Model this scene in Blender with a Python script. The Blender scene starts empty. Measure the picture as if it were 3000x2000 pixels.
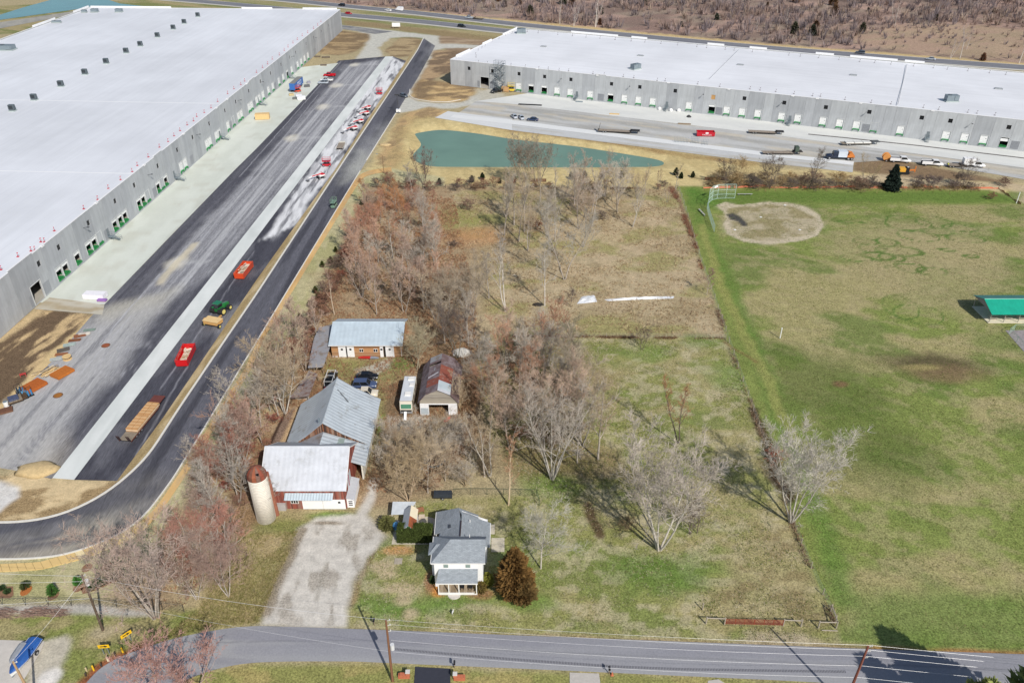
import bpy, bmesh, math, random
import numpy as np
from mathutils import Vector, Matrix
from mathutils.geometry import tessellate_polygon

SC = bpy.context.scene
COL = SC.collection
R = math.radians
# ------------------------------------------------------------------ camera (drone, 95 m up, 28 mm equivalent)
FPX, CAMH, PITCH = 2333.0,95.0, R(32.2)
SP, CP = math.sin(PITCH), math.cos(PITCH)
cam_data = bpy.data.cameras.new('camera'); cam = bpy.data.objects.new('camera', cam_data)
COL.objects.link(cam); SC.camera = cam
cam.location = (0,0, CAMH); cam.rotation_euler = (R(90) - PITCH, 0,0)
cam_data.sensor_width = 36.0; cam_data.lens = 36.0 * FPX / 3000.0
cam_data.clip_start = 1.0; cam_data.clip_end = 6000.0
# ------------------------------------------------------------------ sky, sun, exposure
SUN_EL, SUN_AZ = R(41), math.atan2(0.485,-0.875)      # azimuth from +Y towards +X
world = bpy.data.worlds.new('World'); SC.world = world; world.use_nodes = True
wn = world.node_tree
sky = wn.nodes.new('ShaderNodeTexSky'); sky.sky_type = 'NISHITA'; sky.sun_disc = False
sky.sun_elevation = SUN_EL; sky.sun_rotation = SUN_AZ; sky.altitude = 200; sky.dust_density = 1.2
bg = wn.nodes['Background']; bg.inputs['Strength'].default_value = 0.085
wn.links.new(sky.outputs[0], bg.inputs['Color'])
sun_d = bpy.data.lights.new('sun', 'SUN'); sun_o = bpy.data.objects.new('sun', sun_d); COL.objects.link(sun_o)
sun_d.energy = 3.6; sun_d.angle = R(0.53); sun_d.color = (1.0,0.955,0.89)
SUNV = Vector((math.sin(SUN_AZ) * math.cos(SUN_EL), math.cos(SUN_AZ) * math.cos(SUN_EL), math.sin(SUN_EL)))
sun_o.rotation_euler = SUNV.to_track_quat('Z', 'Y').to_euler()
SC.view_settings.view_transform = 'Standard'; SC.view_settings.look = 'None'
SC.view_settings.exposure = 0.07; SC.view_settings.gamma = 1.0
SC.render.engine = 'CYCLES'
SC.cycles.use_denoising = True
SC.cycles.max_bounces = 5; SC.cycles.diffuse_bounces = 3; SC.cycles.glossy_bounces = 2
SC.cycles.transmission_bounces = 2; SC.cycles.transparent_max_bounces = 6

# ------------------------------------------------------------------ survey helpers
def g(px, py, z=0.0):
  """ground position (metres) of a point read off the photograph at height z"""
  u = (px - 1500) / FPX; v = (py - 1000) / FPX
  t = (CAMH - z) / (SP + v * CP)
  return (u * t, t * (CP - v * SP), z)
def gx(px, py, z=0.0):
  p = g(px, py, z); return (p[0], p[1])
def GP(pts, z=0.0): return [gx(a, b, z) for a, b in pts]
def lin1(c):
  c = c / 255.0
  return c / 12.92 if c <= 0.04045 else ((c + 0.055) / 1.055) ** 2.4
KLIT = 0.97
def A(r, gg, b): return tuple(min(0.9, lin1(c) / KLIT) for c in (r, gg, b))

# ------------------------------------------------------------------ numpy value noise
def vn(x, y, sc, seed=0):
  x = np.asarray(x, float) / sc + seed * 17.31; y = np.asarray(y, float) / sc + seed * 9.77
  xi = np.floor(x).astype(np.int64); yi = np.floor(y).astype(np.int64)
  fx = x - xi; fy = y - yi; fx = fx * fx * (3 - 2 * fx); fy = fy * fy * (3 - 2 * fy)
  def h(a, b):
    n = (a * 374761393 + b * 668265263 + seed * 1442695041) & 0x7fffffff
    n = ((n ^ (n >> 13)) * 1274126177) & 0x7fffffff
    return ((n ^ (n >> 16)) & 0xffff) / 65535.0
  return (h(xi, yi) * (1 - fx) + h(xi + 1, yi) * fx) * (1 - fy) + (h(xi, yi + 1) * (1 - fx) + h(xi + 1, yi + 1) * fx) * fy
def fbm(x, y, sc, seed=0, o=4):
  s = 0; a = 0.5
  for i in range(o):
    s = s + a * vn(x, y, sc / 2 ** i, seed + i); a *= 0.5
  return s / (1 - 0.5 ** o)
def sstep(a, b, x):
  t = np.clip((x - a) / (b - a),0,1); return t * t * (3 - 2 * t)
def sd_poly(x, y, P):
  """signed distance to polygon, negative inside"""
  P = np.array(P); d = np.full(x.shape, 1e18); s = np.ones(x.shape)
  n = len(P); j = n - 1
  for i in range(n):
    ex, ey = P[j] - P[i]; wx = x - P[i, 0]; wy = y - P[i, 1]
    t = np.clip((wx * ex + wy * ey) / (ex * ex + ey * ey + 1e-12),0,1)
    bx = wx - ex * t; by = wy - ey * t
    d = np.minimum(d, bx * bx + by * by)
    c1 = y >= P[i, 1]; c2 = y < P[j, 1]; c3 = ex * wy > ey * wx
    s = np.where((c1 & c2 & c3) | (~c1 & ~c2 & ~c3),-s, s)
    j = i
  return s * np.sqrt(d)
def sd_line(x, y, P):
  d = np.full(x.shape, 1e18)
  for a, b in zip(P[:-1], P[1:]):
    ex, ey = b[0] - a[0], b[1] - a[1]; wx = x - a[0]; wy = y - a[1]
    t = np.clip((wx * ex + wy * ey) / (ex * ex + ey * ey + 1e-12),0,1)
    d = np.minimum(d, (wx - ex * t) ** 2 + (wy - ey * t) ** 2)
  return np.sqrt(d)
def paint(x, y, ops, base):
  """surface colour (albedo) of a sheet from a list of soil, grass, stain and wear patches"""
  c = np.empty((x.size, 3)); c[:] = base
  W6 = ((fbm(x, y, 6,3) - .5) * 2,(fbm(x, y, 6,8) - .5) * 2); W3 = ((fbm(x, y, 3,5) - .5) * 2,(fbm(x, y, 3,11) - .5) * 2)
  for op in ops:
    k = op[0]
    if k in ('poly', 'line') or (k == 'patch' and op[1] is not None):
      P = np.array(op[1]); mg = {'poly': lambda: op[3] + op[4], 'line': lambda: op[2] + op[4] + op[5], 'patch': lambda: 2}[k]() + 1
      lo = P.min(0) - mg; hi = P.max(0) + mg
    elif k in ('ell', 'ring'):
      P = np.array(op[1]); mg = max(op[2], op[3]) * 2.2 + 2; lo = P - mg; hi = P + mg
    else: lo = hi = None
    I = slice(None) if lo is None else np.nonzero((x > lo[0]) & (x < hi[0]) & (y > lo[1]) & (y < hi[1]))[0]
    X = x[I]; Y = y[I]
    if X.size == 0: continue
    if k == 'poly':       # pts, colour, soft, warp, strength
      _, pts, col, soft, warp, st = op
      m = (1 - sstep(-soft, soft, sd_poly(X + W6[0][I] * warp, Y + W6[1][I] * warp, pts))) * st
    elif k == 'line':     # pts, width, colour, soft, warp, strength
      _, pts, w, col, soft, warp, st = op
      m = (1 - sstep(w - soft, w + soft, sd_line(X + W3[0][I] * warp, Y + W3[1][I] * warp, pts))) * st
    elif k == 'ell':      # centre, rx, ry, rot, colour, soft(0..1), strength
      _, cc, rx, ry, rot, col, soft, st = op
      q = min(rx, ry) * .5; wx = X - cc[0] + W3[0][I] * q; wy = Y - cc[1] + W3[1][I] * q
      u = (wx * math.cos(rot) + wy * math.sin(rot)) / rx; v = (-wx * math.sin(rot) + wy * math.cos(rot)) / ry
      m = (1 - sstep(1 - soft, 1 + soft, np.sqrt(u * u + v * v))) * st
    elif k == 'ring':     # centre, rx, ry, rot, width(m), colour, strength
      _, cc, rx, ry, rot, w, col, st = op
      wx = X - cc[0] + W3[0][I] * .8; wy = Y - cc[1] + W3[1][I] * .8
      u = (wx * math.cos(rot) + wy * math.sin(rot)) / rx; v = (-wx * math.sin(rot) + wy * math.cos(rot)) / ry
      d = np.abs(np.sqrt(u * u + v * v) - 1) * min(rx, ry)
      m = (1 - sstep(w * .5, w * 1.3, d)) * st * (.45 + .55 * sstep(.35,.6, vn(X, Y, 4,21)))
    elif k == 'patch':    # pts|None, colour, (sx, sy, ang), thr, soft, strength, seed
      _, pts, col, (sx, sy, ang), thr, soft, st, seed = op
      u = (X * math.cos(ang) + Y * math.sin(ang)) / sx; v = (-X * math.sin(ang) + Y * math.cos(ang)) / sy
      m = sstep(thr - soft, thr + soft, fbm(u, v, 1.0, seed, 5)) * st
      if pts is not None: m = m * (1 - sstep(-2.0,2.0, sd_poly(X, Y, pts)))
    c[I] = c[I] * (1 - m[:, None]) + np.array(col) * m[:, None]
  return c

# ------------------------------------------------------------------ materials
MATS = {}
def new_mat(name):
  m = bpy.data.materials.new(name); m.use_nodes = True
  nt = m.node_tree; b = nt.nodes['Principled BSDF']; return m, nt, b
def noise(nt, scale, detail=4, rough=.6, vec=None, dist=0):
  n = nt.nodes.new('ShaderNodeTexNoise'); n.inputs['Scale'].default_value = scale
  n.inputs['Detail'].default_value = detail; n.inputs['Roughness'].default_value = rough; n.inputs['Distortion'].default_value = dist
  if vec: nt.links.new(vec, n.inputs['Vector'])
  return n
def ramp(nt, fac, stops):
  r = nt.nodes.new('ShaderNodeValToRGB'); e = r.color_ramp.elements
  while len(e) < len(stops): e.new(0.5)
  for el, (p, c) in zip(e, stops): el.position = p; el.color = (*c, 1) if len(c) == 3 else c
  nt.links.new(fac, r.inputs[0]); return r
def mixc(nt, a, b, fac, mode='MIX'):
  m = nt.nodes.new('ShaderNodeMix'); m.data_type = 'RGBA'; m.blend_type = mode
  for s, v in ((0, fac),(6, a),(7, b)):
    if isinstance(v, (int, float)): m.inputs[s].default_value = v
    elif isinstance(v, tuple): m.inputs[s].default_value = (*v, 1) if len(v) == 3 else v
    else: nt.links.new(v, m.inputs[s])
  return m.outputs[2]
def objco(nt, scale=(1,1,1), rot=(0,0,0)):
  t = nt.nodes.new('ShaderNodeTexCoord'); mp = nt.nodes.new('ShaderNodeMapping')
  mp.inputs['Scale'].default_value = scale; mp.inputs['Rotation'].default_value = rot
  nt.links.new(t.outputs['Object'], mp.inputs['Vector']); return mp.outputs[0]
def bump(nt, h, st, dist, b):
  n = nt.nodes.new('ShaderNodeBump'); n.inputs['Strength'].default_value = st; n.inputs['Distance'].default_value = dist
  nt.links.new(h, n.inputs['Height']); nt.links.new(n.outputs[0], b.inputs['Normal'])
def M(name, col, rough=.7, metal=0.0, amp=.12, scale=1.5, coat=0.0, bmp=0.0, spec=.4):
  """plain worn material: base colour broken up by two octaves of noise"""
  if name in MATS: return MATS[name]
  m, nt, b = new_mat(name); vec = objco(nt)
  n = noise(nt, scale, 5,.65, vec)
  lo = tuple(c * (1 - amp) for c in col); hi = tuple(min(1, c * (1 + amp)) for c in col)
  r = ramp(nt, n.outputs[0], [(.28, lo),(.72, hi)])
  nt.links.new(r.outputs[0], b.inputs['Base Color'])
  b.inputs['Roughness'].default_value = rough; b.inputs['Metallic'].default_value = metal
  b.inputs['Coat Weight'].default_value = coat; b.inputs['Specular IOR Level'].default_value = spec
  if bmp: bump(nt, n.outputs[0], .5, bmp, b)
  MATS[name] = m; return m
def M_striped(name, cols, axis, period, rough=.8, along=.25, amp=.5, seed=0.0, bmp=.02):
  """weathered boards: random tone for every board across `axis`, grain along the other way"""
  if name in MATS: return MATS[name]
  m, nt, b = new_mat(name)
  sc = [.08,.08,.08]; sc[axis] = 1.0 / period
  if axis != 2: sc[2] = along
  else: sc[0] = sc[1] = along
  vec = objco(nt, tuple(sc)); w = nt.nodes.new('ShaderNodeTexWhiteNoise'); w.noise_dimensions = '1D'
  sep = nt.nodes.new('ShaderNodeSeparateXYZ'); nt.links.new(vec, sep.inputs[0])
  fl = nt.nodes.new('ShaderNodeMath'); fl.operation = 'FLOOR'; nt.links.new(sep.outputs[axis], fl.inputs[0])
  ad = nt.nodes.new('ShaderNodeMath'); ad.operation = 'ADD'; ad.inputs[1].default_value = seed; nt.links.new(fl.outputs[0], ad.inputs[0])
  nt.links.new(ad.outputs[0], w.inputs['W'])
  gr = noise(nt, 2.0,5,.7, vec)
  av = nt.nodes.new('ShaderNodeMix'); av.data_type = 'FLOAT'; av.inputs[0].default_value = amp
  nt.links.new(w.outputs['Value'], av.inputs[2]); nt.links.new(gr.outputs[0], av.inputs[3])
  k = len(cols); r = ramp(nt, av.outputs[0], [(.2 + .6 * i / (k - 1), c) for i, c in enumerate(cols)])
  nt.links.new(r.outputs[0], b.inputs['Base Color']); b.inputs['Roughness'].default_value = rough
  bump(nt, av.outputs[0], .5, bmp, b)
  MATS[name] = m; return m
def M_attr(name, rough=.9, speck=.35, s1=3.0, s2=.35, aniso=None, bmp=.05, spec=.2, fine=(.55,1.0), hue=None):
  """sheet material: painted albedo attribute times several scales of speckle"""
  if name in MATS: return MATS[name]
  m, nt, b = new_mat(name)
  at = nt.nodes.new('ShaderNodeVertexColor'); at.layer_name = 'Col'
  vec = objco(nt, aniso[0], aniso[1]) if aniso else objco(nt)
  n1 = noise(nt, s1,6,.75, vec); n2 = noise(nt, s2,5,.6, vec)
  r1 = ramp(nt, n1.outputs[0], [(.34,(1 - speck,) * 3),(.66,(1 + speck,) * 3)])
  r2 = ramp(nt, n2.outputs[0], [(.3,(1 - speck * .28,) * 3),(.7,(1 + speck * .28,) * 3)])
  bw = nt.nodes.new('ShaderNodeRGBToBW'); nt.links.new(at.outputs[0], bw.inputs[0]); k = ramp(nt, bw.outputs[0], [(.3,(1,1,1)),(.52,(.3,.3,.3))])   # pale gravel and concrete are smoother than turf
  c = mixc(nt, at.outputs[0], r1.outputs[0], k.outputs[0], 'MULTIPLY')
  c = mixc(nt, c, r2.outputs[0], 1.0, 'MULTIPLY')
  if hue:
    n3 = noise(nt, hue[1], 5,.7, vec); r3 = ramp(nt, n3.outputs[0], [(.42,(0,0,0)),(.68,(1,1,1))])
    f = nt.nodes.new('ShaderNodeMath'); f.operation = 'MULTIPLY'; f.inputs[1].default_value = hue[2]
    nt.links.new(r3.outputs[0], f.inputs[0]); c = mixc(nt, c, hue[0], f.outputs[0])
  nt.links.new(c, b.inputs['Base Color']); b.inputs['Roughness'].default_value = rough
  b.inputs['Specular IOR Level'].default_value = spec
  if bmp: bump(nt, n1.outputs[0], .6, bmp, b)
  MATS[name] = m; return m
def M_tint(name, rough=.85, amp=.3, scale=2.0, spec=.2):
  """bark, twigs and needles: colour comes from the object's own colour"""
  if name in MATS: return MATS[name]
  m, nt, b = new_mat(name); oi = nt.nodes.new('ShaderNodeObjectInfo'); vec = objco(nt)
  n = noise(nt, scale, 4,.7, vec); r = ramp(nt, n.outputs[0], [(.3,(1 - amp,) * 3),(.7,(1 + amp,) * 3)])
  c = mixc(nt, oi.outputs['Color'], r.outputs[0], 1.0, 'MULTIPLY')
  nt.links.new(c, b.inputs['Base Color']); b.inputs['Roughness'].default_value = rough
  b.inputs['Specular IOR Level'].default_value = spec
  MATS[name] = m; return m

# ------------------------------------------------------------------ mesh builder
class MB:
  def __init__(s): s.v = []; s.f = []
  def add(s, vs, fs):
    o = len(s.v); s.v.extend(tuple(p) for p in vs); s.f.extend(tuple(i + o for i in q) for q in fs); return s
  def box(s, x0, x1, y0, y1, z0, z1):
    return s.add([(x0, y0, z0),(x1, y0, z0),(x1, y1, z0),(x0, y1, z0),(x0, y0, z1),(x1, y0, z1),(x1, y1, z1),(x0, y1, z1)],
          [(0,3,2,1),(4,5,6,7),(0,1,5,4),(1,2,6,5),(2,3,7,6),(3,0,4,7)])
  def quad(s, *p): return s.add(p, [tuple(range(len(p)))])
  def tube(s, p0, p1, r0, r1=None, n=8, cap=True):
    r1 = r0 if r1 is None else r1; p0 = Vector(p0); p1 = Vector(p1); d = (p1 - p0)
    if d.length < 1e-6: return s
    d.normalize(); a = Vector((0,0,1)) if abs(d.z) < .9 else Vector((1,0,0)); u = d.cross(a).normalized(); w = d.cross(u)
    vs = [p0 + (u * math.cos(2 * math.pi * i / n) + w * math.sin(2 * math.pi * i / n)) * r0 for i in range(n)]
    vs += [p1 + (u * math.cos(2 * math.pi * i / n) + w * math.sin(2 * math.pi * i / n)) * r1 for i in range(n)]
    fs = [(i, n + i, n + (i + 1) % n, (i + 1) % n) for i in range(n)]
    if cap: fs += [tuple(range(n)), tuple(range(2 * n - 1, n - 1,-1))]
    return s.add(vs, fs)
  def bar(s, p0, p1, w, h):
    """square section bar"""
    p0 = Vector(p0); p1 = Vector(p1); d = (p1 - p0).normalized()
    a = Vector((0,0,1)) if abs(d.z) < .95 else Vector((0,1,0)); u = d.cross(a).normalized() * w / 2; v = u.cross(d).normalized() * h / 2
    vs = [p + q for p in (p0, p1) for q in (-u - v, u - v, u + v, -u + v)]
    return s.add(vs, [(0,3,2,1),(4,5,6,7),(0,1,5,4),(1,2,6,5),(2,3,7,6),(3,0,4,7)])
  def loft(s, rings, cap=True):
    n = len(rings[0]); vs = [p for r in rings for p in r]; fs = []
    for k in range(len(rings) - 1):
      for i in range(n):
        fs.append((k * n + i, k * n + (i + 1) % n, (k + 1) * n + (i + 1) % n, (k + 1) * n + i))
    if cap: fs += [tuple(range(n - 1,-1,-1)), tuple(range((len(rings) - 1) * n, len(rings) * n))]
    return s.add(vs, fs)
  def prism(s, pts, axis, a, b):
    """polygon in the plane across `axis`, extruded from a to b"""
    def mk(p, t): q = list(p); q.insert(axis, t); return tuple(q)
    return s.loft([[mk(p, a) for p in pts], [mk(p, b) for p in pts]])
  def slab(s, quad, th):
    """thick plate from 4 corner points, thickness downwards along the normal"""
    q = [Vector(p) for p in quad]; n = (q[1] - q[0]).cross(q[2] - q[0]).normalized()
    if n.z < 0: n = -n; q = q[::-1]
    vs = q + [p - n * th for p in q]; k = len(q)
    fs = [tuple(range(k)), tuple(range(2 * k - 1, k - 1,-1))] + [(i, k + i, k + (i + 1) % k, (i + 1) % k) for i in range(k)]
    return s.add(vs, fs)
  def corr(s, a, b, c, d, period, amp, th=.05):
    """corrugated roof sheet: a-b along the eave, d-c along the ridge; ribs run a->d"""
    a, b, c, d = map(Vector, (a, b, c, d)); n = max(2, int((b - a).length / period) * 2)
    nm = (b - a).cross(d - a).normalized();  nm = nm if nm.z > 0 else -nm
    vs = []
    for i in range(n + 1):
      t = i / n; o = nm * (amp if i % 2 else 0)
      vs += [a.lerp(b, t) + o, d.lerp(c, t) + o]
    fs = [(2 * i, 2 * i + 2,2 * i + 3,2 * i + 1) for i in range(n)]
    s.add(vs, fs)
    return s.slab([a - nm * .01, b - nm * .01, c - nm * .01, d - nm * .01], th)
  def mesh(s, name):
    me = bpy.data.meshes.new(name); me.from_pydata(s.v, [], s.f); me.update(); return me
  def fixn(s, me):
    bm = bmesh.new(); bm.from_mesh(me); bmesh.ops.recalc_face_normals(bm, faces=bm.faces[:]); bm.to_mesh(me); bm.free()
  def build(s, name, mat, parent=None, smooth=False, fix=True):
    me = s.mesh(name)
    if fix: s.fixn(me)
    return link(name, me, mat, parent, smooth)
def link(name, me, mat, parent=None, smooth=False):
  o = bpy.data.objects.new(name, me); COL.objects.link(o)
  if mat and not me.materials: me.materials.append(mat)
  if smooth: me.polygons.foreach_set('use_smooth', [True] * len(me.polygons))
  if parent: o.parent = parent
  return o
def tag(o, label, cat, group=None):
  o['label'] = label; o['category'] = cat
  if group: o['group'] = group
  return o
def struct(o, kind='structure', label=None):
  o['kind'] = kind
  if label: o['label'] = label
  return o
def thing(name, label, cat, loc=(0,0,0), rz=0.0, group=None):
  o = bpy.data.objects.new(name, None); COL.objects.link(o); o.empty_display_size = .5
  o.location = loc if len(loc) == 3 else (loc[0], loc[1], 0); o.rotation_euler = (0,0, rz)
  return tag(o, label, cat, group)
def sheet(name, pts, z, mat, parent=None):
  """flat sheet from a polygon outline"""
  vs = [Vector((p[0], p[1], z)) for p in pts]; tris = tessellate_polygon([vs])
  me = bpy.data.meshes.new(name); me.from_pydata(vs, [], [tuple(t) for t in tris]); me.update()
  if me.polygons and me.polygons[0].normal.z < 0: me.flip_normals()
  return link(name, me, mat, parent)
def resample(pts, n):
  P = np.array(pts, float); d = np.r_[0, np.cumsum(np.hypot(*np.diff(P, axis=0).T))]; t = np.linspace(0, d[-1], n)
  return np.c_[np.interp(t, d, P[:, 0]), np.interp(t, d, P[:, 1])]
def smooth_line(pts, n, it=3):
  P = resample(pts, n)
  for _ in range(it * 4):
    Q = P.copy(); Q[1:-1] = (P[:-2] + 2 * P[1:-1] + P[2:]) / 4; P = Q
  return P
def ribbon(name, ea, eb, z, mat, nc, ops=None, base=(.2,.2,.2), kind='structure', zf=None):
  """sheet between two edges with the same number of stations; painted albedo per vertex"""
  ea = np.array(ea); eb = np.array(eb); n = len(ea); t = np.linspace(0,1, nc)[None, :, None]
  P = (ea[:, None, :] * (1 - t) + eb[:, None, :] * t).reshape(-1,2)
  zz = np.full(len(P), z) if zf is None else zf(P[:, 0], P[:, 1]) + z
  idx = np.arange(n * nc).reshape(n, nc)
  q = np.stack([idx[:-1, :-1], idx[1:, :-1], idx[1:, 1:], idx[:-1,1:]], -1).reshape(-1,4)
  o = np_mesh(name, np.c_[P, zz], q, mat)
  if ops is not None: set_col(o.data, paint(P[:, 0], P[:, 1], ops, base))
  me = o.data
  if me.polygons[0].normal.z < 0: me.flip_normals()
  return struct(o, kind)
def np_mesh(name, V, Fq, mat, parent=None, smooth=False):
  me = bpy.data.meshes.new(name); V = np.asarray(V, np.float32); Fq = np.asarray(Fq, np.int32); k = Fq.shape[1]
  me.vertices.add(len(V)); me.vertices.foreach_set('co', V.ravel())
  me.loops.add(Fq.size); me.loops.foreach_set('vertex_index', Fq.ravel())
  me.polygons.add(len(Fq)); me.polygons.foreach_set('loop_start', np.arange(0, Fq.size, k, dtype=np.int32))
  me.update(calc_edges=True); return link(name, me, mat, parent, smooth)
def set_col(me, c):
  at = me.color_attributes.new('Col', 'FLOAT_COLOR', 'POINT')
  at.data.foreach_set('color', np.c_[c, np.ones(len(c))].astype(np.float32).ravel())
def copy_tree(o, parent=None):
  c = o.copy(); COL.objects.link(c); c.parent = parent
  for ch in o.children: copy_tree(ch, c)
  return c
# =================================================================== GROUND
POND = GP([(1217,392),(1286,379),(1400,392),(1500,409),(1691,430),(1830,452),(1915,466),(1957,474),(1946,488),(1700,490),(1500,489),(1246,488),(1212,470),(1207,452),(1228,438),(1244,424),(1226,408)], -1.0)
POND = POND + POND[:1]; POND = [tuple(q) for q in smooth_line(POND, 90,1)][:-1]
POND2 = GP([(-120,52),(0,44),(70,22),(150,0),(190,-14),(300,-6),(350,11),(430,20),(410,27),(270,20),(205,31),(100,45),(0,59),(-120,80)])
WH1_D = np.array([.0455,1.0]) / math.hypot(.0455,1); WH1_N = np.array([WH1_D[1], -WH1_D[0]])
def w1(t, off=0.0):       # point along the left warehouse's dock wall
  p = np.array([-114.9,160.0]) + WH1_D * (t - 160) + WH1_N * off; return (p[0], p[1])
W2_0 = np.array([-28.0,372.0]); W2_D = np.array([211.0,-92.6]); W2_D = W2_D / np.linalg.norm(W2_D); W2_N = np.array([W2_D[1], -W2_D[0]])
def w2(t, off=0.0):       # point along the right warehouse's dock wall (off > 0: out of the wall, towards the yard)
  p = W2_0 + W2_D * t + W2_N * off; return (p[0], p[1])
def zground(x, y):
  x = np.asarray(x, float); y = np.asarray(y, float)
  d = sd_poly(x, y, POND)
  z = -1.4 + 1.4 * sstep(-3.5,6.5, d)
  d2 = sd_line(x, y, GP([(2268,1390),(2285,1440),(2310,1490)]))
  return z - .5 * (1 - sstep(0,2.5, d2))

FENCE_E = GP([(1985,545),(2010,620),(2052,760),(2095,880),(2130,985),(2165,1085),(2206,1200),(2250,1330),(2300,1460),(2322,1530),(2365,1640),(2405,1730),(2452,1830)])
KERB_IN = GP([(1240,112),(1222,148),(1150,256),(1021,449),(750,860),(654,1000),(520,1198),(440,1322),(415,1352),(383,1382),(345,1416),(303,1446),(250,1476),(190,1502),(130,1518),(83,1525),(0,1529),(-160,1520)])
ROAD_OUT = GP([(1275,135),(1262,160),(1222,232),(1161,332),(1075,470),(1056,501),(756,997),(590,1271),(510,1400),(478,1444),(437,1498),(400,1533),(351,1566),(270,1602),(179,1629),(90,1638),(0,1640),(-180,1636)])
WALK_O = GP([(1148,503),(1100,508),(1066,518),(1045,545),(770,997),(733,1087),(640,1235),(560,1368),(472,1500),(437,1540),(370,1585),(245,1636),(118,1668),(0,1674),(-180,1672)])
WALK_I = GP([(1146,490),(1085,498),(1052,512),(1030,540),(755,1000),(715,1082),(622,1230),(543,1360),(455,1490),(420,1525),(355,1566),(235,1614),(112,1647),(0,1652),(-180,1650)])
PARK = FENCE_E + GP([(2475,1880),(3100,1918),(3500,1900),(3500,600),(3080,600),(2900,555),(2600,552),(2200,553)])
C_TAN = A(163,150,118); C_DRY = A(157,138,108); C_BRN = A(128,106,82); C_LAWN = A(112,126,68); C_GRN = A(98,124,58)
C_PARK = A(122,132,72); C_PTAN = A(152,141,103); C_STRAW = A(182,172,128); C_DIRT = A(138,118,92); C_DUST = A(190,187,178)
C_GRAV = A(194,189,180)
rnd = random.Random(5)
ops = []
def P_(px, col, soft=1.0, warp=1.5, st=1.0): ops.append(('poly', GP(px), col, soft, warp, st))
def L_(px, w, col, soft=.5, warp=.8, st=1.0): ops.append(('line', GP(px), w, col, soft, warp, st))
def E_(px, rx, ry, col, soft=.5, st=1.0, rot=0.0): ops.append(('ell', gx(*px), rx, ry, rot, col, soft, st))
def N_(px, col, sc, thr=.5, soft=.1, st=.8, seed=1): ops.append(('patch', GP(px) if px else None, col, sc, thr, soft, st, seed))
# far country beyond the highway
FAR = [(-900,-60),(600,-8),(870,0),(1500,62),(2250,134),(3000,190),(4200,260),(6000,-250),(1500,-420),(-2500,-420)]
P_(FAR, A(142,126,112),3,3)
N_(FAR, A(170,142,128),(26,14,.4),.5,.12,.8,3)
N_(FAR, A(120,100,92),(18,12,.4),.55,.12,.7,6)
FARTAN = [(2480,118),(2600,75),(2850,72),(3060,95),(3100,180),(2900,172),(2640,150)]
P_(FARTAN, A(166,146,118),8,6,.65)
N_(FARTAN, A(164,138,120),(22,9,.4),.52,.12,.8,31)
L_([(870,3),(1500,62),(2250,133),(3000,190),(3600,230)], 4, A(188,166,122),2,3)
# highway verges and construction ground up to the warehouses
HWV = [(-900,60),(500,-5),(870,6),(1500,72),(2250,147),(3000,205),(3600,245),(3600,300),(1540,130),(1470,170),(1330,150),(1010,84),(800,70),(0,100),(-900,300)]
P_(HWV, A(142,138,100),2,2)
N_(HWV, A(108,116,66),(30,8,-.43),.5,.12,.7,12); N_(HWV, A(168,150,116),(40,6,-.43),.55,.1,.7,14)
P_([(1010,60),(1100,68),(1320,92),(1500,118),(1480,145),(1330,132),(1290,108),(1150,85),(1010,76)], A(140,122,92),3,3,.9)
P_([(1285,105),(1500,128),(1420,168),(1330,165),(1284,130)], A(138,118,96),2,2); N_([(1285,105),(1500,128),(1400,150),(1284,130)], A(166,146,122),(14,3,.1),.52,.08,.8,4)
P_([(1268,148),(1340,150),(1420,160),(1330,205),(1260,240),(1228,232)], A(122,104,84),2,2); N_([(1268,148),(1340,150),(1420,160),(1330,205),(1260,240),(1228,232)], A(178,152,118),(10,5,.4),.52,.08,.8,5)
P_([(1225,232),(1330,243),(1400,255),(1378,290),(1330,300),(1262,297),(1205,288),(1200,262)], A(152,128,94),1.5,2); N_([(1225,232),(1330,243),(1400,255),(1378,290),(1330,300),(1262,297),(1205,288),(1200,262)], A(196,168,122),(8,4,.3),.5,.08,.85,8); N_([(1225,232),(1330,243),(1400,255),(1378,290),(1205,288)], A(120,102,80),(9,5,.1),.58,.08,.85,18)
# pale haul roads at the junction
HAUL = [(1000,74),(1120,86),(1230,100),(1285,106),(1290,128),(1400,132),(1420,140),(1300,142),(1270,150),(1225,235),(1205,262),(1200,284),(1225,296),(1300,303),(1350,300),(1400,275),(1440,258),(1470,262),(1420,300),(1330,318),(1250,316),(1180,330),(1130,330),(1170,256),(1238,132),(1242,112),(1200,108),(1140,112),(1108,140),(1120,165),(1040,180),(1060,150),(1080,106),(1050,92),(1000,84)]
P_(HAUL, A(184,182,172),1.5,1.5)
P_([(930,148),(998,90),(1085,100),(1080,118),(1045,150),(1000,162),(940,160)], A(124,106,82),1.5,2); N_([(930,148),(998,90),(1085,100),(1080,118),(1045,150),(1000,162),(940,160)], A(164,142,108),(12,5,0),.52,.08,.85,9)
P_([(1130,150),(1170,112),(1210,109),(1237,116),(1232,130),(1200,165),(1150,168)], A(130,112,86),1.5,2); N_([(1130,150),(1170,112),(1237,116),(1200,165),(1150,168)], A(170,150,116),(10,4,0),.5,.08,.85,10)
P_([(1400,262),(1470,275),(1500,320),(1400,300)], A(178,174,160),3,2)
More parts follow.
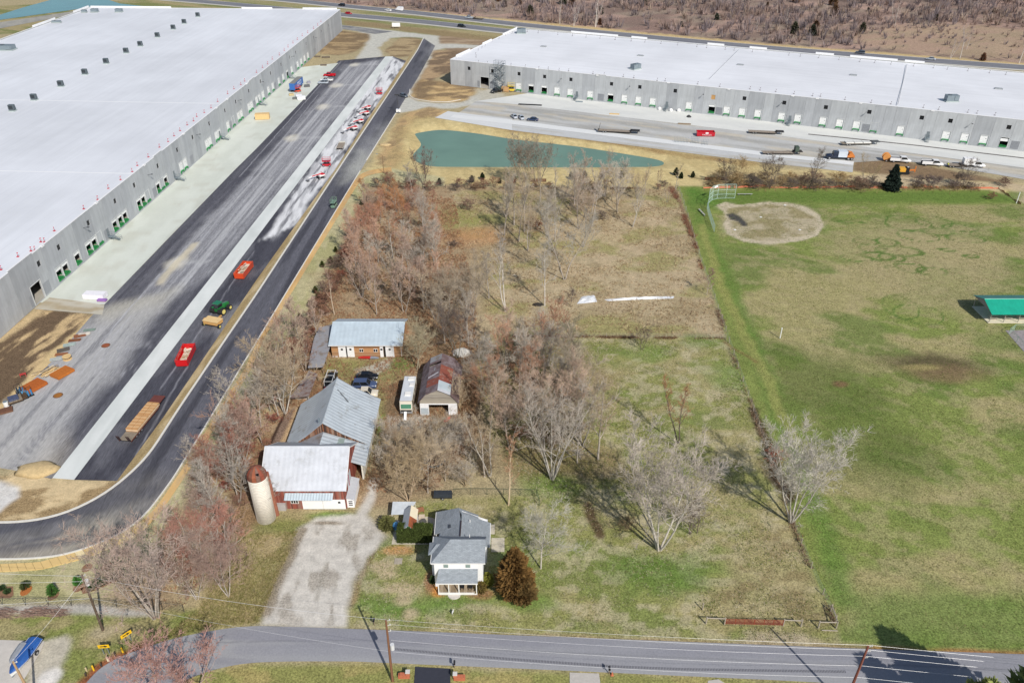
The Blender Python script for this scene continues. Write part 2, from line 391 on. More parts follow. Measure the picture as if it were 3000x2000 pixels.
# pond surrounds
P_([(1130,400),(1190,330),(1260,318),(1310,328),(1330,345),(1500,370),(1750,400),(2100,470),(2200,476),(2330,500),(2450,495),(3000,540),(3100,600),(2900,560),(2000,548),(1100,540),(1075,500)], A(196,178,130),2,2)
P_([(1100,480),(1180,335),(1260,316),(1310,325),(1290,345),(1215,350),(1180,390),(1185,450),(1150,490)], A(150,128,96),2,3); N_([(1100,480),(1180,335),(1260,316),(1310,325),(1290,345),(1215,350),(1180,390),(1185,450),(1150,490)], A(190,160,116),(6,3,1.1),.55,.08,.8,11)
L_([(1330,342),(1500,380),(1760,412),(2000,455),(2200,480)], 2.2, A(150,124,84),1.2,1.5,.9)
N_([(1180,330),(2300,470),(2300,550),(1100,550)], A(172,152,106),(3,12,.3),.5,.1,.5,22)
P_([(2510,466),(2640,470),(2900,520),(3050,560),(2900,530),(2600,520),(2500,500)], A(128,108,84),1.5,1.5); P_([(2500,512),(2620,515),(3050,545),(3300,640),(2990,600),(2960,556),(2700,550),(2500,552)], A(182,165,136),2,2,.9)
P_([(2080,505),(2500,510),(2560,552),(2080,556)], A(160,142,108),3,3,.8)
# yard of the left warehouse: bare earth ahead of the haul road
P_([(-200,1200),(-80,1010),(110,908),(190,905),(270,925),(262,955),(150,1075),(0,1220),(-120,1330)], A(104,87,69),1.2,1.5); N_([(-200,1200),(-80,1010),(110,908),(190,905),(270,925),(262,955),(150,1075),(0,1220)], A(198,172,130),(9,2.2,1.35),.6,.07,.9,13); L_([(-80,1010),(0,990),(110,912)], 1.6, A(186,164,126),1,1.2); L_([(265,935),(240,970),(160,1040),(90,1115),(0,1200),(-90,1290)], 1.5, A(200,176,132),.6,.8)
P_([(-200,1270),(0,1255),(80,1255),(5,1325),(-200,1360)], A(142,122,92),.8,.8)
P_([(-200,1390),(0,1400),(60,1390),(110,1350),(165,1360),(150,1400),(225,1412),(340,1408),(380,1390),(300,1450),(180,1505),(60,1527),(-200,1530)], A(152,130,96),1,1.2); N_([(-200,1390),(0,1400),(110,1350),(165,1360),(150,1400),(340,1408),(180,1505),(60,1527),(-200,1530)], A(208,186,146),(6,3,.3),.52,.07,.9,15)
P_([(-200,1420),(0,1412),(55,1424),(60,1450),(0,1500),(-200,1510)], A(206,204,200),.8,1.2,.9)
# median strip of raw earth between yard and loop road
# straw-mulched verge outside the loop road, then the farm's thicket
P_([(1045,500),(1075,498),(1150,494),(1300,520),(1300,548),(1130,552),(1080,590),(1000,720),(950,830),(900,930),(850,1040),(740,1120),(640,1290),(560,1430),(500,1530),(430,1620),(330,1735),(240,1760),(0,1765),(-200,1760),(-200,1640),(0,1645),(180,1634),(350,1570),(470,1455),(600,1260),(756,1000),(1040,530)], A(178,170,132),.8,1)
N_([(1045,500),(1150,494),(1000,720),(850,1040),(640,1290),(430,1620),(240,1760),(-200,1760),(-200,1640),(180,1634),(470,1455),(756,1000)], A(150,148,98),(3,9,.2),.54,.1,.6,16)
P_([(1075,545),(2000,552),(2050,760),(2110,985),(1600,990),(1350,985),(1180,950),(990,925),(900,1000),(840,1100),(740,1190),(640,1370),(560,1500),(470,1640),(500,1800),(420,1790),(330,1740),(430,1620),(560,1430),(640,1290),(740,1120),(850,1040),(950,830),(1000,720)], A(156,136,108),1.5,2)
# farm ground
P_([(1330,560),(1990,552),(2052,760),(2130,985),(1450,990),(1350,900),(1400,750)], A(170,154,124),3,3)
N_([(1330,560),(1990,552),(2052,760),(2130,985),(1450,990),(1350,900),(1400,750)], A(146,130,100),(7,5,.5),.54,.1,.65,17)
N_([(1330,560),(1990,552),(2052,760),(2130,985),(1450,990)], A(140,136,84),(12,6,.1),.58,.09,.7,19)
N_([(1500,600),(1990,600),(2052,760),(2100,900),(1600,900)], A(178,160,130),(5,4,.1),.56,.08,.75,20)
E_((1355,640),9,9, A(140,138,80),.6,.7); E_((1400,690),8,6, A(176,128,84),.6,.6); E_((1130,600),9,4, A(164,110,86),.6,.6); E_((1120,820),16,14, A(150,128,100),.6,.6)
P_([(1000,930),(1360,950),(1420,1000),(1420,1280),(1250,1470),(1050,1480),(800,1480),(760,1560),(690,1560),(640,1480),(720,1330),(820,1180),(900,1020)], A(136,112,84),2,2)
N_([(1000,930),(1360,950),(1420,1000),(1420,1280),(1250,1470),(800,1480),(640,1480),(720,1330),(820,1180)], A(166,144,116),(4,3,.3),.52,.08,.75,21)
P_([(960,1050),(1180,1052),(1190,1100),(1150,1130),(1130,1230),(1090,1380),(1050,1400),(1060,1300),(1000,1120),(955,1110)], A(138,130,88),1.5,1.5)
E_((1170,1062),3,2.5, C_GRN, .5,.7); E_((1010,1080),5,3, A(136,132,82),.5,.6); P_([(1105,1230),(1125,1210),(1120,1290),(1100,1310),(1090,1290)], A(112,134,60),.6,.6,.8)
P_([(1045,1080),(1150,1050),(1145,1080),(1090,1100),(1100,1140),(1060,1120)], A(178,172,160),.8,1,.85)
L_([(1150,1130),(1150,1250),(1120,1330),(1105,1400)], 1.3, A(116,96,74),.8,.8,.8)
P_([(1170,1215),(1350,1225),(1390,1300),(1300,1330),(1200,1310),(1150,1260)], A(170,162,148),1,1.6,.8); P_([(1060,1260),(1400,1290),(1330,1460),(1180,1470),(1060,1440)], A(152,138,112),1.5,2,.7)
P_([(786,1305),(826,1225),(866,1190),(872,1215),(836,1310)], A(126,106,92),.4,.4); P_([(815,1300),(850,1235),(875,1180),(898,1175),(880,1220),(845,1290),(828,1308)], A(186,158,122),.5,.5)
L_([(788,1305),(828,1222),(842,1195)], .3, A(66,50,42),.15,.1)
# house lawn and paddock
LAWN = [(1030,1835),(1028,1710),(1075,1630),(1140,1580),(1170,1480),(1330,1460),(1500,1450),(1560,1440),(1440,1280),(1410,1050),(1500,985),(2130,990),(2250,1330),(2322,1530),(2452,1835),(2440,1885),(1500,1858)]
P_(LAWN, A(136,136,84),1.5,1.5)
N_(LAWN, A(160,148,110),(7,5,.2),.5,.1,.75,23); N_(LAWN, A(112,124,68),(9,5,-.3),.54,.09,.7,24); N_(LAWN, A(178,168,138),(2.2,1.6,0),.57,.07,.6,25)
P_([(1420,1240),(1600,1240),(1760,1310),(1900,1400),(1700,1420),(1580,1420),(1480,1380)], A(122,104,76),3,3,.7)
P_([(1420,1000),(1720,1010),(1800,1120),(1650,1210),(1440,1200)], A(134,118,86),3,3,.75)
P_([(2120,1640),(2220,1540),(2330,1560),(2440,1830),(2250,1850),(2090,1800)], A(156,144,108),3,3,.7); N_([(2100,1600),(2330,1540),(2440,1830),(2090,1830)], A(128,114,82),(3,2,0),.53,.09,.7,26)
E_((1930,1680),8,4.5, A(88,116,50),.6,.75); E_((2050,1000),4,3, C_GRN, .6,.5); E_((1900,1035),5,3, A(100,128,56),.6,.6)
for p, rx, ry in [((1110,1600),2.2,1.6),((1110,1770),4,1.8),((1230,1770),4.5,1.6),((1320,1765),2.2,1.0),((1430,1740),3.5,1.6),((1560,1770),4,1.5),((1490,1640),3,2),((1190,1790),3,1.4),((2150,1100),5,5),((1610,1420),5,2.5)]:
  E_(p, rx, ry, A(100,128,58),.6,.65)
for p, rx, ry in [((1120,1660),2.2,1.2),((1165,1720),1.6,1.0),((1180,1755),1.5,1.2),((1205,1800),1.4,1.3),((1200,1725),1.5,.8),((1140,1680),1.5,.7)]:
  E_(p, rx, ry, A(178,162,132),.5,.85)
E_((1165,1612),2.8,.9, A(182,136,92),.5,.8); E_((1285,1722),1.2,1.3, A(190,120,60),.4,.8); E_((1410,1738),2.4,.9, A(150,108,80),.5,.8); E_((1258,1700),.8,2.2, A(150,106,82),.4,.8)
L_([(1095,1600),(1080,1630),(1060,1655)], .8, A(104,80,66),.4,.4,.9); L_([(1060,1655),(1040,1700),(1028,1760)], 1.2, A(142,118,92),.6,.6,.8)
L_([(1722,1480),(1735,1520),(1757,1565)], .9, A(86,68,52),.4,.4,.9)
# barn front and drive
P_([(690,1560),(800,1500),(1060,1495),(1130,1570),(1070,1640),(1030,1720),(1026,1832),(900,1838),(750,1830),(600,1850),(480,1880),(380,1900),(560,1780),(640,1700)], A(142,134,94),1.5,1.5)
N_([(560,1780),(640,1700),(690,1560),(890,1500),(760,1830),(480,1890)], A(166,148,114),(4,3,.4),.52,.08,.75,27); E_((860,1540),5,1.5, A(112,120,60),.6,.7); E_((975,1508),4,.9, A(96,124,48),.5,.8)
P_([(885,1545),(930,1512),(1000,1512),(1040,1510),(1060,1470),(1080,1400),(1100,1400),(1092,1470),(1075,1510),(1135,1572),(1070,1634),(1030,1707),(1026,1834),(900,1836),(752,1826),(800,1740),(840,1640)], C_GRAV, .7,1.1)
N_([(885,1545),(1040,1510),(1135,1572),(1070,1634),(1026,1834),(752,1826)], A(150,142,130),(2.2,5,.15),.6,.06,.7,28)
L_([(880,1550),(850,1620),(820,1700),(780,1790)], .9, A(120,106,84),.6,.7,.75); E_((960,1530),2.6,.5, A(120,106,84),.5,.7); L_([(955,1650),(940,1720),(930,1760)], .35, A(150,144,132),.3,.5,.5)
P_([(-200,1790),(0,1795),(250,1790),(400,1800),(560,1780),(600,1850),(440,1893),(285,1960),(245,2005),(-200,2040)], A(122,128,72),1,1.2); N_([(-200,1790),(400,1800),(560,1780),(285,1960),(-200,2040)], A(158,144,108),(4,2.5,.2),.53,.09,.7,29)
P_([(-200,1760),(0,1768),(300,1770),(460,1790),(430,1802),(0,1790),(-200,1785)], A(176,172,166),.5,.5,.85)
P_([(100,1880),(190,1862),(205,1872),(165,1990),(130,2040),(70,2040)], A(186,178,164),.6,1.2,.9); E_((145,1985),1.4,1.6, A(214,210,204),.4,.9); E_((300,1850),1.6,.9, A(186,176,158),.5,.8); E_((315,1855),4,1.8, A(160,146,112),.6,.7)
P_([(520,1945),(640,1962),(760,1942),(1210,1946),(1500,1958),(2250,1992),(3000,2030),(3000,2100),(400,2100),(430,2000)], A(134,134,80),.8,.8); N_([(520,1945),(1210,1946),(2250,1992),(2250,2080),(400,2100)], A(164,148,98),(3,2,0),.53,.09,.7,30)
L_([(240,2005),(285,1962),(350,1925),(440,1896)], .9, A(132,76,54),.5,.7,.9)
L_([(2550,1900),(2800,1904),(3000,1914)], .55, A(164,104,66),.3,.4,.85); L_([(1100,1850),(1500,1864),(2250,1890),(2550,1898)], .5, A(140,118,88),.4,.5,.7); P_([(2215,1850),(2350,1850),(2400,1888),(2150,1882)], A(170,156,134),1,1.2,.8)
# park
P_(GP and [(1985,545),(2010,620),(2052,760),(2095,880),(2130,985),(2165,1085),(2206,1200),(2250,1330),(2300,1460),(2322,1530),(2365,1640),(2405,1730),(2452,1830),(2470,1880),(3500,1925),(3500,600),(3010,600),(2900,556)], C_PARK, .6,.5)
N_([(2080,600),(3300,600),(3300,1850),(2480,1850),(2200,1000)], A(158,147,106),(22,12,.1),.53,.08,.85,32)
N_([(2080,600),(3300,600),(3300,1880),(2480,1880),(2200,1000)], A(98,116,58),(16,9,-.5),.54,.1,.75,33)
N_([(2080,600),(3300,600),(3300,1880),(2480,1880),(2200,1000)], A(160,148,112),(3,2,-.5),.56,.09,.45,34)
P_([(2380,690),(2600,640),(2850,660),(2960,800),(2900,960),(2700,900),(2500,800)], A(158,146,110),6,5,.65)
P_([(2480,1740),(3300,1740),(3300,1890),(2480,1880)], A(100,122,60),3,3,.75); P_([(2020,560),(2990,562),(2990,590),(2020,600)], A(92,116,52),2,2,.8); P_([(2200,1010),(2520,1050),(2640,1200),(2460,1260),(2300,1200)], A(90,104,52),6,5,.75); P_([(2330,1300),(2600,1240),(2760,1340),(2640,1420),(2400,1400)], A(92,104,54),6,5,.75)
E_((2730,1062),9.5,3.6, A(88,80,58),.6,.95,-.1); E_((2770,1095),8,3.2, A(118,98,74),.6,.8); E_((2700,1075),4,1.2, A(150,138,92),.6,.8); E_((2462,1122),1.6,1, A(120,84,70),.5,.7)
L_([(2020,560),(2045,640),(2110,760),(2190,960),(2270,1180),(2330,1330),(2400,1500),(2480,1750)], 1.8, A(92,120,54),1.5,1.4,.7); L_([(2030,560),(2090,600)], 3, A(88,122,52),2,1,.7); L_([(2055,660),(2120,850),(2240,1100),(2330,1300)], 1.2, A(150,146,88),.8,1,.6)
L_([(2206,1200),(2250,1300),(2275,1380),(2310,1460)], 1.0, A(74,60,48),.6,.5,.9); E_((2278,1400),1.6,5, A(70,58,48),.5,.85,.3)
L_([(2120,1000),(2185,1040),(2215,1060)], .4, A(120,96,64),.3,.5,.7)
# baseball infield
INF = [(2098,600),(2125,592),(2165,600),(2250,591),(2310,594),(2360,605),(2400,628),(2413,660),(2395,690),(2350,705),(2250,716),(2180,708),(2130,685),(2118,655),(2128,640),(2120,620)]
P_(INF, A(186,174,150),.3,.1)
P_([(2128,612),(2180,604),(2260,598),(2330,606),(2385,635),(2396,660),(2375,685),(2300,700),(2230,705),(2170,695),(2145,665)], A(140,130,94),.8,.5,.9); N_(INF, A(176,164,140),(6,4,.1),.5,.08,.75,35)
P_([(2128,628),(2150,624),(2170,635),(2185,650),(2190,662),(2172,662),(2160,648),(2140,642)], A(66,66,66),.4,.4,.95)
# fairy rings
for (px, py, rx, ry, w) in [(2535,706,4,2.2,.7),(2551,727,4.2,2.8,.8),(2600,708,3.6,2.6,.8),(2635,735,7.5,3.2,.9),(2572,749,5,2.6,.8),(2612,753,4,2.4,.7),(2667,783,4.6,2.6,.7),(2660,655,8,6,.6),(2738,650,6,4.5,.5),(2745,678,5.4,2.4,.7),(2815,667,6,2.6,.6),(2830,697,6.5,3,.5),(2609,781,2,.9,.6),(2773,730,2.4,1,.6),(2846,750,2.4,1,.6),(2493,650,4,1,.5),(2510,755,5,2,.4),(2735,795,4.5,2.2,.5),(2935,1214,3.0,2.0,.55),(2690,690,7,4,.5),(2640,900,5,6,.35),(2690,920,7,5,.3)]:
  ops.append(('ring', gx(px, py), rx * .8, ry * .95,-.15, w * .55, A(80,108,48),.85))
ops.append(('ell', gx(2920,1000),6,4,0, A(96,118,54),.6,.6))

def make_ground():
  rows = [38.0]
  while rows[-1] < 640: rows.append(rows[-1] + max(.4, rows[-1] * .0040))
  while rows[-1] < 5200: rows.append(rows[-1] * 1.12)
  rows = np.array(rows); nc = 760
  u = np.linspace(-1,1, nc); u = np.sign(u) * (np.abs(u) * .86 + .14 * np.abs(u) ** 9)
  X = u[None, :] * (rows[:, None] * .86 + 38); Y = np.repeat(rows[:, None], nc, 1)
  x = X.ravel(); y = Y.ravel(); z = zground(x, y); z = z + (fbm(x, y, 9,40) - .5) * .12 * (sd_poly(x, y, PARK) > 0) * (y < 240)
  z = np.where(y < 30,0, z) - .06
  idx = np.arange(x.size).reshape(len(rows), nc)
  q = np.stack([idx[:-1, :-1], idx[:-1,1:], idx[1:, 1:], idx[1:, :-1]], -1).reshape(-1,4)
  o = np_mesh('ground', np.c_[x, y, z], q, M_attr('ground_soil', .95,.55,3.6,.6, None, .12,.1), smooth=True)
  set_col(o.data, np.minimum(.85, paint(x, y, ops, C_TAN) * 1.12)); return struct(o)
make_ground()

# ------------------------------------------------------------------ water
def water_mat(name, col):
  m, nt, b = new_mat(name); vec = objco(nt); n = noise(nt, .05,4,.6, vec); r = ramp(nt, n.outputs[0], [(.3, tuple(c * .88 for c in col)),(.7, tuple(c * 1.1 for c in col))])
  nt.links.new(r.outputs[0], b.inputs['Base Color']); b.inputs['Roughness'].default_value = .12; b.inputs['Specular IOR Level'].default_value = .2
  n2 = noise(nt, 1.4,4,.6, vec); bump(nt, n2.outputs[0], .12,.05, b); return m
def grow(poly, d):
  c = np.mean(poly, 0); return [tuple(np.array(p) + (np.array(p) - c) / np.linalg.norm(np.array(p) - c) * d) for p in poly]
struct(sheet('pond_water', grow(POND, 3.2),-1.0, water_mat('pond_water', A(112,142,124))))
struct(sheet('retention_pond_water', POND2,.03, water_mat('retention_water', A(84,138,140))))

# ------------------------------------------------------------------ paved surfaces
YAW = math.atan(.0455)
ASPH = A(80,80,88); FRESH = A(64,64,72)
aops = []
def aP(px, col, soft=1.0, warp=1.5, st=1.0): aops.append(('poly', GP(px), col, soft, warp, st))
def aL(px, w, col, soft=.5, warp=.8, st=1.0): aops.append(('line', GP(px), w, col, soft, warp, st))
def aN(px, col, sc, thr=.5, soft=.1, st=.8, seed=1): aops.append(('patch', GP(px) if px else None, col, sc, thr, soft, st, seed))
ALONG = math.pi / 2 - YAW
aN(None, A(116,116,122),(60,1.6, ALONG),.5,.16,.6,51); aN(None, A(74,74,82),(50,2, ALONG),.56,.12,.5,52)
DUSTY = [(1018,190),(1120,175),(1000,330),(770,620),(600,800),(470,900),(380,1010),(250,1160),(130,1330),(60,1390),(-150,1390),(0,1210),(150,1080),(240,990),(300,960),(400,900),(570,690),(750,500),(885,350)]
aP(DUSTY, A(160,160,163),3.5,2.5,.8); aN(DUSTY, A(192,192,193),(50,.9, ALONG),.5,.12,.6,53); aN(DUSTY, A(112,112,118),(60,1.0, ALONG),.56,.1,.6,56)
aP([(270,905),(330,890),(440,870),(520,840),(470,900),(400,960),(290,950)], A(184,180,168),3,2,.8)
aP([(0,1180),(120,1010),(260,940),(330,990),(250,1120),(120,1290),(40,1400),(-200,1480),(-200,1230)], A(164,164,167),5,3,.7); aN([(-200,1230),(0,1180),(260,940),(330,990),(120,1290),(-200,1480)], A(178,176,172),(30,1.2, ALONG),.5,.14,.6,54)
aP([(70,1250),(180,1290),(170,1350),(60,1400),(-100,1400),(-100,1290)], A(194,184,166),5,3,.85)
aP([(250,960),(330,930),(430,900),(460,905),(330,1085),(200,1255),(120,1370),(0,1405),(-100,1400),(-50,1250),(100,1110)], A(176,175,174),4,2.5,.88); aN([(250,960),(430,900),(330,1085),(120,1370),(-100,1400),(-50,1250)], A(118,118,123),(30,1.0, ALONG),.58,.09,.55,55)
for c in [(945,405 - 92),(985,250),(856,405),(515,770),(1040,190)]:
  aops.append(('ell', gx(*c),2.4,3.6,0, A(214,208,192),.6,.85)); aL([c, (c[0] + 90, c[1] - 2)], .9, A(190,190,190),.8,.6,.5)
for r_ in (4,5.2,6.5,8,9.5): aops.append(('ring', gx(405 + r_ * 3,1040), r_, r_ * .9,.4,.14, A(158,158,162),.6))
aL([(470,830),(515,770),(545,745),(570,715)], 1.0, A(206,196,172),.7,.8,.85)
for a, b in [((330,960),(620,640)),((290,1010),(470,800)),((560,740),(930,280)),((230,1100),(380,930)),((700,520),(1000,180))]:
  aL([a, b], .16, A(184,184,188),.12,.25,.55)
# white concrete dust on the far half of the parking bays
WD = [(1180,185),(1160,235),(1040,420),(960,520),(890,630),(800,700),(850,560),(960,400),(1110,215),(1150,175)]
bops = [('patch', None, A(64,64,72),(40,3, ALONG),.5,.12,.6,57),('patch', None, A(112,112,118),(14,4, ALONG),.58,.08,.6,58),('poly', GP([(1150,168),(1186,186),(1085,330),(985,488),(945,540),(905,585),(880,640),(815,690),(770,700),(1100,215)]), A(226,226,226),.9,1.8,.95),
    ('patch', GP(WD), A(176,176,178),(9,1.4, ALONG + .2),.56,.07,.75,59),('patch', GP(WD), A(96,96,102),(14,1.2, ALONG),.64,.05,.8,60),('line', GP([(700,640 + 260),(650,960)]),1.8, A(150,150,152),1.4,1.4,.5)]
for a, b in [((745,735),(470,1140)),((400,1330),(560,1050))]: bops.append(('line', GP([a, b]),.16, A(170,170,176),.12,.3,.5))
asph_m = M_attr('yard_asphalt', .92,.34,4.0,.7,((1,.12,1),(0,0, YAW)),.01,.2)
road_m = M_attr('loop_road_asphalt', .9,.3,4.0,.7,((1,.12,1),(0,0, YAW)),.01,.25)
conc_m = M_attr('yard_concrete', .85,.09,1.2,.25, None, .0,.25)
strip_m = M_attr('strip_concrete', .85,.07,1.2,.25, None, .0,.25)
ext = lambda a, b, k: (a[0] + (a[0] - b[0]) * k, a[1] + (a[1] - b[1]) * k)
AP_R = GP([(992,185),(750,437),(686,500),(480,712),(306,892)])      # apron's right edge
ST_L = GP([(1129,166),(153,1400)]); ST_R = GP([(1152,166),(217,1405)])
MED_L = GP([(1190,179),(1090,330),(980,500),(750,822),(630,1000),(480,1220),(343,1408)])
# lot asphalt from apron to strip, carried down past the bare earth to the left
LOT_L = GP([(992,178),(686,500),(306,892),(268,925),(160,1050),(40,1165),(-60,1260),(-90,1330),(-60,1360),(60,1380),(150,1402)])
ribbon('yard_asphalt', resample(LOT_L, 170), resample(ST_L, 170),.0, asph_m, 70, aops, ASPH)
ribbon('parking_bay_asphalt', resample(ST_R, 170), resample(MED_L, 170),.0, asph_m, 24, bops, A(78,78,86))
ribbon('concrete_dolly_strip', resample(ST_L, 80), resample(ST_R, 80),.025, strip_m, 6, [('patch', None, A(228,230,226),(14,2, ALONG),.5,.1,.6,61),('patch', None, A(196,200,196),(5,3, ALONG),.6,.07,.5,62)], A(212,216,212))
APR_T0 = 168.5
ribbon('concrete_apron', resample([w1(405), w1(168.5)], 90), resample(AP_R, 90),.03, conc_m, 20, [('patch', None, A(214,218,208),(12,4, ALONG),.5,.12,.7,63),('patch', None, A(192,192,178),(5,3,.3),.62,.06,.5,64),('line', GP([(480,712),(620,560)]),.5, A(180,180,172),.4,1.5,.3)], A(204,208,197))
ribbon('haul_ramp', resample(GP([(98,905),(180,912),(300,922)]),24), resample(GP([(145,872),(230,882),(306,894)]),24),.045, conc_m, 6, [('patch', None, A(168,152,122),(6,.8,-.2),.5,.08,.8,65)], A(192,186,170))
ribbon('median_earth', resample(MED_L, 120), resample([p for p in GP([(1236,116),(1150,250),(1015,449),(746,858),(650,998),(436,1322),(385,1376)])], 120),.02, M_attr('median_soil', .95,.3,3,.4, None, .04,.1),5, [('patch', None, A(196,176,138),(6,1, ALONG),.55,.08,.8,66)], A(158,138,100))
# loop road
ka = smooth_line(KERB_IN, 260,1); kb = smooth_line(ROAD_OUT, 260,1)
rops = [('patch', None, A(104,104,112),(40,1.6, ALONG),.52,.12,.7,67),('patch', None, A(54,54,62),(30,2, ALONG),.58,.08,.6,68),
    ('poly', GP([(1300,60),(1300,300),(1120,380),(1010,500),(1090,500),(1230,330)]), A(168,168,166),10,4,.75),('poly', GP([(1060,440),(1100,470),(1040,520),(1000,540),(1010,500)]), A(176,176,168),3,2,.6),
    ('poly', GP([(330,1440),(520,1400),(440,1520),(300,1600),(150,1640),(-100,1640),(-100,1570),(150,1560)]), A(150,146,138),5,3,.6),('line', GP([(-100,1630),(60,1625),(180,1600),(300,1550)]),2.2, A(190,180,160),1.6,1.6,.5),('patch', GP([(330,1440),(520,1400),(300,1600),(-100,1640),(-100,1530)]), A(84,84,92),(14,2,.3),.55,.08,.7,69)]
ribbon('loop_road', ka, kb, .008, road_m, 16, rops, A(92,92,99))
kerb_m = M('kerb_concrete', A(222,218,208),.8,0,.08,2)
def kerb(name, line, w=.28, h=.14, side=1.0):
  P = np.array(line); T = np.gradient(P, axis=0); T /= np.linalg.norm(T, axis=1)[:, None]; N = np.c_[T[:, 1], -T[:, 0]] * side
  rings = []
  for p, n in zip(P, N):
    a = p + n * w; rings.append([(p[0], p[1], -.05),(p[0], p[1], h),(a[0], a[1], h),(a[0], a[1], -.05)])
  o = MB().loft(rings).build(name, kerb_m); return struct(o)
kerb('kerb_inner', smooth_line(KERB_IN, 260,1),.4,.14,-1.0); kerb('kerb_outer', smooth_line(ROAD_OUT[5:], 200,1),.26,.14,1.0); kerb('kerb_outer_far', smooth_line(ROAD_OUT[3:5], 20,0),.3,.14,1.0); kerb('kerb_junction', smooth_line(GP([(1200,262),(1198,280),(1212,290),(1260,298),(1310,300),(1350,293)]),40,1),.3,.14,-1.0)
# sidewalk: real slabs near the bend, one sheet beyond
walk_m = M_attr('sidewalk_sheet', .9,.14,1.5,.3, None, .0,.2)
si = smooth_line(WALK_I[:11], 150,1); so = smooth_line(WALK_O[:11], 150,1)
side = ribbon('sidewalk', si, so, .03, walk_m, 4, [('patch', None, A(196,158,106),(14,2, ALONG),.5,.1,.8,71),('patch', None, A(190,166,128),(3,2,0),.6,.07,.6,72)], A(218,180,122))
sm = [M('sidewalk_slab_a', A(232,206,150),.85,0,.06,1), M('sidewalk_slab_b', A(222,190,128),.85,0,.06,1), M('sidewalk_slab_c', A(236,216,168),.85,0,.06,1)]
a = smooth_line(WALK_I[9:], 27,0); b = smooth_line(WALK_O[9:], 27,0)
for i in range(26):
  l = .02
  q = [a[i] * (1 - l) + a[i + 1] * l, a[i] * l + a[i + 1] * (1 - l), b[i] * l + b[i + 1] * (1 - l), b[i] * (1 - l) + b[i + 1] * l]
  MB().slab([(p[0], p[1], .07 + .006 * (i % 3)) for p in q], .12).build('slab', sm[(i * 7) % 3 if i < 9 else 1], side)
# right-hand yard
yd = math.atan2(W2_D[1], W2_D[0])
C2_A = [w2(40), w2(255)]; C2_B = GP([(1395,297),(1500,305),(2250,394),(3000,492),(3200,517)])
ribbon('dock_apron', resample([w2(38), w2(262)], 80), resample(C2_B, 80),.03, conc_m, 14, [('patch', None, A(222,222,216),(14,4, yd),.5,.1,.6,73)], A(210,211,207))
C2_C = GP([(1340,333),(1500,352),(2250,448),(2505,476),(2620,468),(2760,486),(2900,508),(3200,560)])
ribbon('yard_gravel', resample(C2_B, 80), resample(C2_C, 80),.0, M_attr('compacted_gravel', .95,.2,1.5,.3, None, .02,.15),14, [('patch', None, A(160,158,152),(30,2, yd),.5,.12,.8,74),('patch', None, A(196,186,166),(14,3, yd),.6,.08,.7,75)], A(190,190,187))
ribbon('concrete_edge_strip', resample(GP([(1330,336),(1500,352),(2250,447),(2502,474)]),60), resample(GP([(1320,344),(1500,364),(2250,458),(2500,484)]),60),.03, strip_m, 4, [], A(222,223,221))
ribbon('yard_edge_gravel', resample(GP([(1318,344),(1500,364),(2250,458),(2500,484)]),60), resample(GP([(1272,342),(1500,382),(2250,478),(2498,505)]),60),.0, MATS['compacted_gravel'], 6, [('patch', None, A(178,172,158),(20,2, yd),.55,.1,.7,76)], A(194,195,194))
ribbon('trailer_pad', resample(GP([(1275,345),(1312,326)]),8), resample(GP([(1500,382),(1500,350)]),8),.012, conc_m, 12, [], A(212,213,212))
# highway: two carriageways with paved shoulders
hw_m = M_attr('highway_asphalt', .9,.12,.5,.1, None, 0,.2); sh_m = M('shoulder', A(196,192,180),.85,0,.06,.3)
H1 = GP([(-1200,-140),(0,-70),(500,-28),(870,3),(1000,17),(1250,41),(1500,70),(1900,109),(2250,141),(2650,172),(3000,198),(3600,240)])
H2 = GP([(-1200,-92),(0,-40),(500,-3),(700,14),(1000,43),(1250,65),(1470,90),(1900,131),(2250,163),(3000,226),(3600,268)])
def offs(P, d):
  P = np.array(P); T = np.gradient(P, axis=0); T /= np.linalg.norm(T, axis=1)[:, None]; N = np.c_[T[:, 1], -T[:, 0]]; return P + N * d
for nm, L in (('highway_far_carriageway', H1),('highway_near_carriageway', H2)):
  S = smooth_line(L, 200,2)
  ribbon(nm, offs(S, -5.2), offs(S, 5.2),.03, hw_m, 8, [('patch', None, A(136,136,140),(60,1.2,-.43),.5,.1,.6,77)], A(118,119,125))
  struct(ribbon(nm + '_shoulder', offs(S, 5.2), offs(S, 8.0),.02, sh_m, 2)); struct(ribbon(nm + '_edge_line', offs(S, -5.6), offs(S, -5.2),.034, M('road_paint', A(228,226,220),.7,0,.05,1),2))
ribbon('crossover', resample(GP([(1985,128),(2060,136)]),6), resample(GP([(1990,112),(2050,120)]),6),.022, sh_m, 3)
ribbon('service_road', resample(GP([(430,62),(800,58),(1000,74),(1150,93)]),60), resample(GP([(430,75),(800,72),(1000,85),(1100,100)]),60),.015, road_m, 4, [('patch', None, A(170,168,160),(30,3,-.3),.5,.1,.8,78)], A(120,120,124))
ribbon('pond_road', resample(GP([(-200,110),(0,66),(205,35),(260,28)]),50), resample(GP([(-200,140),(0,84),(205,45),(260,36)]),50),.015, road_m, 4, [('patch', None, A(172,168,156),(30,3,.3),.5,.1,.7,79)], A(150,148,142))
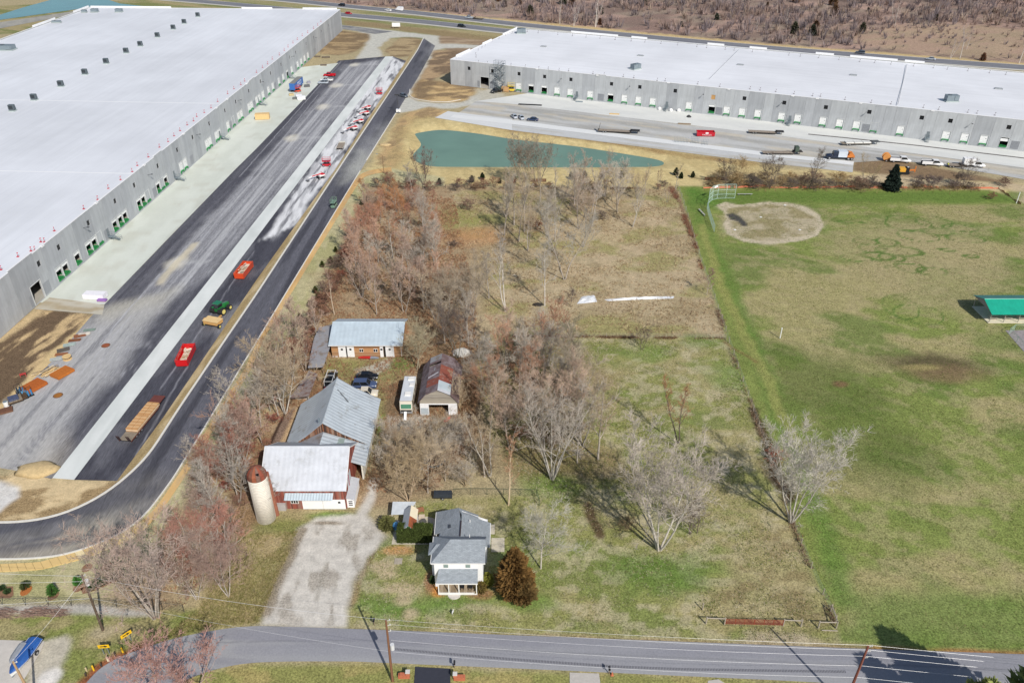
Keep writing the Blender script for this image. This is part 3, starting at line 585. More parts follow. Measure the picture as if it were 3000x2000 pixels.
# country road
CR_T = GP([(249,2003),(287,1959),(350,1922),(446,1888),(520,1866),(600,1850),(680,1837),(750,1832),(900,1836),(1150,1845),(1500,1859),(2250,1888),(2560,1900),(3000,1915),(3300,1926)])
CR_B = GP([(420,2080),(500,2012),(545,1990),(590,1972),(635,1958),(690,1946),(750,1939),(850,1936),(1037,1936),(1212,1944),(1500,1956),(2250,1990),(2560,2006),(3000,2030),(3300,2046)])
crops = [('patch', None, A(134,134,142),(30,1.4,0),.52,.12,.6,80),('line', GP([(640,1880),(1100,1873),(1500,1904),(2250,1935),(3000,1962)]),.12, A(88,88,94),.08,.1,.35)]
for i in range(2):
  crops.append(('line', GP([(700,1862 + 40 * i),(1100,1866 + 38 * i),(1500,1886 + 40 * i),(2250,1920 + 38 * i),(3000,1942 + 40 * i)]),.9, A(142,142,150),.6,.1,.5))
ribbon('country_road', smooth_line(CR_T, 260,1), smooth_line(CR_B, 260,1),.0, M_attr('old_asphalt', .9,.12,3.5,.5, None, .0,.2),22, crops, A(158,158,160))
# rumble strip along the centre: a row of ground-in grooves
CL = smooth_line(GP([(1155,1900),(1300,1913),(1500,1930),(1800,1951),(2000,1959),(2250,1963),(2480,1966)]),300,2); mb = MB()
for i in range(0,299):
  p, q = CL[i], CL[i + 1]; t = (q - p) / np.linalg.norm(q - p); n = np.array([-t[1], t[0]]); c = (p + q) / 2
  for s in (-.085,): mb.quad(*[(c[0] + t[0] * u + n[0] * v, c[1] + t[1] * u + n[1] * v, .006) for u, v in ((s - .06,-.2),(s + .06,-.2),(s + .06,.2),(s - .06,.2))])
struct(mb.build('rumble_strip', M('groove', A(98,98,104),.9), None, False, False), 'structure')
# driveways below the road
struct(sheet('asphalt_driveway', GP([(1216,1951),(1320,1957),(1318,2080),(1208,2080)]),-.02, M('drive_asphalt', A(56,58,68),.9,0,.1,2)))
struct(sheet('concrete_driveway', GP([(1669,1968),(1755,1971),(1770,2080),(1670,2080)]),-.02, M('drive_concrete', A(190,184,176),.9,0,.1,2)))
struct(sheet('neighbour_driveway', GP([(2075,1992),(2105,1988),(2125,2000),(2140,2080),(2050,2080)]),-.02, MATS['drive_concrete']))
pad = struct(sheet('concrete_pad', GP([(-60,1871),(131,1877),(120,1905),(62,2003),(20,2080),(-160,2080)]),-.01, M('old_concrete', A(198,192,184),.9,0,.1,.8)))
# =================================================================== WAREHOUSES
def panel_mesh(w, h, holes, depth=.32):
  """precast panel in the XZ plane, front at y=0 facing -y, holes = (x0, x1, z0, z1) with real reveals"""
  mb = MB(); xs = sorted({0.0, w, *[v for q in holes for v in q[:2]]}); zs = sorted({0.0, h, *[v for q in holes for v in q[2:]]})
  inside = lambda x, z: any(a < x < b and c < z < d for a, b, c, d in holes)
  for i in range(len(xs) - 1):
    for j in range(len(zs) - 1):
      x0, x1, z0, z1 = xs[i], xs[i + 1], zs[j], zs[j + 1]
      if inside((x0 + x1) / 2,(z0 + z1) / 2): continue
      mb.quad((x0,0, z0),(x1,0, z0),(x1,0, z1),(x0,0, z1)); mb.quad((x0, depth, z0),(x0, depth, z1),(x1, depth, z1),(x1, depth, z0))
  for a, b, c, d in holes:
    mb.quad((a, 0, c),(a, 0, d),(a, depth, d),(a, depth, c)); mb.quad((b, 0, c),(b, depth, c),(b, depth, d),(b, 0, d))
    mb.quad((a, 0, d),(b, 0, d),(b, depth, d),(a, depth, d)); mb.quad((a, 0, c),(a, depth, c),(b, depth, c),(b, 0, c))
  mb.quad((0,0,0),(0,0, h),(0, depth, h),(0, depth, 0)); mb.quad((w, 0,0),(w, depth, 0),(w, depth, h),(w, 0, h)); mb.quad((0,0, h),(w, 0, h),(w, depth, h),(0, depth, h))
  return mb
def precast(i):
  tone = [(176,179,182),(184,187,189),(168,171,174),(180,183,185)][i]
  nm = 'precast_%d' % i
  if nm in MATS: return MATS[nm]
  m, nt, b = new_mat(nm); vec = objco(nt, (1.2,1.2,.12)); n = noise(nt, 1.2,6,.7, vec); v2 = objco(nt); n2 = noise(nt, .25,4,.6, v2)
  c = A(*tone); r = ramp(nt, n.outputs[0], [(.25, tuple(q * .84 for q in c)),(.75, tuple(q * 1.1 for q in c))]); r2 = ramp(nt, n2.outputs[0], [(.3,(.9,) * 3),(.7,(1.08,) * 3)])
  nt.links.new(mixc(nt, r.outputs[0], r2.outputs[0], 1.0, 'MULTIPLY'), b.inputs['Base Color']); b.inputs['Roughness'].default_value = .85; MATS[nm] = m; return m
door_m = M('dock_door_white', A(238,238,236),.5,0,.03,1); lev_m = M('dock_leveler_green', A(44,138,74),.6,0,.15,2); louv_m = M('louvre_grey', A(150,153,158),.6,0,.1,3); steel_m = M('galvanised_steel', A(140,152,158),.5,.3,.15,2); dark_m = M('window_glass_dark', (.012,.014,.017),.2,0,.1,1); inn_m = M('interior_dark', A(70,70,72),.9,0,.2,.2)
memb = {}
def roof_mat(name, col, ang, seam):
  m, nt, b = new_mat(name); vec = objco(nt, (1,1,1),(0,0,-ang)); 
  va = objco(nt, (.02,.5,1),(0,0,-ang)); n = noise(nt, 1.0,5,.6, va); r = ramp(nt, n.outputs[0], [(.3, tuple(c * .955 for c in col)),(.7, tuple(min(.9, c * 1.03) for c in col))])
  n2 = noise(nt, .03,4,.6, vec); r2 = ramp(nt, n2.outputs[0], [(.35,(.91,) * 3),(.65,(1.04,) * 3)])
  c = mixc(nt, r.outputs[0], r2.outputs[0], 1.0, 'MULTIPLY')
  br = nt.nodes.new('ShaderNodeTexBrick'); br.inputs['Scale'].default_value = 1.0; br.inputs['Brick Width'].default_value = 30; br.inputs['Row Height'].default_value = seam; br.inputs['Mortar Size'].default_value = .035; br.inputs['Color1'].default_value = (1,1,1,1); br.inputs['Color2'].default_value = (.985,.985,.985,1); br.inputs['Mortar'].default_value = (.9,.9,.91,1)
  nt.links.new(vec, br.inputs['Vector']); c = mixc(nt, c, br.outputs[0], 1.0, 'MULTIPLY')
  nt.links.new(c, b.inputs['Base Color']); b.inputs['Roughness'].default_value = .6; b.inputs['Specular IOR Level'].default_value = .25; return m
DOORW, DOORH, DZ = 2.6,3.1,1.15
def warehouse(name, label, org, dvec, height, length, width, bays, roofcol, seam, side_left=True):
  """dock wall from org along dvec; bays = list of (t, kind); building lies on the side away from the yard"""
  ang = math.atan2(dvec[1], dvec[0]); W = thing(name, label, 'warehouse', (org[0], org[1], 0), ang)
  feats = []
  for t, k in bays:
    if k == 'closed' or k == 'open' or k == 'half': feats.append((t - DOORW / 2, t + DOORW / 2, DZ, DZ + DOORH, k, t))
    elif k == 'ramp': feats.append((t - 2.1, t + 2.1,.05,4.9, k, t))
    elif k == 'win': feats.append((t - .72, t + .72, height * .66, height * .66 + 1.5, k, t))
    elif k == 'ply': feats.append((t - .8, t + .8, height * .66 - 1.0, height * .66 + .8, k, t))
    elif k == 'louvre': feats.append((t - 1.35, t + 1.35,.5,3.4, k, t))
    elif k == 'vent': feats.append((t - .55, t + .55,.4,3.0, k, t))
  joints = [0.0]
  while joints[-1] < length - 2:
    nx = min(length, joints[-1] + 3.66); bad = [f for f in feats if f[0] - .25 < nx < f[1] + .25]
    if bad: nx = min(length, max(f[1] for f in bad) + .45)
    bad = [f for f in feats if f[0] - .25 < nx < f[1] + .25]
    if bad: nx = max(f[1] for f in bad) + .45
    joints.append(min(nx, length))
  rr = random.Random(len(bays)); cache = {}
  for a, b in zip(joints[:-1], joints[1:]):
    w = b - a - .035; holes = [(f[0] - a, f[1] - a, f[2], f[3]) for f in feats if f[0] > a and f[1] < b]
    hh = height + rr.choice([0,0,0,.0,.35]) * (rr.random() < .35); key = (round(w, 2), round(hh, 2), tuple(tuple(round(v, 2) for v in q) for q in holes)); mi = rr.randrange(4)
    if key not in cache: mb_ = panel_mesh(w, hh, holes); cache[key] = mb_.mesh('wall_panel'); mb_.fixn(cache[key])
    o = bpy.data.objects.new('wall_panel', cache[key]); COL.objects.link(o); o.parent = W; o.location = (a, rr.uniform(-.012,.012),0)
    if not cache[key].materials: cache[key].materials.append(None)
    o.material_slots[0].link = 'OBJECT'; o.material_slots[0].material = precast(mi)
    MB().box(0, w, -.06,.4, hh + .002, hh + .12).build('coping', M('coping_white', A(236,236,236),.6,0,.03,1), W).location = (a, 0,0)
  # shared part meshes
  dm = MB()
  for i in range(5): dm.box(-DOORW / 2 + .03, DOORW / 2 - .03,.16 + .006 * (i % 2),.22,.03 + i * .61,.61 + i * .61 + .0)
  dmesh = dm.mesh('dock_door'); dmesh.materials.append(door_m)
  wm = MB().box(.35,.75,.15,.17,1.75,1.9).mesh('door_window'); wm.materials.append(dark_m)
  hm = MB().box(-DOORW / 2 + .03, DOORW / 2 - .03,.17,.22,2.1,3.1).mesh('dock_door_raised'); hm.materials.append(door_m)
  lm = MB().box(-1.1,1.1,-.3,.3,-.1,.14).box(-1.2,-.95,-.32,-.01,-.6,.02).box(.95,1.2,-.32,-.01,-.6,.02).mesh('dock_leveler'); lm.materials.append(lev_m)
  lm2 = MB().slab([(-1.0,-.2,.3),(1.0,-.2,.3),(1.0,2.4,.03),(-1.0,2.4,.03)], .08).box(-1.2,1.2,-.24,-.01,-.35,.02).mesh('dock_leveler'); lm2.materials.append(lev_m)
  fm = MB().box(-1.42,-1.31,-.08,.02,-.02,3.2).box(1.31,1.42,-.08,.02,-.02,3.2).box(-1.42,1.42,-.08,.02,3.1,3.22).mesh('door_frame'); fm.materials.append(M('door_frame_pale', A(206,208,206),.6,0,.04,1))
  gm = MB().box(-.72,.72,.22,.26,0,1.5).mesh('window'); gm.materials.append(dark_m)
  om = MB().box(-.02,.02,.17,.21,0,1.5).box(-.72,.72,.17,.21,.73,.77).mesh('mullion'); om.materials.append(M('mullion_dark', A(50,52,55),.5))
  vm = MB()
  for i in range(9): vm.box(-1.35 + i * .3,-1.35 + i * .3 + .24,-.02,.12,.5,3.4)
  vmesh = vm.mesh('louvre'); vmesh.materials.append(louv_m)
  def inst(nm, me, t, z, par=W):
    o = bpy.data.objects.new(nm, me); COL.objects.link(o); o.parent = par
    o.location = (t, 0, z) if par is W else (0,0,0); return o
  for f0, f1, z0, z1, k, t in feats:
    if k == 'closed': d = inst('dock_door', dmesh, t, z0); inst('door_window', wm, 0,0, d); inst('dock_leveler', lm, t, z0); inst('door_frame', fm, t, z0)
    elif k == 'open': inst('dock_door', hm, t, z0); inst('dock_leveler', lm2, t, z0); inst('door_frame', fm, t, z0)
    elif k == 'half': inst('dock_door', hm, t, z0 - .4); inst('dock_leveler', lm2, t, z0); inst('door_frame', fm, t, z0)
    elif k == 'win': w_ = inst('window', gm, t, z0); inst('mullion', om, 0,0, w_)
    elif k == 'ply': MB().box(-.8,.8,.1,.16,0,1.8).build('boarded_opening', M('plywood', A(196,152,98),.8,0,.15,3), W).location = (t, 0, z0)
    elif k == 'louvre': inst('louvre', vmesh, t, 0)
    elif k == 'vent': v = inst('vent', vmesh, t, 0); v.scale = (.4,1,.9)
    elif k == 'ramp': MB().box(-2.3,-2.12,-.08,.05,.05,5).box(2.12,2.3,-.08,.05,.05,5).box(-2.3,2.3,-.08,.05,4.92,5.1).build('door_frame', MATS['door_frame_pale'], W).location = (t, 0,0)
  # other walls, floor, roof deck, membrane
  MB().box(.2, length - .2, width - .3, width, 0, height).box(0,.32,.35, width, 0, height + .0).box(length - .32, length, .35, width, 0, height).build('wall', precast(1), W)
  MB().box(.3, length - .3,.3, width - .3,.02, DZ - .05).build('floor_slab', M('floor_slab', A(176,170,158),.8,0,.1,.3), W)
  MB().box(.33, length - .33,.33, width - .31, height - .75, height - .45).build('roof_deck', inn_m, W)
  sh = .35
  rm = MB().quad((.33,.33, height - .22),(length - .33,.33, height - .22),(length - .33, width * .5, height - .22 + sh),(.33, width * .5, height - .22 + sh))
  rm.quad((.33, width * .5, height - .22 + sh),(length - .33, width * .5, height - .22 + sh),(length - .33, width - .3, height - .22),(.33, width - .3, height - .22))
  rm.box(.33, length - .33,.33, width - .31, height - .6, height - .32)
  rm.build('roof', roof_mat(name + '_membrane', roofcol, 0, seam), W)
  mc = MATS['coping_white']
  MB().box(-.05,.36,.45, width, height + .002, height + .14).box(length - .36, length + .05,.45, width, height + .002, height + .14).box(.0, length, width - .35, width + .06, height + .16, height + .3).build('parapet_coping', mc, W)
  return W, ang
def stairs(W, t, hgt=1.15, flip=1):
  s = MB(); n = 6
  s.box(-.7,.7,-1.5,-.02, hgt - .08, hgt)
  for i in range(n): s.box(-.55,.55,-1.5 - .3 * (i + 1),-1.5 - .3 * i, hgt - hgt / n * (i + 1) - .05, hgt - hgt / n * (i + 1))
  o = s.build('steps', steel_m, W); o.location = (t, 0,0)
  for x in (-.68,.68):
    r = MB().bar((x, -.1, hgt),(x, -.1, hgt + 1.05),.06,.06).bar((x, -1.45,0),(x, -1.45, hgt + 1.05),.06,.06)
    r.bar((x, -.1, hgt + 1.05),(x, -1.45, hgt + 1.05),.06,.06); r.bar((x, -1.45, hgt + 1.05),(x, -3.3,1.05),.06,.06); r.bar((x, -3.3,0),(x, -3.3,1.05),.06,.06); r.bar((x, -1.45, hgt + .5),(x, -3.3,.5),.05,.05)
    r.build('handrail', steel_m, o)
  MB().box(-.5,.5,-.05,.02, hgt, hgt + 2.15).build('personnel_door', M('steel_door', A(120,128,132),.5), W).location = (t, 0,0)
def t1(px, py): return float(np.dot(np.array(gx(px, py)) - np.array(w1(160)), WH1_D)) + 160
def t2(px, py): return float(np.dot(np.array(gx(px, py)) - W2_0, W2_D))
def zo(x, y, rx, ry, s=3.136): return (rx + x / s, ry + y / s)
# ---- left warehouse: local x runs along the dock wall, away from the camera
W1H = 11.5; L0, L1 = 118.0,494.5; LEN1 = L1 - L0; far = w1(L0)
lx = lambda t: t - L0
b1 = []
def add1(pts, k, rx, ry):
  for x, y in pts: p = zo(x, y, rx, ry); b1.append((lx(t1(*p)), k))
add1([(580,1025),(637,975),(742,878),(850,785),(900,740),(945,697),(1090,572),(1140,528),(1187,490),(1308,375),(1350,340),(1388,305),(1462,235),(1500,205),(1537,168)], 'open', 0,500)
add1([(1922,1390),(1950,1365),(2005,1312),(2030,1288),(2110,1217),(2160,1175),(2208,1130),(2232,1108),(2300,1045),(2322,1025),(1660,1600),(1700,1568)], 'closed', 0,0)
add1([(15,985),(40,960),(68,930),(112,885),(155,850),(208,800),(245,765),(325,695),(412,618),(440,590),(480,562),(378,650)], 'closed', 750,0); add1([(292,730)], 'open', 750,0)
add1([(1778,1515)], 'louvre', 0,0); add1([(2078,1215),(2335,1000)], 'louvre', 0,0); add1([(990,640),(1420,250),(395,1150)], 'louvre', 0,500); add1([(168,830),(360,660),(528,510)], 'louvre', 750,0); add1([(320,1215)], 'ramp', 0,500); add1([(275,1260)], 'vent', 0,500); add1([(540,500)], 'vent', 750,0)
def t1h(px, py, z):
  return float(np.dot(np.array(gx(px, py, z)) - np.array(w1(160)), WH1_D)) + 160
for x, y, rx, ry in [(305,870,0,500),(550,672,0,500),(822,450,0,500),(1063,253,0,500),(1240,110,0,500),(1438,1515,0,0),(1617,1367,0,0),(1748,1262,0,0),(1900,1137,0,0),(2040,1022,0,0),(2141,937,0,0),(2260,840,0,0),(18,748,750,0),(121,665,750,0),(197,602,750,0),(286,530,750,0),(353,475,750,0),(433,408,750,0),(507,347,750,0),(577,290,750,0),(643,235,750,0)]:
  p = zo(x, y, rx, ry); b1.append((lx(t1h(p[0], p[1], 8.3)), 'win'))
def dedupe(b):
  wid = {'open': 1.35, 'closed': 1.35, 'louvre': 1.4, 'ramp': 2.35, 'vent': .6}; low = sorted([q for q in b if q[1] in wid]); out = []
  for t, k in low:
    if out and t - wid[k] < out[-1][0] + wid[out[-1][1]] + .12: t = out[-1][0] + wid[out[-1][1]] + wid[k] + .15
    out.append((t, k))
  return out
def fix_wins(b):
  low = dedupe(b)
  res = list(low)
  for t, k in b:
    if k in ('win', 'ply'):
      near = [q for q in low if abs(q[0] - t) < 2.3]
      res.append((near[0][0] if near else t, k))
  # windows must not straddle: keep 2.2 m from each other
  return res
W1, ang1 = warehouse('warehouse', 'long grey precast warehouse with white roof on the left', far, WH1_D, W1H, LEN1,149.0, fix_wins(b1), A(224,226,230),3.0)

for x, y, rx, ry in [(1090,625,0,500),(1680,85,0,500),(2090,1280,0,0),(80,965,750,0),(335,720,750,0)]:
  p = zo(x, y, rx, ry); stairs(W1, lx(t1(*p)) - .8)
def scupper(W, t, h): MB().box(-.55,.55,-.16,.5, h - .28, h + .2).build('scupper', MATS['coping_white'], W).location = (t, 0,0)
def wall_light(W, t, z): MB().bar((0,-.01, z),(.25,-1.1, z + .12),.1,.1).box(.05,.5,-1.5,-.9, z + .06, z + .2).build('wall_light', M('lamp_dark', A(72,74,78),.6), W).location = (t, 0,0)
for x, y, rx, ry in [(905,295,0,500),(410,690,0,500),(1347,1515,0,0),(1707,1228,0,0),(2003,990,0,0),(2087,910,0,0),(2278,770,0,0)]:
  p = zo(x, y, rx, ry); scupper(W1, lx(t1h(p[0], p[1], W1H)), W1H)
for x, y, rx, ry in [(793,527,0,500),(1380,40,0,500),(1825,1240,0,0),(2200,925,0,0),(50,757,750,0),(330,522,750,0),(530,352,750,0)]:
  p = zo(x, y, rx, ry); wall_light(W1, lx(t1h(p[0], p[1], 8.2)),8.2)
# raised parapet blocks at the far end
for a, b in [(2,22),(40,58),(100,148)]:
  MB().box(LEN1 - .4, LEN1 + .04, a, b, W1H + .14, W1H + .9).build('parapet_block', MATS['coping_white'], W1)
for a, b in [(LEN1 - 60, LEN1 - 38),(LEN1 - 150, LEN1 - 120),(LEN1 - 18, LEN1 - 1)]:
  MB().box(a, b, 149 - .3,149.08, W1H + .32, W1H + 1.2).build('parapet_block', MATS['coping_white'], W1)
def to_local(W, p):
  v = Matrix.Rotation(-W.rotation_euler.z, 3, 'Z') @ (Vector((p[0], p[1], 0)) - Vector((W.location.x, W.location.y, 0))); return v.x, v.y
fan_m = M('fan_housing', A(96,106,110),.5,.2,.1,2); curb_m = M('fan_curb', A(176,186,184),.5,.2,.1,2)
def roof_fan(W, px, py, z, sc=1.0):
  x, y = to_local(W, gx(px, py, z)); q = MB().box(-1.15,1.15,-.95,.95,0,.55).build('fan_curb', curb_m, W); q.location = (x, y, z - .05); q.scale = (sc,) * 3; q.rotation_euler.z = -W.rotation_euler.z
  MB().loft([[(-.85,-.75,.55),(.85,-.75,.55),(.85,.75,.55),(-.85,.75,.55)], [(-.98,-.8,1.0),(.98,-.8,1.0),(.98,.8,1.0),(-.98,.8,1.0)], [(-.98,-.7,2.5),(.98,-.7,2.5),(.98,.6,2.5),(-.98,.6,2.5)]]).build('fan_hood', fan_m, q)
  MB().box(-.7,.7,-.83,-.78,1.1,2.3).build('fan_grille', M('grille_dark', A(52,58,62),.6), q)
for x, y in [(120,1025),(320,925),(565,800),(785,690),(980,590),(1163,493),(1293,430),(1450,348),(1595,276),(1695,223),(1820,160)]:
  p = zo(x, y, 0,0); roof_fan(W1, p[0], p[1], W1H)
def roof_unit(W, px, py, z, sx, sy, sz, rot=0.0):
  x, y = to_local(W, gx(px, py, z)); q = MB().box(-sx / 2, sx / 2,-sy / 2, sy / 2,0,.4).build('unit_curb', curb_m, W); q.location = (x, y, z - .05); q.rotation_euler.z = -W.rotation_euler.z + rot
  MB().box(-sx * .45, sx * .45,-sy * .42, sy * .42,.4, sz).box(sx * .1, sx * .4,-sy * .47,-sy * .42,.6, sz - .2).build('unit_cabinet', M('unit_grey', A(128,140,146),.5,.1,.1,1), q)
  MB().tube((-sx * .2,0, sz),(-sx * .2,0, sz + .12), min(sx, sy) * .25, None, 12).build('unit_fan', fan_m, q)
for x, y, sx, sy, sz in [(775,115,3,2,1.4),(872,112,4,3,1.8),(1095,112,4,3,1.8),(520,208,5,2,1),(60,458,8,5,2.2)]:
  p = zo(x, y, 0,0); roof_unit(W1, p[0], p[1], W1H, sx, sy, sz)
for y0, y1, x0, x1 in [(0,0,0,0)]: pass
# white weld seams that cross the roof
for tt in (lx(300.0), lx(226.0)):
  MB().quad((tt, .4, W1H - .215),(tt + .55,.4, W1H - .215),(tt + .55,74.5, W1H + .135),(tt, 74.5, W1H + .135)).quad((tt, 74.5, W1H + .135),(tt + .55,74.5, W1H + .135),(tt + .55,148.6, W1H - .212),(tt, 148.6, W1H - .212)).build('expansion_joint', M('joint_white', A(246,247,250),.6,0,.02,1), W1)
# ---- right warehouse
W2H = 11.0; b2 = []
def t2z(p, z): return float(np.dot(np.array(gx(p[0], p[1], z)) - W2_0, W2_D))
def add2(pts, k, rx, ry, z, s=3.136):
  for x, y in pts: b2.append((t2z(zo(x, y, rx, ry, s), z), k))
add2([(395,880),(515,895),(697,918),(1017,952),(1145,968),(1275,985),(1610,1022),(1957,1065),(2100,1080),(2245,1095)], 'closed', 1500,0, DZ)
add2([(158,850),(277,865),(890,935),(1820,1045)], 'open', 1500,0, DZ); add2([(828,915),(1893,1040)], 'louvre', 1500,0,.5)
add2([(113,1120),(262,1138),(492,1165),(648,1183),(803,1200),(963,1220),(1208,1250),(1628,1300),(1800,1320),(1975,1338)], 'closed', 2250,0, DZ); add2([(2160,1360)], 'half', 2250,0, DZ); add2([(890,1200),(2250,1360)], 'louvre', 2250,0,.5)
add2([(1118,1140)], 'ramp', 1250,80,.05,6.533); add2([(1012,1130)], 'vent', 1250,80,.4,6.533); add2([(1243,1155)], 'louvre', 1250,80,.5,6.533); add2([(1362,1185),(1720,1225)], 'closed', 1250,80, DZ, 6.533)
wz = W2H * .66 + .75
add2([(40,690),(338,722),(582,748),(897,783),(1220,818),(1490,846),(2193,922)], 'win', 1500,0, wz); add2([(1836,885)], 'ply', 1500,0, wz); add2([(213,963),(598,1004),(997,1047),(1413,1092),(1757,1128),(2202,1178)], 'win', 2250,0, wz); add2([(770,810),(1238,862)], 'win', 1250,80, wz, 6.533)
b2 += [(236, 'closed'),(241, 'closed')]
def spread(b):
  wid = {'open': 1.35, 'closed': 1.35, 'half': 1.35, 'louvre': 1.4, 'ramp': 2.35, 'vent': .6, 'win': .75, 'ply': .85}
  low = sorted(q for q in b if q[1] not in ('win', 'ply')); out = []
  for t, k in low:
    if out and t - wid[k] < out[-1][0] + wid[out[-1][1]] + .12: t = out[-1][0] + wid[out[-1][1]] + wid[k] + .15
    out.append((t, k))
  for t, k in b:
    if k in ('win', 'ply'):
      nr = [q for q in out if abs(q[0] - t) < wid[q[1]] + 1.6]; out.append((nr[0][0] if nr else t, k))
  return out
W2, ang2 = warehouse('warehouse', 'grey precast warehouse with white roof beside the teal pond', w2(0), W2_D, W2H, 262.0,77.0, spread(b2), A(232,233,236),3.0)
for x, y, rx in [(570,930,1500),(1398,1030,1500),(180,1165,2250),(1455,1315,2250)]:
  stairs(W2, t2z(zo(x, y, rx, 0),0))
for x, y, rx in [(215,640,1500),(770,700,1500),(1425,770,1500),(1985,828,1500),(228,880,2250),(455,900,2250),(850,955,2250),(1515,1022,2250)]: scupper(W2, t2z(zo(x, y, rx, 0), W2H), W2H)
for x, y, rx in [(450,725,1500),(1080,793,1500),(1757,865,1500),(127,943,2250),(907,1027,2250),(1870,1135,2250)]: wall_light(W2, t2z(zo(x, y, rx, 0),8),8.0)
for a, b in [(30,55),(62,70),(100,108),(120,128),(150,158),(165,185),(188,196),(240,250)]: MB().box(a, b, 77 - .3,77.1, W2H + .32, W2H + 1.1).build('parapet_block', MATS['coping_white'], W2)
for a, b in [(6,20),(34,44),(58,76)]: MB().box(-.08,.34, a, b, W2H + .16, W2H + .8).build('parapet_block', MATS['coping_white'], W2)
for x, y, rx in [(290,434,1500),(1180,518,1500),(2097,602,1500),(783,697,2250),(2117,822,2250)]:
  X, Y = to_local(W2, gx(*zo(x, y, rx, 0), W2H)); MB().box(-1.5,1.5,-.8,.8,0,.45).box(-1.3,1.3,-.6,.6,.45,.6).build('roof_hatch', M('hatch_grey', A(166,170,172),.5,.1,.1,1), W2).location = (X, Y, W2H - .05)
p = zo(1135,635,1500,0); roof_unit(W2, p[0], p[1], W2H, 4.5,3,2.2, R(35)); p = zo(1680,930,2250,0); roof_unit(W2, p[0], p[1], W2H, 5.0,3,2.4,0); p = zo(85,305,1500,0); roof_unit(W2, p[0], p[1], W2H, 5.0,4,2.2,0)
for (a, b) in [(zo(1275,600,2250,0), zo(1190,970,2250,0)),(zo(2080,465,1500,0), zo(1815,730,1500,0))]:
  A_ = to_local(W2, gx(a[0], a[1], W2H)); B_ = to_local(W2, gx(b[0], b[1], W2H)); MB().tube((A_[0], A_[1], W2H + .35),(B_[0], B_[1], W2H + .35),.09, None, 6).build('roof_pipe', M('pipe_grey', A(150,154,158),.5), W2)
# ---- warning-line stanchions that stand loose on the roofs
def stanchion_proto(col, nm):
  t = thing('roof_stanchion', nm[0], 'stanchion', (0,0,0),0, nm[1])
  MB().box(-.28,.28,-.28,.28,0,.08).build("base", M(nm[2] + '_base', col, .6), t); MB().tube((0,0,.08),(.03,0,1.1),.05,.045,6).build('post', M(nm[2] + '_post', col, .6), t); MB().box(.0,.28,-.02,.02,.9,1.1).build('flag', M(nm[2] + '_flag', col, .6), t); return t
def strew(proto, pts, z, rot):
  first = True
  for px, py in pts:
    o = proto if first else copy_tree(proto); first = False; p = gx(px, py, z); o.location = (p[0], p[1], z); o.rotation_euler = (0,0, rot + rnd.uniform(-.6,.6))
pts = [zo(x, y, 0,500) for x, y in [(10,910),(165,790),(285,738),(320,732),(375,655),(408,655),(500,553),(770,352),(897,266),(995,164),(1108,84),(1215,10)]] + [zo(x, y, 0,0) for x, y in [(1262,1522),(1363,1444),(1465,1354),(1545,1303),(1600,1250),(1655,1203),(1720,1150),(1778,1113),(1808,1073),(1877,1036),(1940,993),(2000,935),(2092,863),(2150,818),(2213,781),(2248,748)]] + [zo(x, y, 750,0) for x, y in [(5,668),(60,623),(107,590),(150,546),(215,508),(260,466),(295,435),(340,398),(380,366),(425,331),(475,303),(530,265),(567,235),(597,203)]]
strew(stanchion_proto(A(190,40,58),('red warning-line stanchion on the roof edge of the left warehouse', 'red stanchions on the left warehouse roof', 'red_stanchion')), pts, W1H - .2,0)
pts = [zo(x, y, 1500,0) for x, y in [(332,640),(432,650),(520,655),(743,680),(845,693),(1022,707),(1118,717),(1333,743),(1406,747),(1705,775),(1908,797),(2185,820),(2277,830)]] + [zo(x, y, 2250,0) for x, y in [(70,845),(237,865),(407,883),(480,888),(705,917),(945,945),(1127,958),(1425,990),(1565,1008),(1833,1035),(1917,1043),(2082,1060)]] + [zo(x, y, 1250,80,6.533) for x, y in [(990,680),(1160,698),(1367,713),(1612,738),(1885,768),(2143,798),(945,578),(937,532),(985,460),(1057,415),(1120,380),(1250,305),(1383,240),(1508,177),(1635,130)]]
strew(stanchion_proto(A(104,92,92),('dark warning-line stanchion near the front or left roof edge of the pond-side warehouse', 'stanchions along the front of the pond-side warehouse roof', 'dark_stanchion')), pts, W2H - .2, ang2)
pts = [zo(x, y, 1500,0) for x, y in [(140,295),(240,305),(420,320),(555,333),(680,345),(807,355),(947,367),(1095,380),(1220,390),(1367,403),(1520,417),(1697,433),(1787,442),(1958,457),(2040,465),(2207,480)]] + [zo(x, y, 2250,0) for x, y in [(190,510),(295,520),(463,535),(650,550),(840,570),(977,580),(1127,593),(1335,610),(1517,627),(1645,640),(1833,655),(2032,673),(2182,688)]]
strew(stanchion_proto(A(104,92,92),('dark warning-line stanchion along the rear roof edge of the pond-side warehouse', 'stanchions along the rear of the pond-side warehouse roof', 'dark_stanchion')), pts, W2H - .2, ang2)
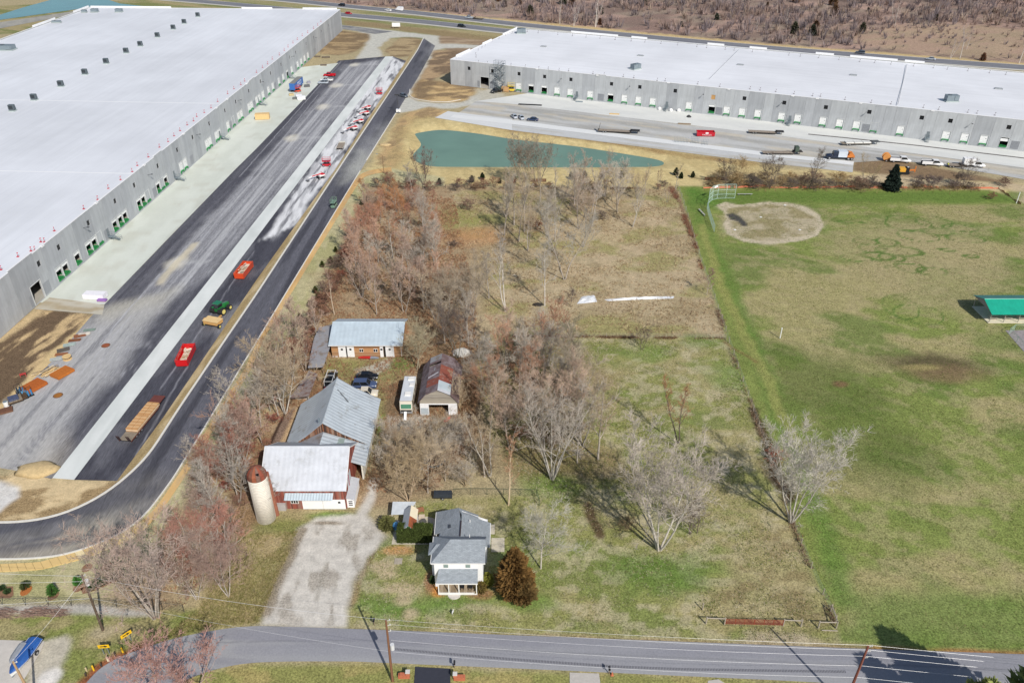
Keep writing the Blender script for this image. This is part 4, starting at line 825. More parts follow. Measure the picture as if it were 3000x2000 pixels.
# ---- scaffold stair tower
def scaffold():
  p = w2(t2z(zo(1490,1170,1250,80,6.533),0),1.6); t = thing('scaffold_stair_tower', 'grey scaffold stair tower standing against the pond-side warehouse wall', 'scaffold', (p[0], p[1], .03), ang2)
  f = MB()
  for x in (-2.4,-.8,.8,2.4):
    for y in (-.9,.9): f.tube((x, y, 0),(x, y, 13.2),.06, None, 5)
  for z in (2,4,6,8,10,12,13.1):
    for y in (-.9,.9): f.tube((-2.4, y, z),(2.4, y, z),.05, None, 5)
    for x in (-2.4,2.4): f.tube((x, -.9, z),(x, .9, z),.05, None, 5)
  f.build('scaffold_frame', steel_m, t)
  for i in range(6):
    s = 1 if i % 2 else -1; z = i * 2.0; fl = MB()
    fl.slab([(-1.5 * s, -.75, z + .1),(1.5 * s, -.75, z + 2.0),(1.5 * s, -.1, z + 2.0),(-1.5 * s, -.1, z + .1)], .12); fl.slab([(1.5 * s, -.8, z + 2.05),(2.35 * s, -.8, z + 2.05),(2.35 * s, .8, z + 2.05),(1.5 * s, .8, z + 2.05)], .1)
    fl.tube((-1.5 * s, -.78, z + 1.1),(1.5 * s, -.78, z + 3.0),.05, None, 5); fl.build('stair_flight', M('scaffold_tread', A(98,106,110),.6,.2), t)
scaffold()
# =================================================================== FARM BUILDINGS
def finish(W):
  for ch in W.children: ch.location = ch.location - W.location
  return W
def metal_roof(name, col, rib=0, period=.6, rust=None, rough=.45):
  if name in MATS: return MATS[name]
  m, nt, b = new_mat(name); sc = [1,1,1]; vec = objco(nt, (.25,.25,.25)); n = noise(nt, 2.0,6,.7, vec); r = ramp(nt, n.outputs[0], [(.3, tuple(c * .86 for c in col)),(.7, tuple(min(.92, c * 1.08) for c in col))]); c = r.outputs[0]
  if rust:
    n2 = noise(nt, rust[1], 6,.75, objco(nt, (1,1,1))); r2 = ramp(nt, n2.outputs[0], [(rust[2] - .06,(0,0,0)),(rust[2] + .06,(1,1,1))]); c = mixc(nt, c, rust[0], r2.outputs[0])
  nt.links.new(c, b.inputs['Base Color']); b.inputs['Roughness'].default_value = rough; b.inputs['Metallic'].default_value = .15; MATS[name] = m; return m
red_b = M_striped('red_barn_boards', [A(88,60,54), A(128,70,60), A(154,84,68), A(136,112,102)], 0,.22,.85,.3,.45); red_y = M_striped('red_barn_boards_side', [A(96,46,40), A(146,64,48), A(164,84,62), A(128,92,80)], 1,.22,.85,.3,.45)
brown_b = M_striped('brown_barn_boards', [A(58,42,36), A(96,70,56), A(136,88,60), A(150,128,112)], 0,.22,.85,.3,.4)
white_m = M('white_paint', A(246,244,240),.6,0,.04,1.5); trim_m = M('white_trim', A(236,234,230),.6,0,.04,2); wood_m = M('weathered_wood', A(150,132,108),.85,0,.25,3); post_m = M('grey_post_wood', A(170,160,144),.85,0,.2,3)
roofA = metal_roof('bright_metal_roof', A(212,215,220), rust=(A(190,192,194),.3,.6)); roofB = metal_roof('silver_metal_roof', A(192,200,205), rust=(A(150,150,146),.35,.62)); roofC = metal_roof('pale_blue_metal_roof', A(198,212,220)); roofD = metal_roof('dull_metal_roof', A(164,164,168), rust=(A(140,128,118),.5,.55), rough=.7)
# ---- front barn
B = thing('barn', 'red barn with bright white metal roof beside the silo', 'barn', (-34.5,104,0))
x0, x1, yf, yb, yr, zr, ze = -41.2,-27.7,98.2,109.9,104.0,8.5,4.55
MB().box(x0, x1, yf, yf + .2,0, ze + .1).build('front_wall', red_b, B); MB().box(x0, x1, yb - .2, yb, 0, ze + .1).build('rear_wall', red_b, B)
for x in (x0, x1 - .2):
  MB().prism([(yf + .21,0),(yb - .21,0),(yb - .21, ze),(yr, zr - .12),(yf + .21, ze)], 0, x, x + .2).build('gable_wall', red_y, B)
rise = (zr - ze) / (yr - yf); yo = yf - .45; zo_ = ze - rise * .45 + .12
MB().corr((x0 - .4, yo, zo_),(x1 + .35, yo, zo_),(x1 + .35, yr, zr + .12),(x0 - .4, yr, zr + .12),.8,.014).build('front_roof', roofA, B)
MB().corr((x0 - .4, yb + .45, zo_),(x1 + .35, yb + .45, zo_),(x1 + .35, yr + .01, zr + .11),(x0 - .4, yr + .01, zr + .11),.62,.035).build('rear_roof', metal_roof('grey_metal_roof', A(176,180,184)), B)
MB().tube((x0 - .4, yr, zr + .15),(x1 + .35, yr, zr + .15),.12, None, 6).build('ridge_cap', roofA, B)
for s in (0,1):
  for ya, yb_ in ((yo, yr),(yb + .45, yr)):
    X = (x1 + .37) if s else (x0 - .42); MB().bar((X, ya, zo_ - .08),(X, yb_, zr),.06,.2).build('rake_trim', trim_m, B)
MB().box(-35.0,-31.6, yf - .12, yf - .02,.05,2.75).build('sliding_door', white_m, B); d = MB().box(-31.55,-27.85, yf - .12, yf - .02,.05,2.1).build('sliding_door', white_m, B)
MB().box(-29.0,-28.6, yf - .15, yf - .13,1.35,1.75).build('door_window', dark_m, d)
w = MB().box(-36.9,-35.6, yf - .08, yf - .02,1.25,2.05).build('window', trim_m, B)
for i in range(3): MB().box(-36.8 + i * .4,-36.5 + i * .4, yf - .1, yf - .085,1.35,1.95).build('pane', dark_m, w)
MB().corr((-37.6, yf - 1.15,2.95),(-29.6, yf - 1.15,2.95),(-29.6, yf - .02,3.55),(-37.6, yf - .02,3.55),.45,.05).build('awning', roofC, B)
MB().box(-40.2,-37.8, yf - .5, yf - .05,0,1.4).build('block_wall', M('pale_block', A(176,172,170),.9,0,.1,2), B)
MB().box(x1 + .02, x1 + .08,100.6,103.2,.1,4.4).build('side_door', M('grey_white_door', A(200,204,206),.7,0,.08,1), B); MB().box(x1 + .09, x1 + .13,101.4,101.6,1.9,4.6).build('door_rail', M('magenta_rail', A(168,40,80),.6), B)
MB().box(x1 + .05, x1 + 1.25,98.5,98.6,0,1.9).box(x1 + 1.15, x1 + 1.25,98.6,103.5,0,1.7).build('lean_to_wall', white_m, B)
MB().slab([(x1 + .03,98.35,2.3),(x1 + 1.4,98.35,1.8),(x1 + 1.4,103.7,1.8),(x1 + .03,103.7,2.3)], .07).build('lean_to_roof', M('lean_to_grey', A(190,192,196),.6), B)
for i in range(3): MB().box(x1 + .35, x1 + 1.0,98.46,98.5,.5 + i * .4,.68 + i * .4).build('lean_to_vent', dark_m, B)
finish(B)
# ---- large barn behind it
B = thing('barn', 'large barn with ribbed silver roof and brown plank gable', 'barn', (-33.2,117,0))
prof = [(-40.9,2.45),(-36.6,5.55),(-33.2,8.6),(-29.9,6.15),(-25.35,3.6)]
YA, YB = 110.4,124.3
for (a, b) in zip(prof[:-1], prof[1:]):
  left = a[0] < -34
  p = (a, b) if left else (b, a)       # p[0] eave side, p[1] ridge side
  q = [(p[0][0], YA, p[0][1]),(p[0][0], YB, p[0][1]),(p[1][0], YB, p[1][1]),(p[1][0], YA, p[1][1])]
  MB().corr(*q, .8,.08).build('roof_slope', roofB, B)
MB().tube((-33.2, YA - .1,8.64),(-33.2, YB + .1,8.64),.1, None, 6).build('ridge_cap', roofB, B)
gable = [(-40.3,0),(-26.0,0),(-26.0,3.85),(-29.9,6.0),(-33.2,8.42),(-36.6,5.4),(-40.3,2.7)]
MB().prism(gable, 1, YA + .25, YA + .45).build('front_gable', brown_b, B); MB().prism(gable, 1, YB - .45, YB - .25).build('rear_gable', brown_b, B)
MB().box(-26.2,-25.95, YA - 5.0, YB - .3,0,3.75).build('side_wall', M('cream_wall', A(226,222,208),.8,0,.06,2), B); MB().box(-40.4,-40.15, YA - 2, YB - .3,0,2.75).build('side_wall', brown_b, B)
# lower link roof towards the front barn
MB().corr((-40.7,104.9,2.6),(-40.7, YA + .2,2.6),(-33.3, YA + .2,6.6),(-33.3,104.9,6.6),.5,.05).build('link_roof', roofD, B)
MB().corr((-25.35,104.9,3.55),(-25.35, YA, 3.55),(-33.28, YA, 6.62),(-33.28,104.9,6.62),.8,.08).build('link_roof', roofB, B)
MB().box(-31.6,-29.5,108.4,109.9,5.55,5.62).build('roof_patch', M('green_panel', A(150,164,156),.6), B)
for a, b in (((-32.6,121.0,8.2),(-30.4,119.2,6.66)),): MB().bar(a, b, .25,.06).build('roof_slot', M('slot_dark', A(96,100,104),.8), B)
MB().box(-34.2,-33.9,111.3,111.6,8.0,8.75).build('roof_vent', steel_m, B)
finish(B)
# ---- silo
S = thing('silo', 'white concrete stave silo with rusty red metal dome', 'silo', (-40.6,95.9,0))
stave = M('silo_concrete', A(226,220,208),.85,0,.14,2.5); n = 28; hh = 9.35
MB().tube((0,0,0),(0,0, hh),1.5,1.5,32).build('stave_wall', stave, S, True)
hm = bpy.data.meshes.new('hoop'); mb = MB()
for i in range(32):
  a, b = 2 * math.pi * i / 32,2 * math.pi * (i + 1) / 32; mb.bar((math.cos(a) * 1.53, math.sin(a) * 1.53,0),(math.cos(b) * 1.53, math.sin(b) * 1.53,0),.045,.07)
hm = mb.mesh('hoop'); hm.materials.append(M('hoop_steel', A(196,188,174),.8,.0,.15,3))
for i in range(n):
  o = bpy.data.objects.new('hoop', hm); COL.objects.link(o); o.parent = S; o.location = (0,0,.25 + i * (hh - .4) / (n - 1))
MB().tube((1.55,.9,0),(1.3,.75, hh),.38,.38,8).build('chute', M('chute_rust', A(150,96,76),.8,0,.2,2), S)
rust = [M('dome_rust_%d' % i, c, .75,.15,.22,1.5) for i, c in enumerate((A(146,78,60), A(128,86,70), A(156,92,66), A(126,96,84)))]
for k in range(14):
  a0, a1 = 2 * math.pi * (k + .02) / 14,2 * math.pi * (k + .98) / 14; mb = MB(); rings = []
  for r, z in ((1.6, hh - .1),(1.5, hh + .75),(1.12, hh + 1.4),(.58, hh + 1.85),(.08, hh + 2.1)): rings.append([(math.cos(a0) * r, math.sin(a0) * r, z),(math.cos(a1) * r, math.sin(a1) * r, z)])
  for u, v in zip(rings[:-1], rings[1:]): mb.quad(u[0], u[1], v[1], v[0])
  mb.build('dome_panel', rust[(k * 5) % 4], S)
MB().tube((0,0, hh - .12),(0,0, hh + .1),1.55,1.5,28).build('dome_rim', rust[1], S); MB().box(.3,.75,-1.2,-.95, hh + 1.0, hh + 1.35).build('dome_hatch', dark_m, S)
# ---- long shed
B = thing('shed', 'long plank shed with pale blue metal roof and white sliding doors', 'shed', (-31.5,150,0))
x0, x1, yf, yb, yr, zr, ze = -39.0,-23.9,144.6,155.0,150.4,5.3,3.2
plank = M_striped('orange_planks', [A(104,76,58), A(166,120,82), A(196,150,104), A(160,138,116)], 2,.19,.85,.35,.5)
MB().box(x0, x1, yf, yf + .15,0,3.2).build('front_wall', plank, B); MB().box(x0, x1, yb - .15, yb, 0,3.2).build('rear_wall', plank, B)
for x in (x0, x1 - .15): MB().prism([(yf + .16,0),(yb - .16,0),(yb - .16,3.2),(yr, zr - .1),(yf + .16,3.2)], 0, x, x + .15).build('gable_wall', plank, B)
MB().corr((x0 - .45, yf - .45, ze),(x1 + .4, yf - .45, ze),(x1 + .4, yr, zr),(x0 - .45, yr, zr),.9,.025).build('front_roof', roofC, B); MB().corr((x0 - .45, yb + .4, ze),(x1 + .4, yb + .4, ze),(x1 + .4, yr + .01, zr - .01),(x0 - .45, yr + .01, zr - .01),.9,.025).build('rear_roof', roofC, B)
MB().bar((x0 - .45, yf - .5, ze - .06),(x1 + .4, yf - .5, ze - .06),.1,.14).build('gutter', trim_m, B); MB().tube((x0 - .45, yr, zr + .05),(x1 + .4, yr, zr + .05),.09, None, 6).build('ridge_cap', roofC, B)
fx = lambda px: g(px, 1046)[0]
zx = lambda v: 900 + v / 7.84
for a, b, nm in ((735,905, 'sliding_door'),(935,1095, 'sliding_door'),(1685,1760, 'door'),(1815,2005, 'sliding_door')):
  d = MB().box(fx(zx(a)), fx(zx(b)), yf - .1, yf - .02,.02,2.75).build(nm, white_m, B); c = (fx(zx(a)) + fx(zx(b))) / 2
  MB().box(c - .22, c + .22, yf - .13, yf - .11,1.75,2.2).build('door_window', dark_m, d)
MB().box(fx(zx(905)), fx(zx(935)), yf - .03, yf - .01,0,2.7).box(fx(zx(1765)), fx(zx(1815)), yf - .03, yf - .01,0,2.7).build('door_gap', M('shed_gap', A(38,34,32),.9), B)
for a, b in ((1215,1305),(1540,1630)):
  w = MB().box(fx(zx(a)), fx(zx(b)), yf - .07, yf - .02,1.25,2.1).build('window', trim_m, B); xm = (fx(zx(a)) + fx(zx(b))) / 2
  for s in (-1,1): MB().box(xm + s * .22 - .16, xm + s * .22 + .16, yf - .09, yf - .075,1.35,2.0).build('pane', dark_m, w)
MB().box(x0, fx(zx(1200)), yf - .06, yf - .01,2.8,3.0).box(fx(zx(1610)), x1, yf - .06, yf - .01,2.8,3.0).build('door_track', trim_m, B); MB().box(x0, x0 + 1.2, yf - .04, yf - .01,0,.2).box(x1 - .1, x1 + .02, yf - .05, yf - .01,.2,2.75).build('wall_trim', trim_m, B)
finish(B)
# ---- lean-to roof left of the long shed
B = thing('lean_to', 'sagging grey metal lean-to left of the long shed', 'lean-to', (-41.5,146,0))
L = [(-40.3,154.2,2.6),(-43.3,152.9,2.4),(-43.6,148.6,2.15),(-42.6,137.7,1.8),(-39.3,137.4,2.15),(-39.25,144.4,2.5)]
MB().corr(L[1], L[2], L[5], L[0], .6,.03).build('roof_sheet', roofD, B); MB().corr(L[2], L[3], L[4], L[5], .6,.03).build('roof_sheet', roofD, B)
for x, y, h in [(-43.1,152.3,2.2),(-43.3,148.5,2.0),(-42.4,138.2,1.7),(-39.6,138.0,2.0),(-39.6,141.5,2.2),(-40.7,153.6,2.4)]: MB().tube((x, y, 0),(x, y, h),.1,.09,6).build('post', wood_m, B)
finish(B)
B = thing('lean_to', 'low rusty metal lean-to south of the long shed', 'lean-to', (-43.5,131.5,0)); rustroof = metal_roof('brown_grey_roof', A(150,138,134), rust=(A(120,84,68),.6,.55), rough=.8)
q = [g(905,1085,1.9), g(930,1095,1.9), g(905,1160,1.9), g(850,1165,1.6)]; MB().slab(q, .06).build('roof_sheet', rustroof, B)
for p in q: MB().tube((p[0], p[1], 0),(p[0], p[1], p[2] - .05),.09, None, 6).build('post', wood_m, B)
MB().box(g(850,1168)[0], g(905,1168)[0], g(880,1168)[1] - .1, g(880,1168)[1], .0,.9).build('end_board', M('pale_board', A(196,194,190),.8,0,.1,2), B)
finish(B)
# ---- gambrel shed
B = thing('shed', 'small gambrel shed with patchy rusted roof and open doorway', 'shed', (-14.2,130,0))
yf, yb, cx = 124.0,136.3,-14.25
gp = [(-3.75,3.25),(-2.4,5.0),(0,6.15),(2.4,5.0),(3.75,3.25)]
pr = metal_roof('purple_grey_roof', A(140,126,128), rust=(A(112,92,90),.6,.5), rough=.8); rr_ = metal_roof('red_rust_roof', A(146,82,66), rust=(A(158,130,120),.8,.6), rough=.85); sv = metal_roof('new_metal_patch', A(196,208,212))
def gamb(i, ya, yb_, mat, nm='roof_sheet', off=0.0):
  a, b = gp[i], gp[i + 1]; eave, rid = (a, b) if i < 2 else (b, a); s = -1 if i < 2 else 1
  e = (cx + eave[0] + s * (.25 if i in (0,3) else 0), eave[1] - (.28 if i in (0,3) else 0) + off); r = (cx + rid[0], rid[1] + off)
  MB().corr((e[0], ya, e[1]),(e[0], yb_, e[1]),(r[0], yb_, r[1]),(r[0], ya, r[1]),.55,.03).build(nm, mat, B)
for i, segs in {0: [(yf - .3, yb + .3, pr)], 1: [(yf - .3,126.0, pr),(126.0,128.4, rr_),(128.4,133.2, pr),(133.9,134.6, pr),(134.6, yb + .3, roofD)], 2: [(yf - .3,124.6, roofA),(124.6,127.2, sv),(127.2,132.6, rr_),(132.6, yb + .3, pr)], 3: [(yf - .3, yb + .3, pr)]}.items():
  for a, b_, m_ in segs: gamb(i, a, b_, m_)
MB().box(cx - 1.2, cx - .6,131.2,132.4,5.55,5.62).build('roof_patch', sv, B); MB().bar((cx - 2.3,129.2,5.12),(cx - .3,129.9,6.08),.3,.05).build('roof_patch', M('pale_sheet', A(176,172,176),.6), B)
grey_b = M_striped('grey_gable_boards', [A(120,112,104), A(160,152,140), A(186,178,160), A(150,140,126)], 2,.2,.85,.3,.5)
gab = [(cx + x, z) for x, z in gp]
MB().prism([(cx - 3.6,2.75),(cx + 3.6,2.75),(cx + 3.6,3.4),(cx + 2.35,4.9),(cx, 6.02),(cx - 2.35,4.9),(cx - 3.6,3.4)], 1, yf, yf + .15).build('front_gable', grey_b, B)
MB().prism([(cx - 3.6,0),(cx + 3.6,0),(cx + 3.6,3.4),(cx + 2.35,4.9),(cx, 6.02),(cx - 2.35,4.9),(cx - 3.6,3.4)], 1, yb - .15, yb).build('rear_gable', grey_b, B)
MB().box(cx - 3.6, cx - 1.9, yf - .05, yf + .1,0,2.74).build('front_wall', white_m, B); MB().box(cx + 1.9, cx + 3.6, yf - .05, yf + .1,0,2.74).build('front_wall', white_m, B); MB().box(cx - 1.9, cx + 1.9, yf - .06, yf + .09,2.5,2.745).build('lintel', white_m, B)
MB().box(cx - 3.45, cx - 2.0, yf - .09, yf - .055,.2,1.7).build('grey_panel', M('sheet_grey', A(186,196,202),.5,.1), B)
for s in (-1,1): MB().box(cx + s * 3.5 - .06, cx + s * 3.5 + .06, yf + .16, yb - .16,0,3.3).build('side_wall', grey_b, B)
finish(B)
# ---- house
H = thing('house', 'white two-storey farmhouse with grey shingle roofs and front porch', 'house', (-7.9,84.2,0))
def shingle(name, ang):
  m, nt, b = new_mat(name); br = nt.nodes.new('ShaderNodeTexBrick'); c = A(150,157,163); br.inputs['Scale'].default_value = 1.0; br.inputs['Brick Width'].default_value = .5; br.inputs['Row Height'].default_value = .16; br.inputs['Mortar Size'].default_value = .012; br.inputs['Color1'].default_value = (*[q * .86 for q in c], 1); br.inputs['Color2'].default_value = (*[q * 1.1 for q in c], 1); br.inputs['Mortar'].default_value = (*[q * .6 for q in c], 1)
  nt.links.new(objco(nt, (1,1.15,1),(0,0, ang)), br.inputs['Vector']); n = noise(nt, 1.5,5,.7, objco(nt)); r = ramp(nt, n.outputs[0], [(.3,(.86,) * 3),(.7,(1.1,) * 3)]); nt.links.new(mixc(nt, br.outputs[0], r.outputs[0], 1.0, 'MULTIPLY'), b.inputs['Base Color']); b.inputs['Roughness'].default_value = .9; return m
shx = shingle('shingles', 0); shy = shingle('shingles_side', R(90))
siding = M('white_siding', A(248,248,246),.55,0,.02,1)
x0, x1, yf, yb, zt = -11.5,-4.3,81.75,86.4,5.55
MB().box(x0, x1, yf, yb, 0, zt).build('wall', siding, H)
e = .38; E1 = (x0 - e, yf - e, 5.45); E2 = (x1 + e, yf - e, 5.45); E3 = (x1 + e, yb + .25,5.45); E4 = (x0 - e, yb + .25,5.45); R1 = (-9.1,84.1,7.5); R2 = (x1 + e, 84.1,7.5)
MB().slab([E1, E2, R2, R1], .12).build('roof', shx, H); MB().slab([E3, E4, R1, R2], .12).build('roof', shx, H); MB().slab([E4, E1, R1], .12).build('roof', shy, H); MB().prism([(yf, 5.5),(yb, 5.5),(84.1,7.35)], 0, x1 - .1, x1).build('gable', siding, H)
MB().bar((E1[0], E1[1] - .05,5.36),(E2[0], E2[1] - .05,5.36),.12,.14).build('gutter', trim_m, H); MB().bar((E1[0] - .05, E1[1], 5.36),(E4[0] - .05, E4[1], 5.36),.12,.14).build('gutter', trim_m, H)
# side bay with its own hip
MB().box(x0 - .55, x0,83.4,85.2,0,5.4).build('bay_wall', siding, H); MB().slab([(x0 - .95,83.05,5.32),(x0 - .3,83.05,5.48),(x0 + .9,84.3,6.35),(x0 + .2,84.3,6.25)], .1).build('bay_roof', shy, H); MB().slab([(x0 - .95,85.5,5.32),(x0 - .95,83.05,5.32),(x0 + .9,84.3,6.33)], .1).build('bay_roof', shy, H); MB().slab([(x0 - .3,85.5,5.46),(x0 - .95,85.5,5.32),(x0 + .9,84.3,6.34)], .1).build('bay_roof', shx, H)
for xx in (-9.75,-6.5):
  w = MB().box(xx - .42, xx + .42, yf - .05, yf - .01,4.1,5.1).build('window', trim_m, H)
  for i in (0,1): MB().box(xx - .34, xx + .34, yf - .075, yf - .055,4.17 + i * .46,4.57 + i * .46).build('pane', M('pane_green_grey', A(128,148,142),.15), w)
for xx in (-9.3,-7.9,-6.4): MB().box(xx - .4, xx + .4, yf - .04, yf - .01,1.2 if xx != -7.9 else .55,2.5).build('window' if xx != -7.9 else 'front_door', dark_m if xx != -7.9 else M('door_wood', A(110,84,66),.6), H)
# porch
px0, px1, pf = -10.95,-5.15,80.1
MB().slab([(px0 - .2, pf - .15,2.75),(px1 + .1, pf - .15,2.75),(px1 + .1, yf - .01,3.85),(px0 + .15, yf - .01,3.85)], .12).build('porch_roof', shx, H); MB().bar((px0 - .2, pf - .18,2.66),(px1 + .1, pf - .18,2.66),.08,.16).build('porch_fascia', trim_m, H)
for i in range(24):
  a = px0 + .02 + i * (px1 - px0 - .1) / 24; MB().box(a, a + (px1 - px0) / 24 - .03, pf + .12, yf - .02,.42,.5 + .004 * (i % 2)).build('deck_board', [wood_m, M('deck_wood', A(176,158,134),.8,0,.2,3)][(i * 3 % 5) % 2], H)
MB().box(px0, px1, pf + .0, pf + .11,.1,.5).build('deck_rim', trim_m, H)
for xx in (px0 + .1,-9.35,-7.85, px1 - .1): MB().box(xx - .07, xx + .07, pf + .02, pf + .16,.5,2.66).build('porch_post', trim_m, H)
mb = MB(); pts = [(math.cos(a) * .95,-abs(math.sin(a)) * .75) for a in np.linspace(0, math.pi, 13)]
mb.prism([(-8.6 + x, pf - .02 + y) for x, y in pts], 2,-.02,.2).build('porch_step', M('step_stone', A(206,200,192),.85,0,.08,3), H)
# rear wing: lower, ridge runs front to back
wy0, wy1 = 86.42,92.6; rx_ = -7.9; le, re = -12.1,-3.45; rz_, ez = 5.15,3.05
MB().box(-11.4,-3.9, wy0, wy1,0,3.1).build('wing_wall', siding, H); MB().prism([(-11.4,3.0),(-3.9,3.0),(rx_, 4.95)], 1, wy1 - .12, wy1).build('wing_gable', siding, H)
MB().slab([(le + .9, wy0 + .3, ez + .42),(rx_, wy0 + .3, rz_),(rx_, 89.4, rz_),(le + .9,89.4, ez + .42)], .12).build('wing_roof', shy, H); MB().slab([(le, 89.41, ez),(rx_, 89.41, rz_),(rx_ - .6,93.2, rz_ - .1),(le - .1,94.3, ez)], .12).build('wing_roof', shy, H); MB().slab([(re, wy0 + .3, ez),(re, 91.9, ez),(rx_ + .01,92.0, rz_),(rx_ + .01, wy0 + .3, rz_)], .12).build('wing_roof', shy, H)
MB().slab([(rx_ - .6,93.2, rz_ - .12),(rx_ + .02,91.5, rz_ - .02),(-5.3,91.9,3.9),(-5.4,93.3,3.4)], .1).build('wing_roof', shy, H)
MB().box(rx_ - .12, rx_ + .06,87.0,90.2, rz_ - .02, rz_ + .13).build('ridge_vent', M('vent_dark', A(62,50,52),.8), H); MB().box(-9.95,-9.35,89.6,90.3,4.15,4.35).build('skylight', M('skylight_frame', A(70,74,80),.4), H); MB().tube((-6.6,90.6,4.3),(-6.6,90.6,5.0),.08, None, 8).build('vent_pipe', trim_m, H); MB().tube((-6.4,85.9,5.8),(-6.4,85.9,6.6),.07, None, 8).build('vent_pipe', trim_m, H)
for a, b in (((le - .05,89.45, ez - .1),(le - .15,94.3, ez - .1)),((re + .05, wy0 + .3, ez - .1),(re + .05,91.9, ez - .1))): MB().bar(a, b, .1,.14).build('gutter', trim_m, H)
for y in (89.6,94.0): MB().tube((le + .2, y, 0),(le + .2, y, ez - .1),.07, None, 6).build('carport_post', trim_m, H)
finish(H)
# yard pieces around the house
struct(sheet('patio', [(-19.2,90.2),(-11.9,90.2),(-11.9,95.6),(-14.2,96.4),(-19.2,94.8)], .02, M('patio_concrete', A(198,190,172),.9,0,.08,1))); struct(sheet('rear_terrace', [(-5.6,92.4),(-2.8,92.4),(-2.8,94.6),(-5.6,94.6)], .02, MATS['patio_concrete'])); struct(sheet('side_terrace', [(-3.3,88.6),(-1.2,88.6),(-1.2,91.6),(-3.3,91.6)], .02, MATS['patio_concrete']))
B = thing('garden_shed', 'small garden shed with half grey half rust-orange roof', 'shed', (-16.5,93.4,0)); a0, a1, b0, b1 = -17.6,-15.35,91.2,95.8
MB().box(a0 + .15, a1 - .15, b0 + .1, b1 - .1,0,2.3).build('wall', siding, B); MB().prism([(a0 + .15,2.25),(a1 - .15,2.25),(-16.45,3.05)], 1, b0 + .1, b0 + .2).build('gable', siding, B)
MB().slab([(a0, b0,2.2),(-16.45, b0,3.15),(-16.45, b1,3.15),(a0, b1,2.2)], .07).build('roof', metal_roof('shed_grey_roof', A(172,180,186)), B); MB().slab([(a1, b0,2.2),(a1,93.4,2.2),(-16.44,93.4,3.15),(-16.44, b0,3.15)], .07).build('roof', metal_roof('shed_rust_roof', A(168,96,58), rust=(A(142,80,54),.8,.5), rough=.85), B); MB().slab([(a1,93.41,2.2),(a1, b1,2.2),(-16.44, b1,3.15),(-16.44,93.41,3.15)], .07).build('roof', M('shed_cream_roof', A(232,220,192),.8,0,.06,1), B)
MB().tube((-16.45, b0 + .06,2.62),(-16.45, b0 + .09,2.62),.3, None, 10).build('wreath', M('wreath_green', A(50,96,56),.8), B); finish(B)
B = thing('tarp_canopy', 'pale translucent canopy behind the small garden shed', 'canopy', (-18,96.3,0)); MB().slab([(-19.7,94.9,1.9),(-17.0,94.9,2.0),(-15.9,97.6,2.2),(-19.8,97.7,2.1)], .05).build('sheet', M('tarp_pale', A(206,212,216),.5,0,.12,1), B)
for x, y, h in ((-19.6,95,1.85),(-17.2,95,1.95),(-16.1,97.5,2.15),(-19.7,97.6,2.05)): MB().tube((x, y, 0),(x, y, h),.05, None, 6).build('post', trim_m, B)
finish(B)
B = thing('barrel', 'blue plastic barrel beside the garden shed', 'barrel', (-18.9,93.6,0)); MB().loft([[(math.cos(2 * math.pi * i / 14) * r, math.sin(2 * math.pi * i / 14) * r, z) for i in range(14)] for r, z in ((.42,0),(.52,.3),(.52,.9),(.4,1.15))]).build('drum', M('barrel_blue', A(70,134,184),.5), B); MB().tube((0,0,1.15),(0,0,1.19),.36, None, 12).build('lid', M('barrel_lid', A(96,158,204),.5), B)
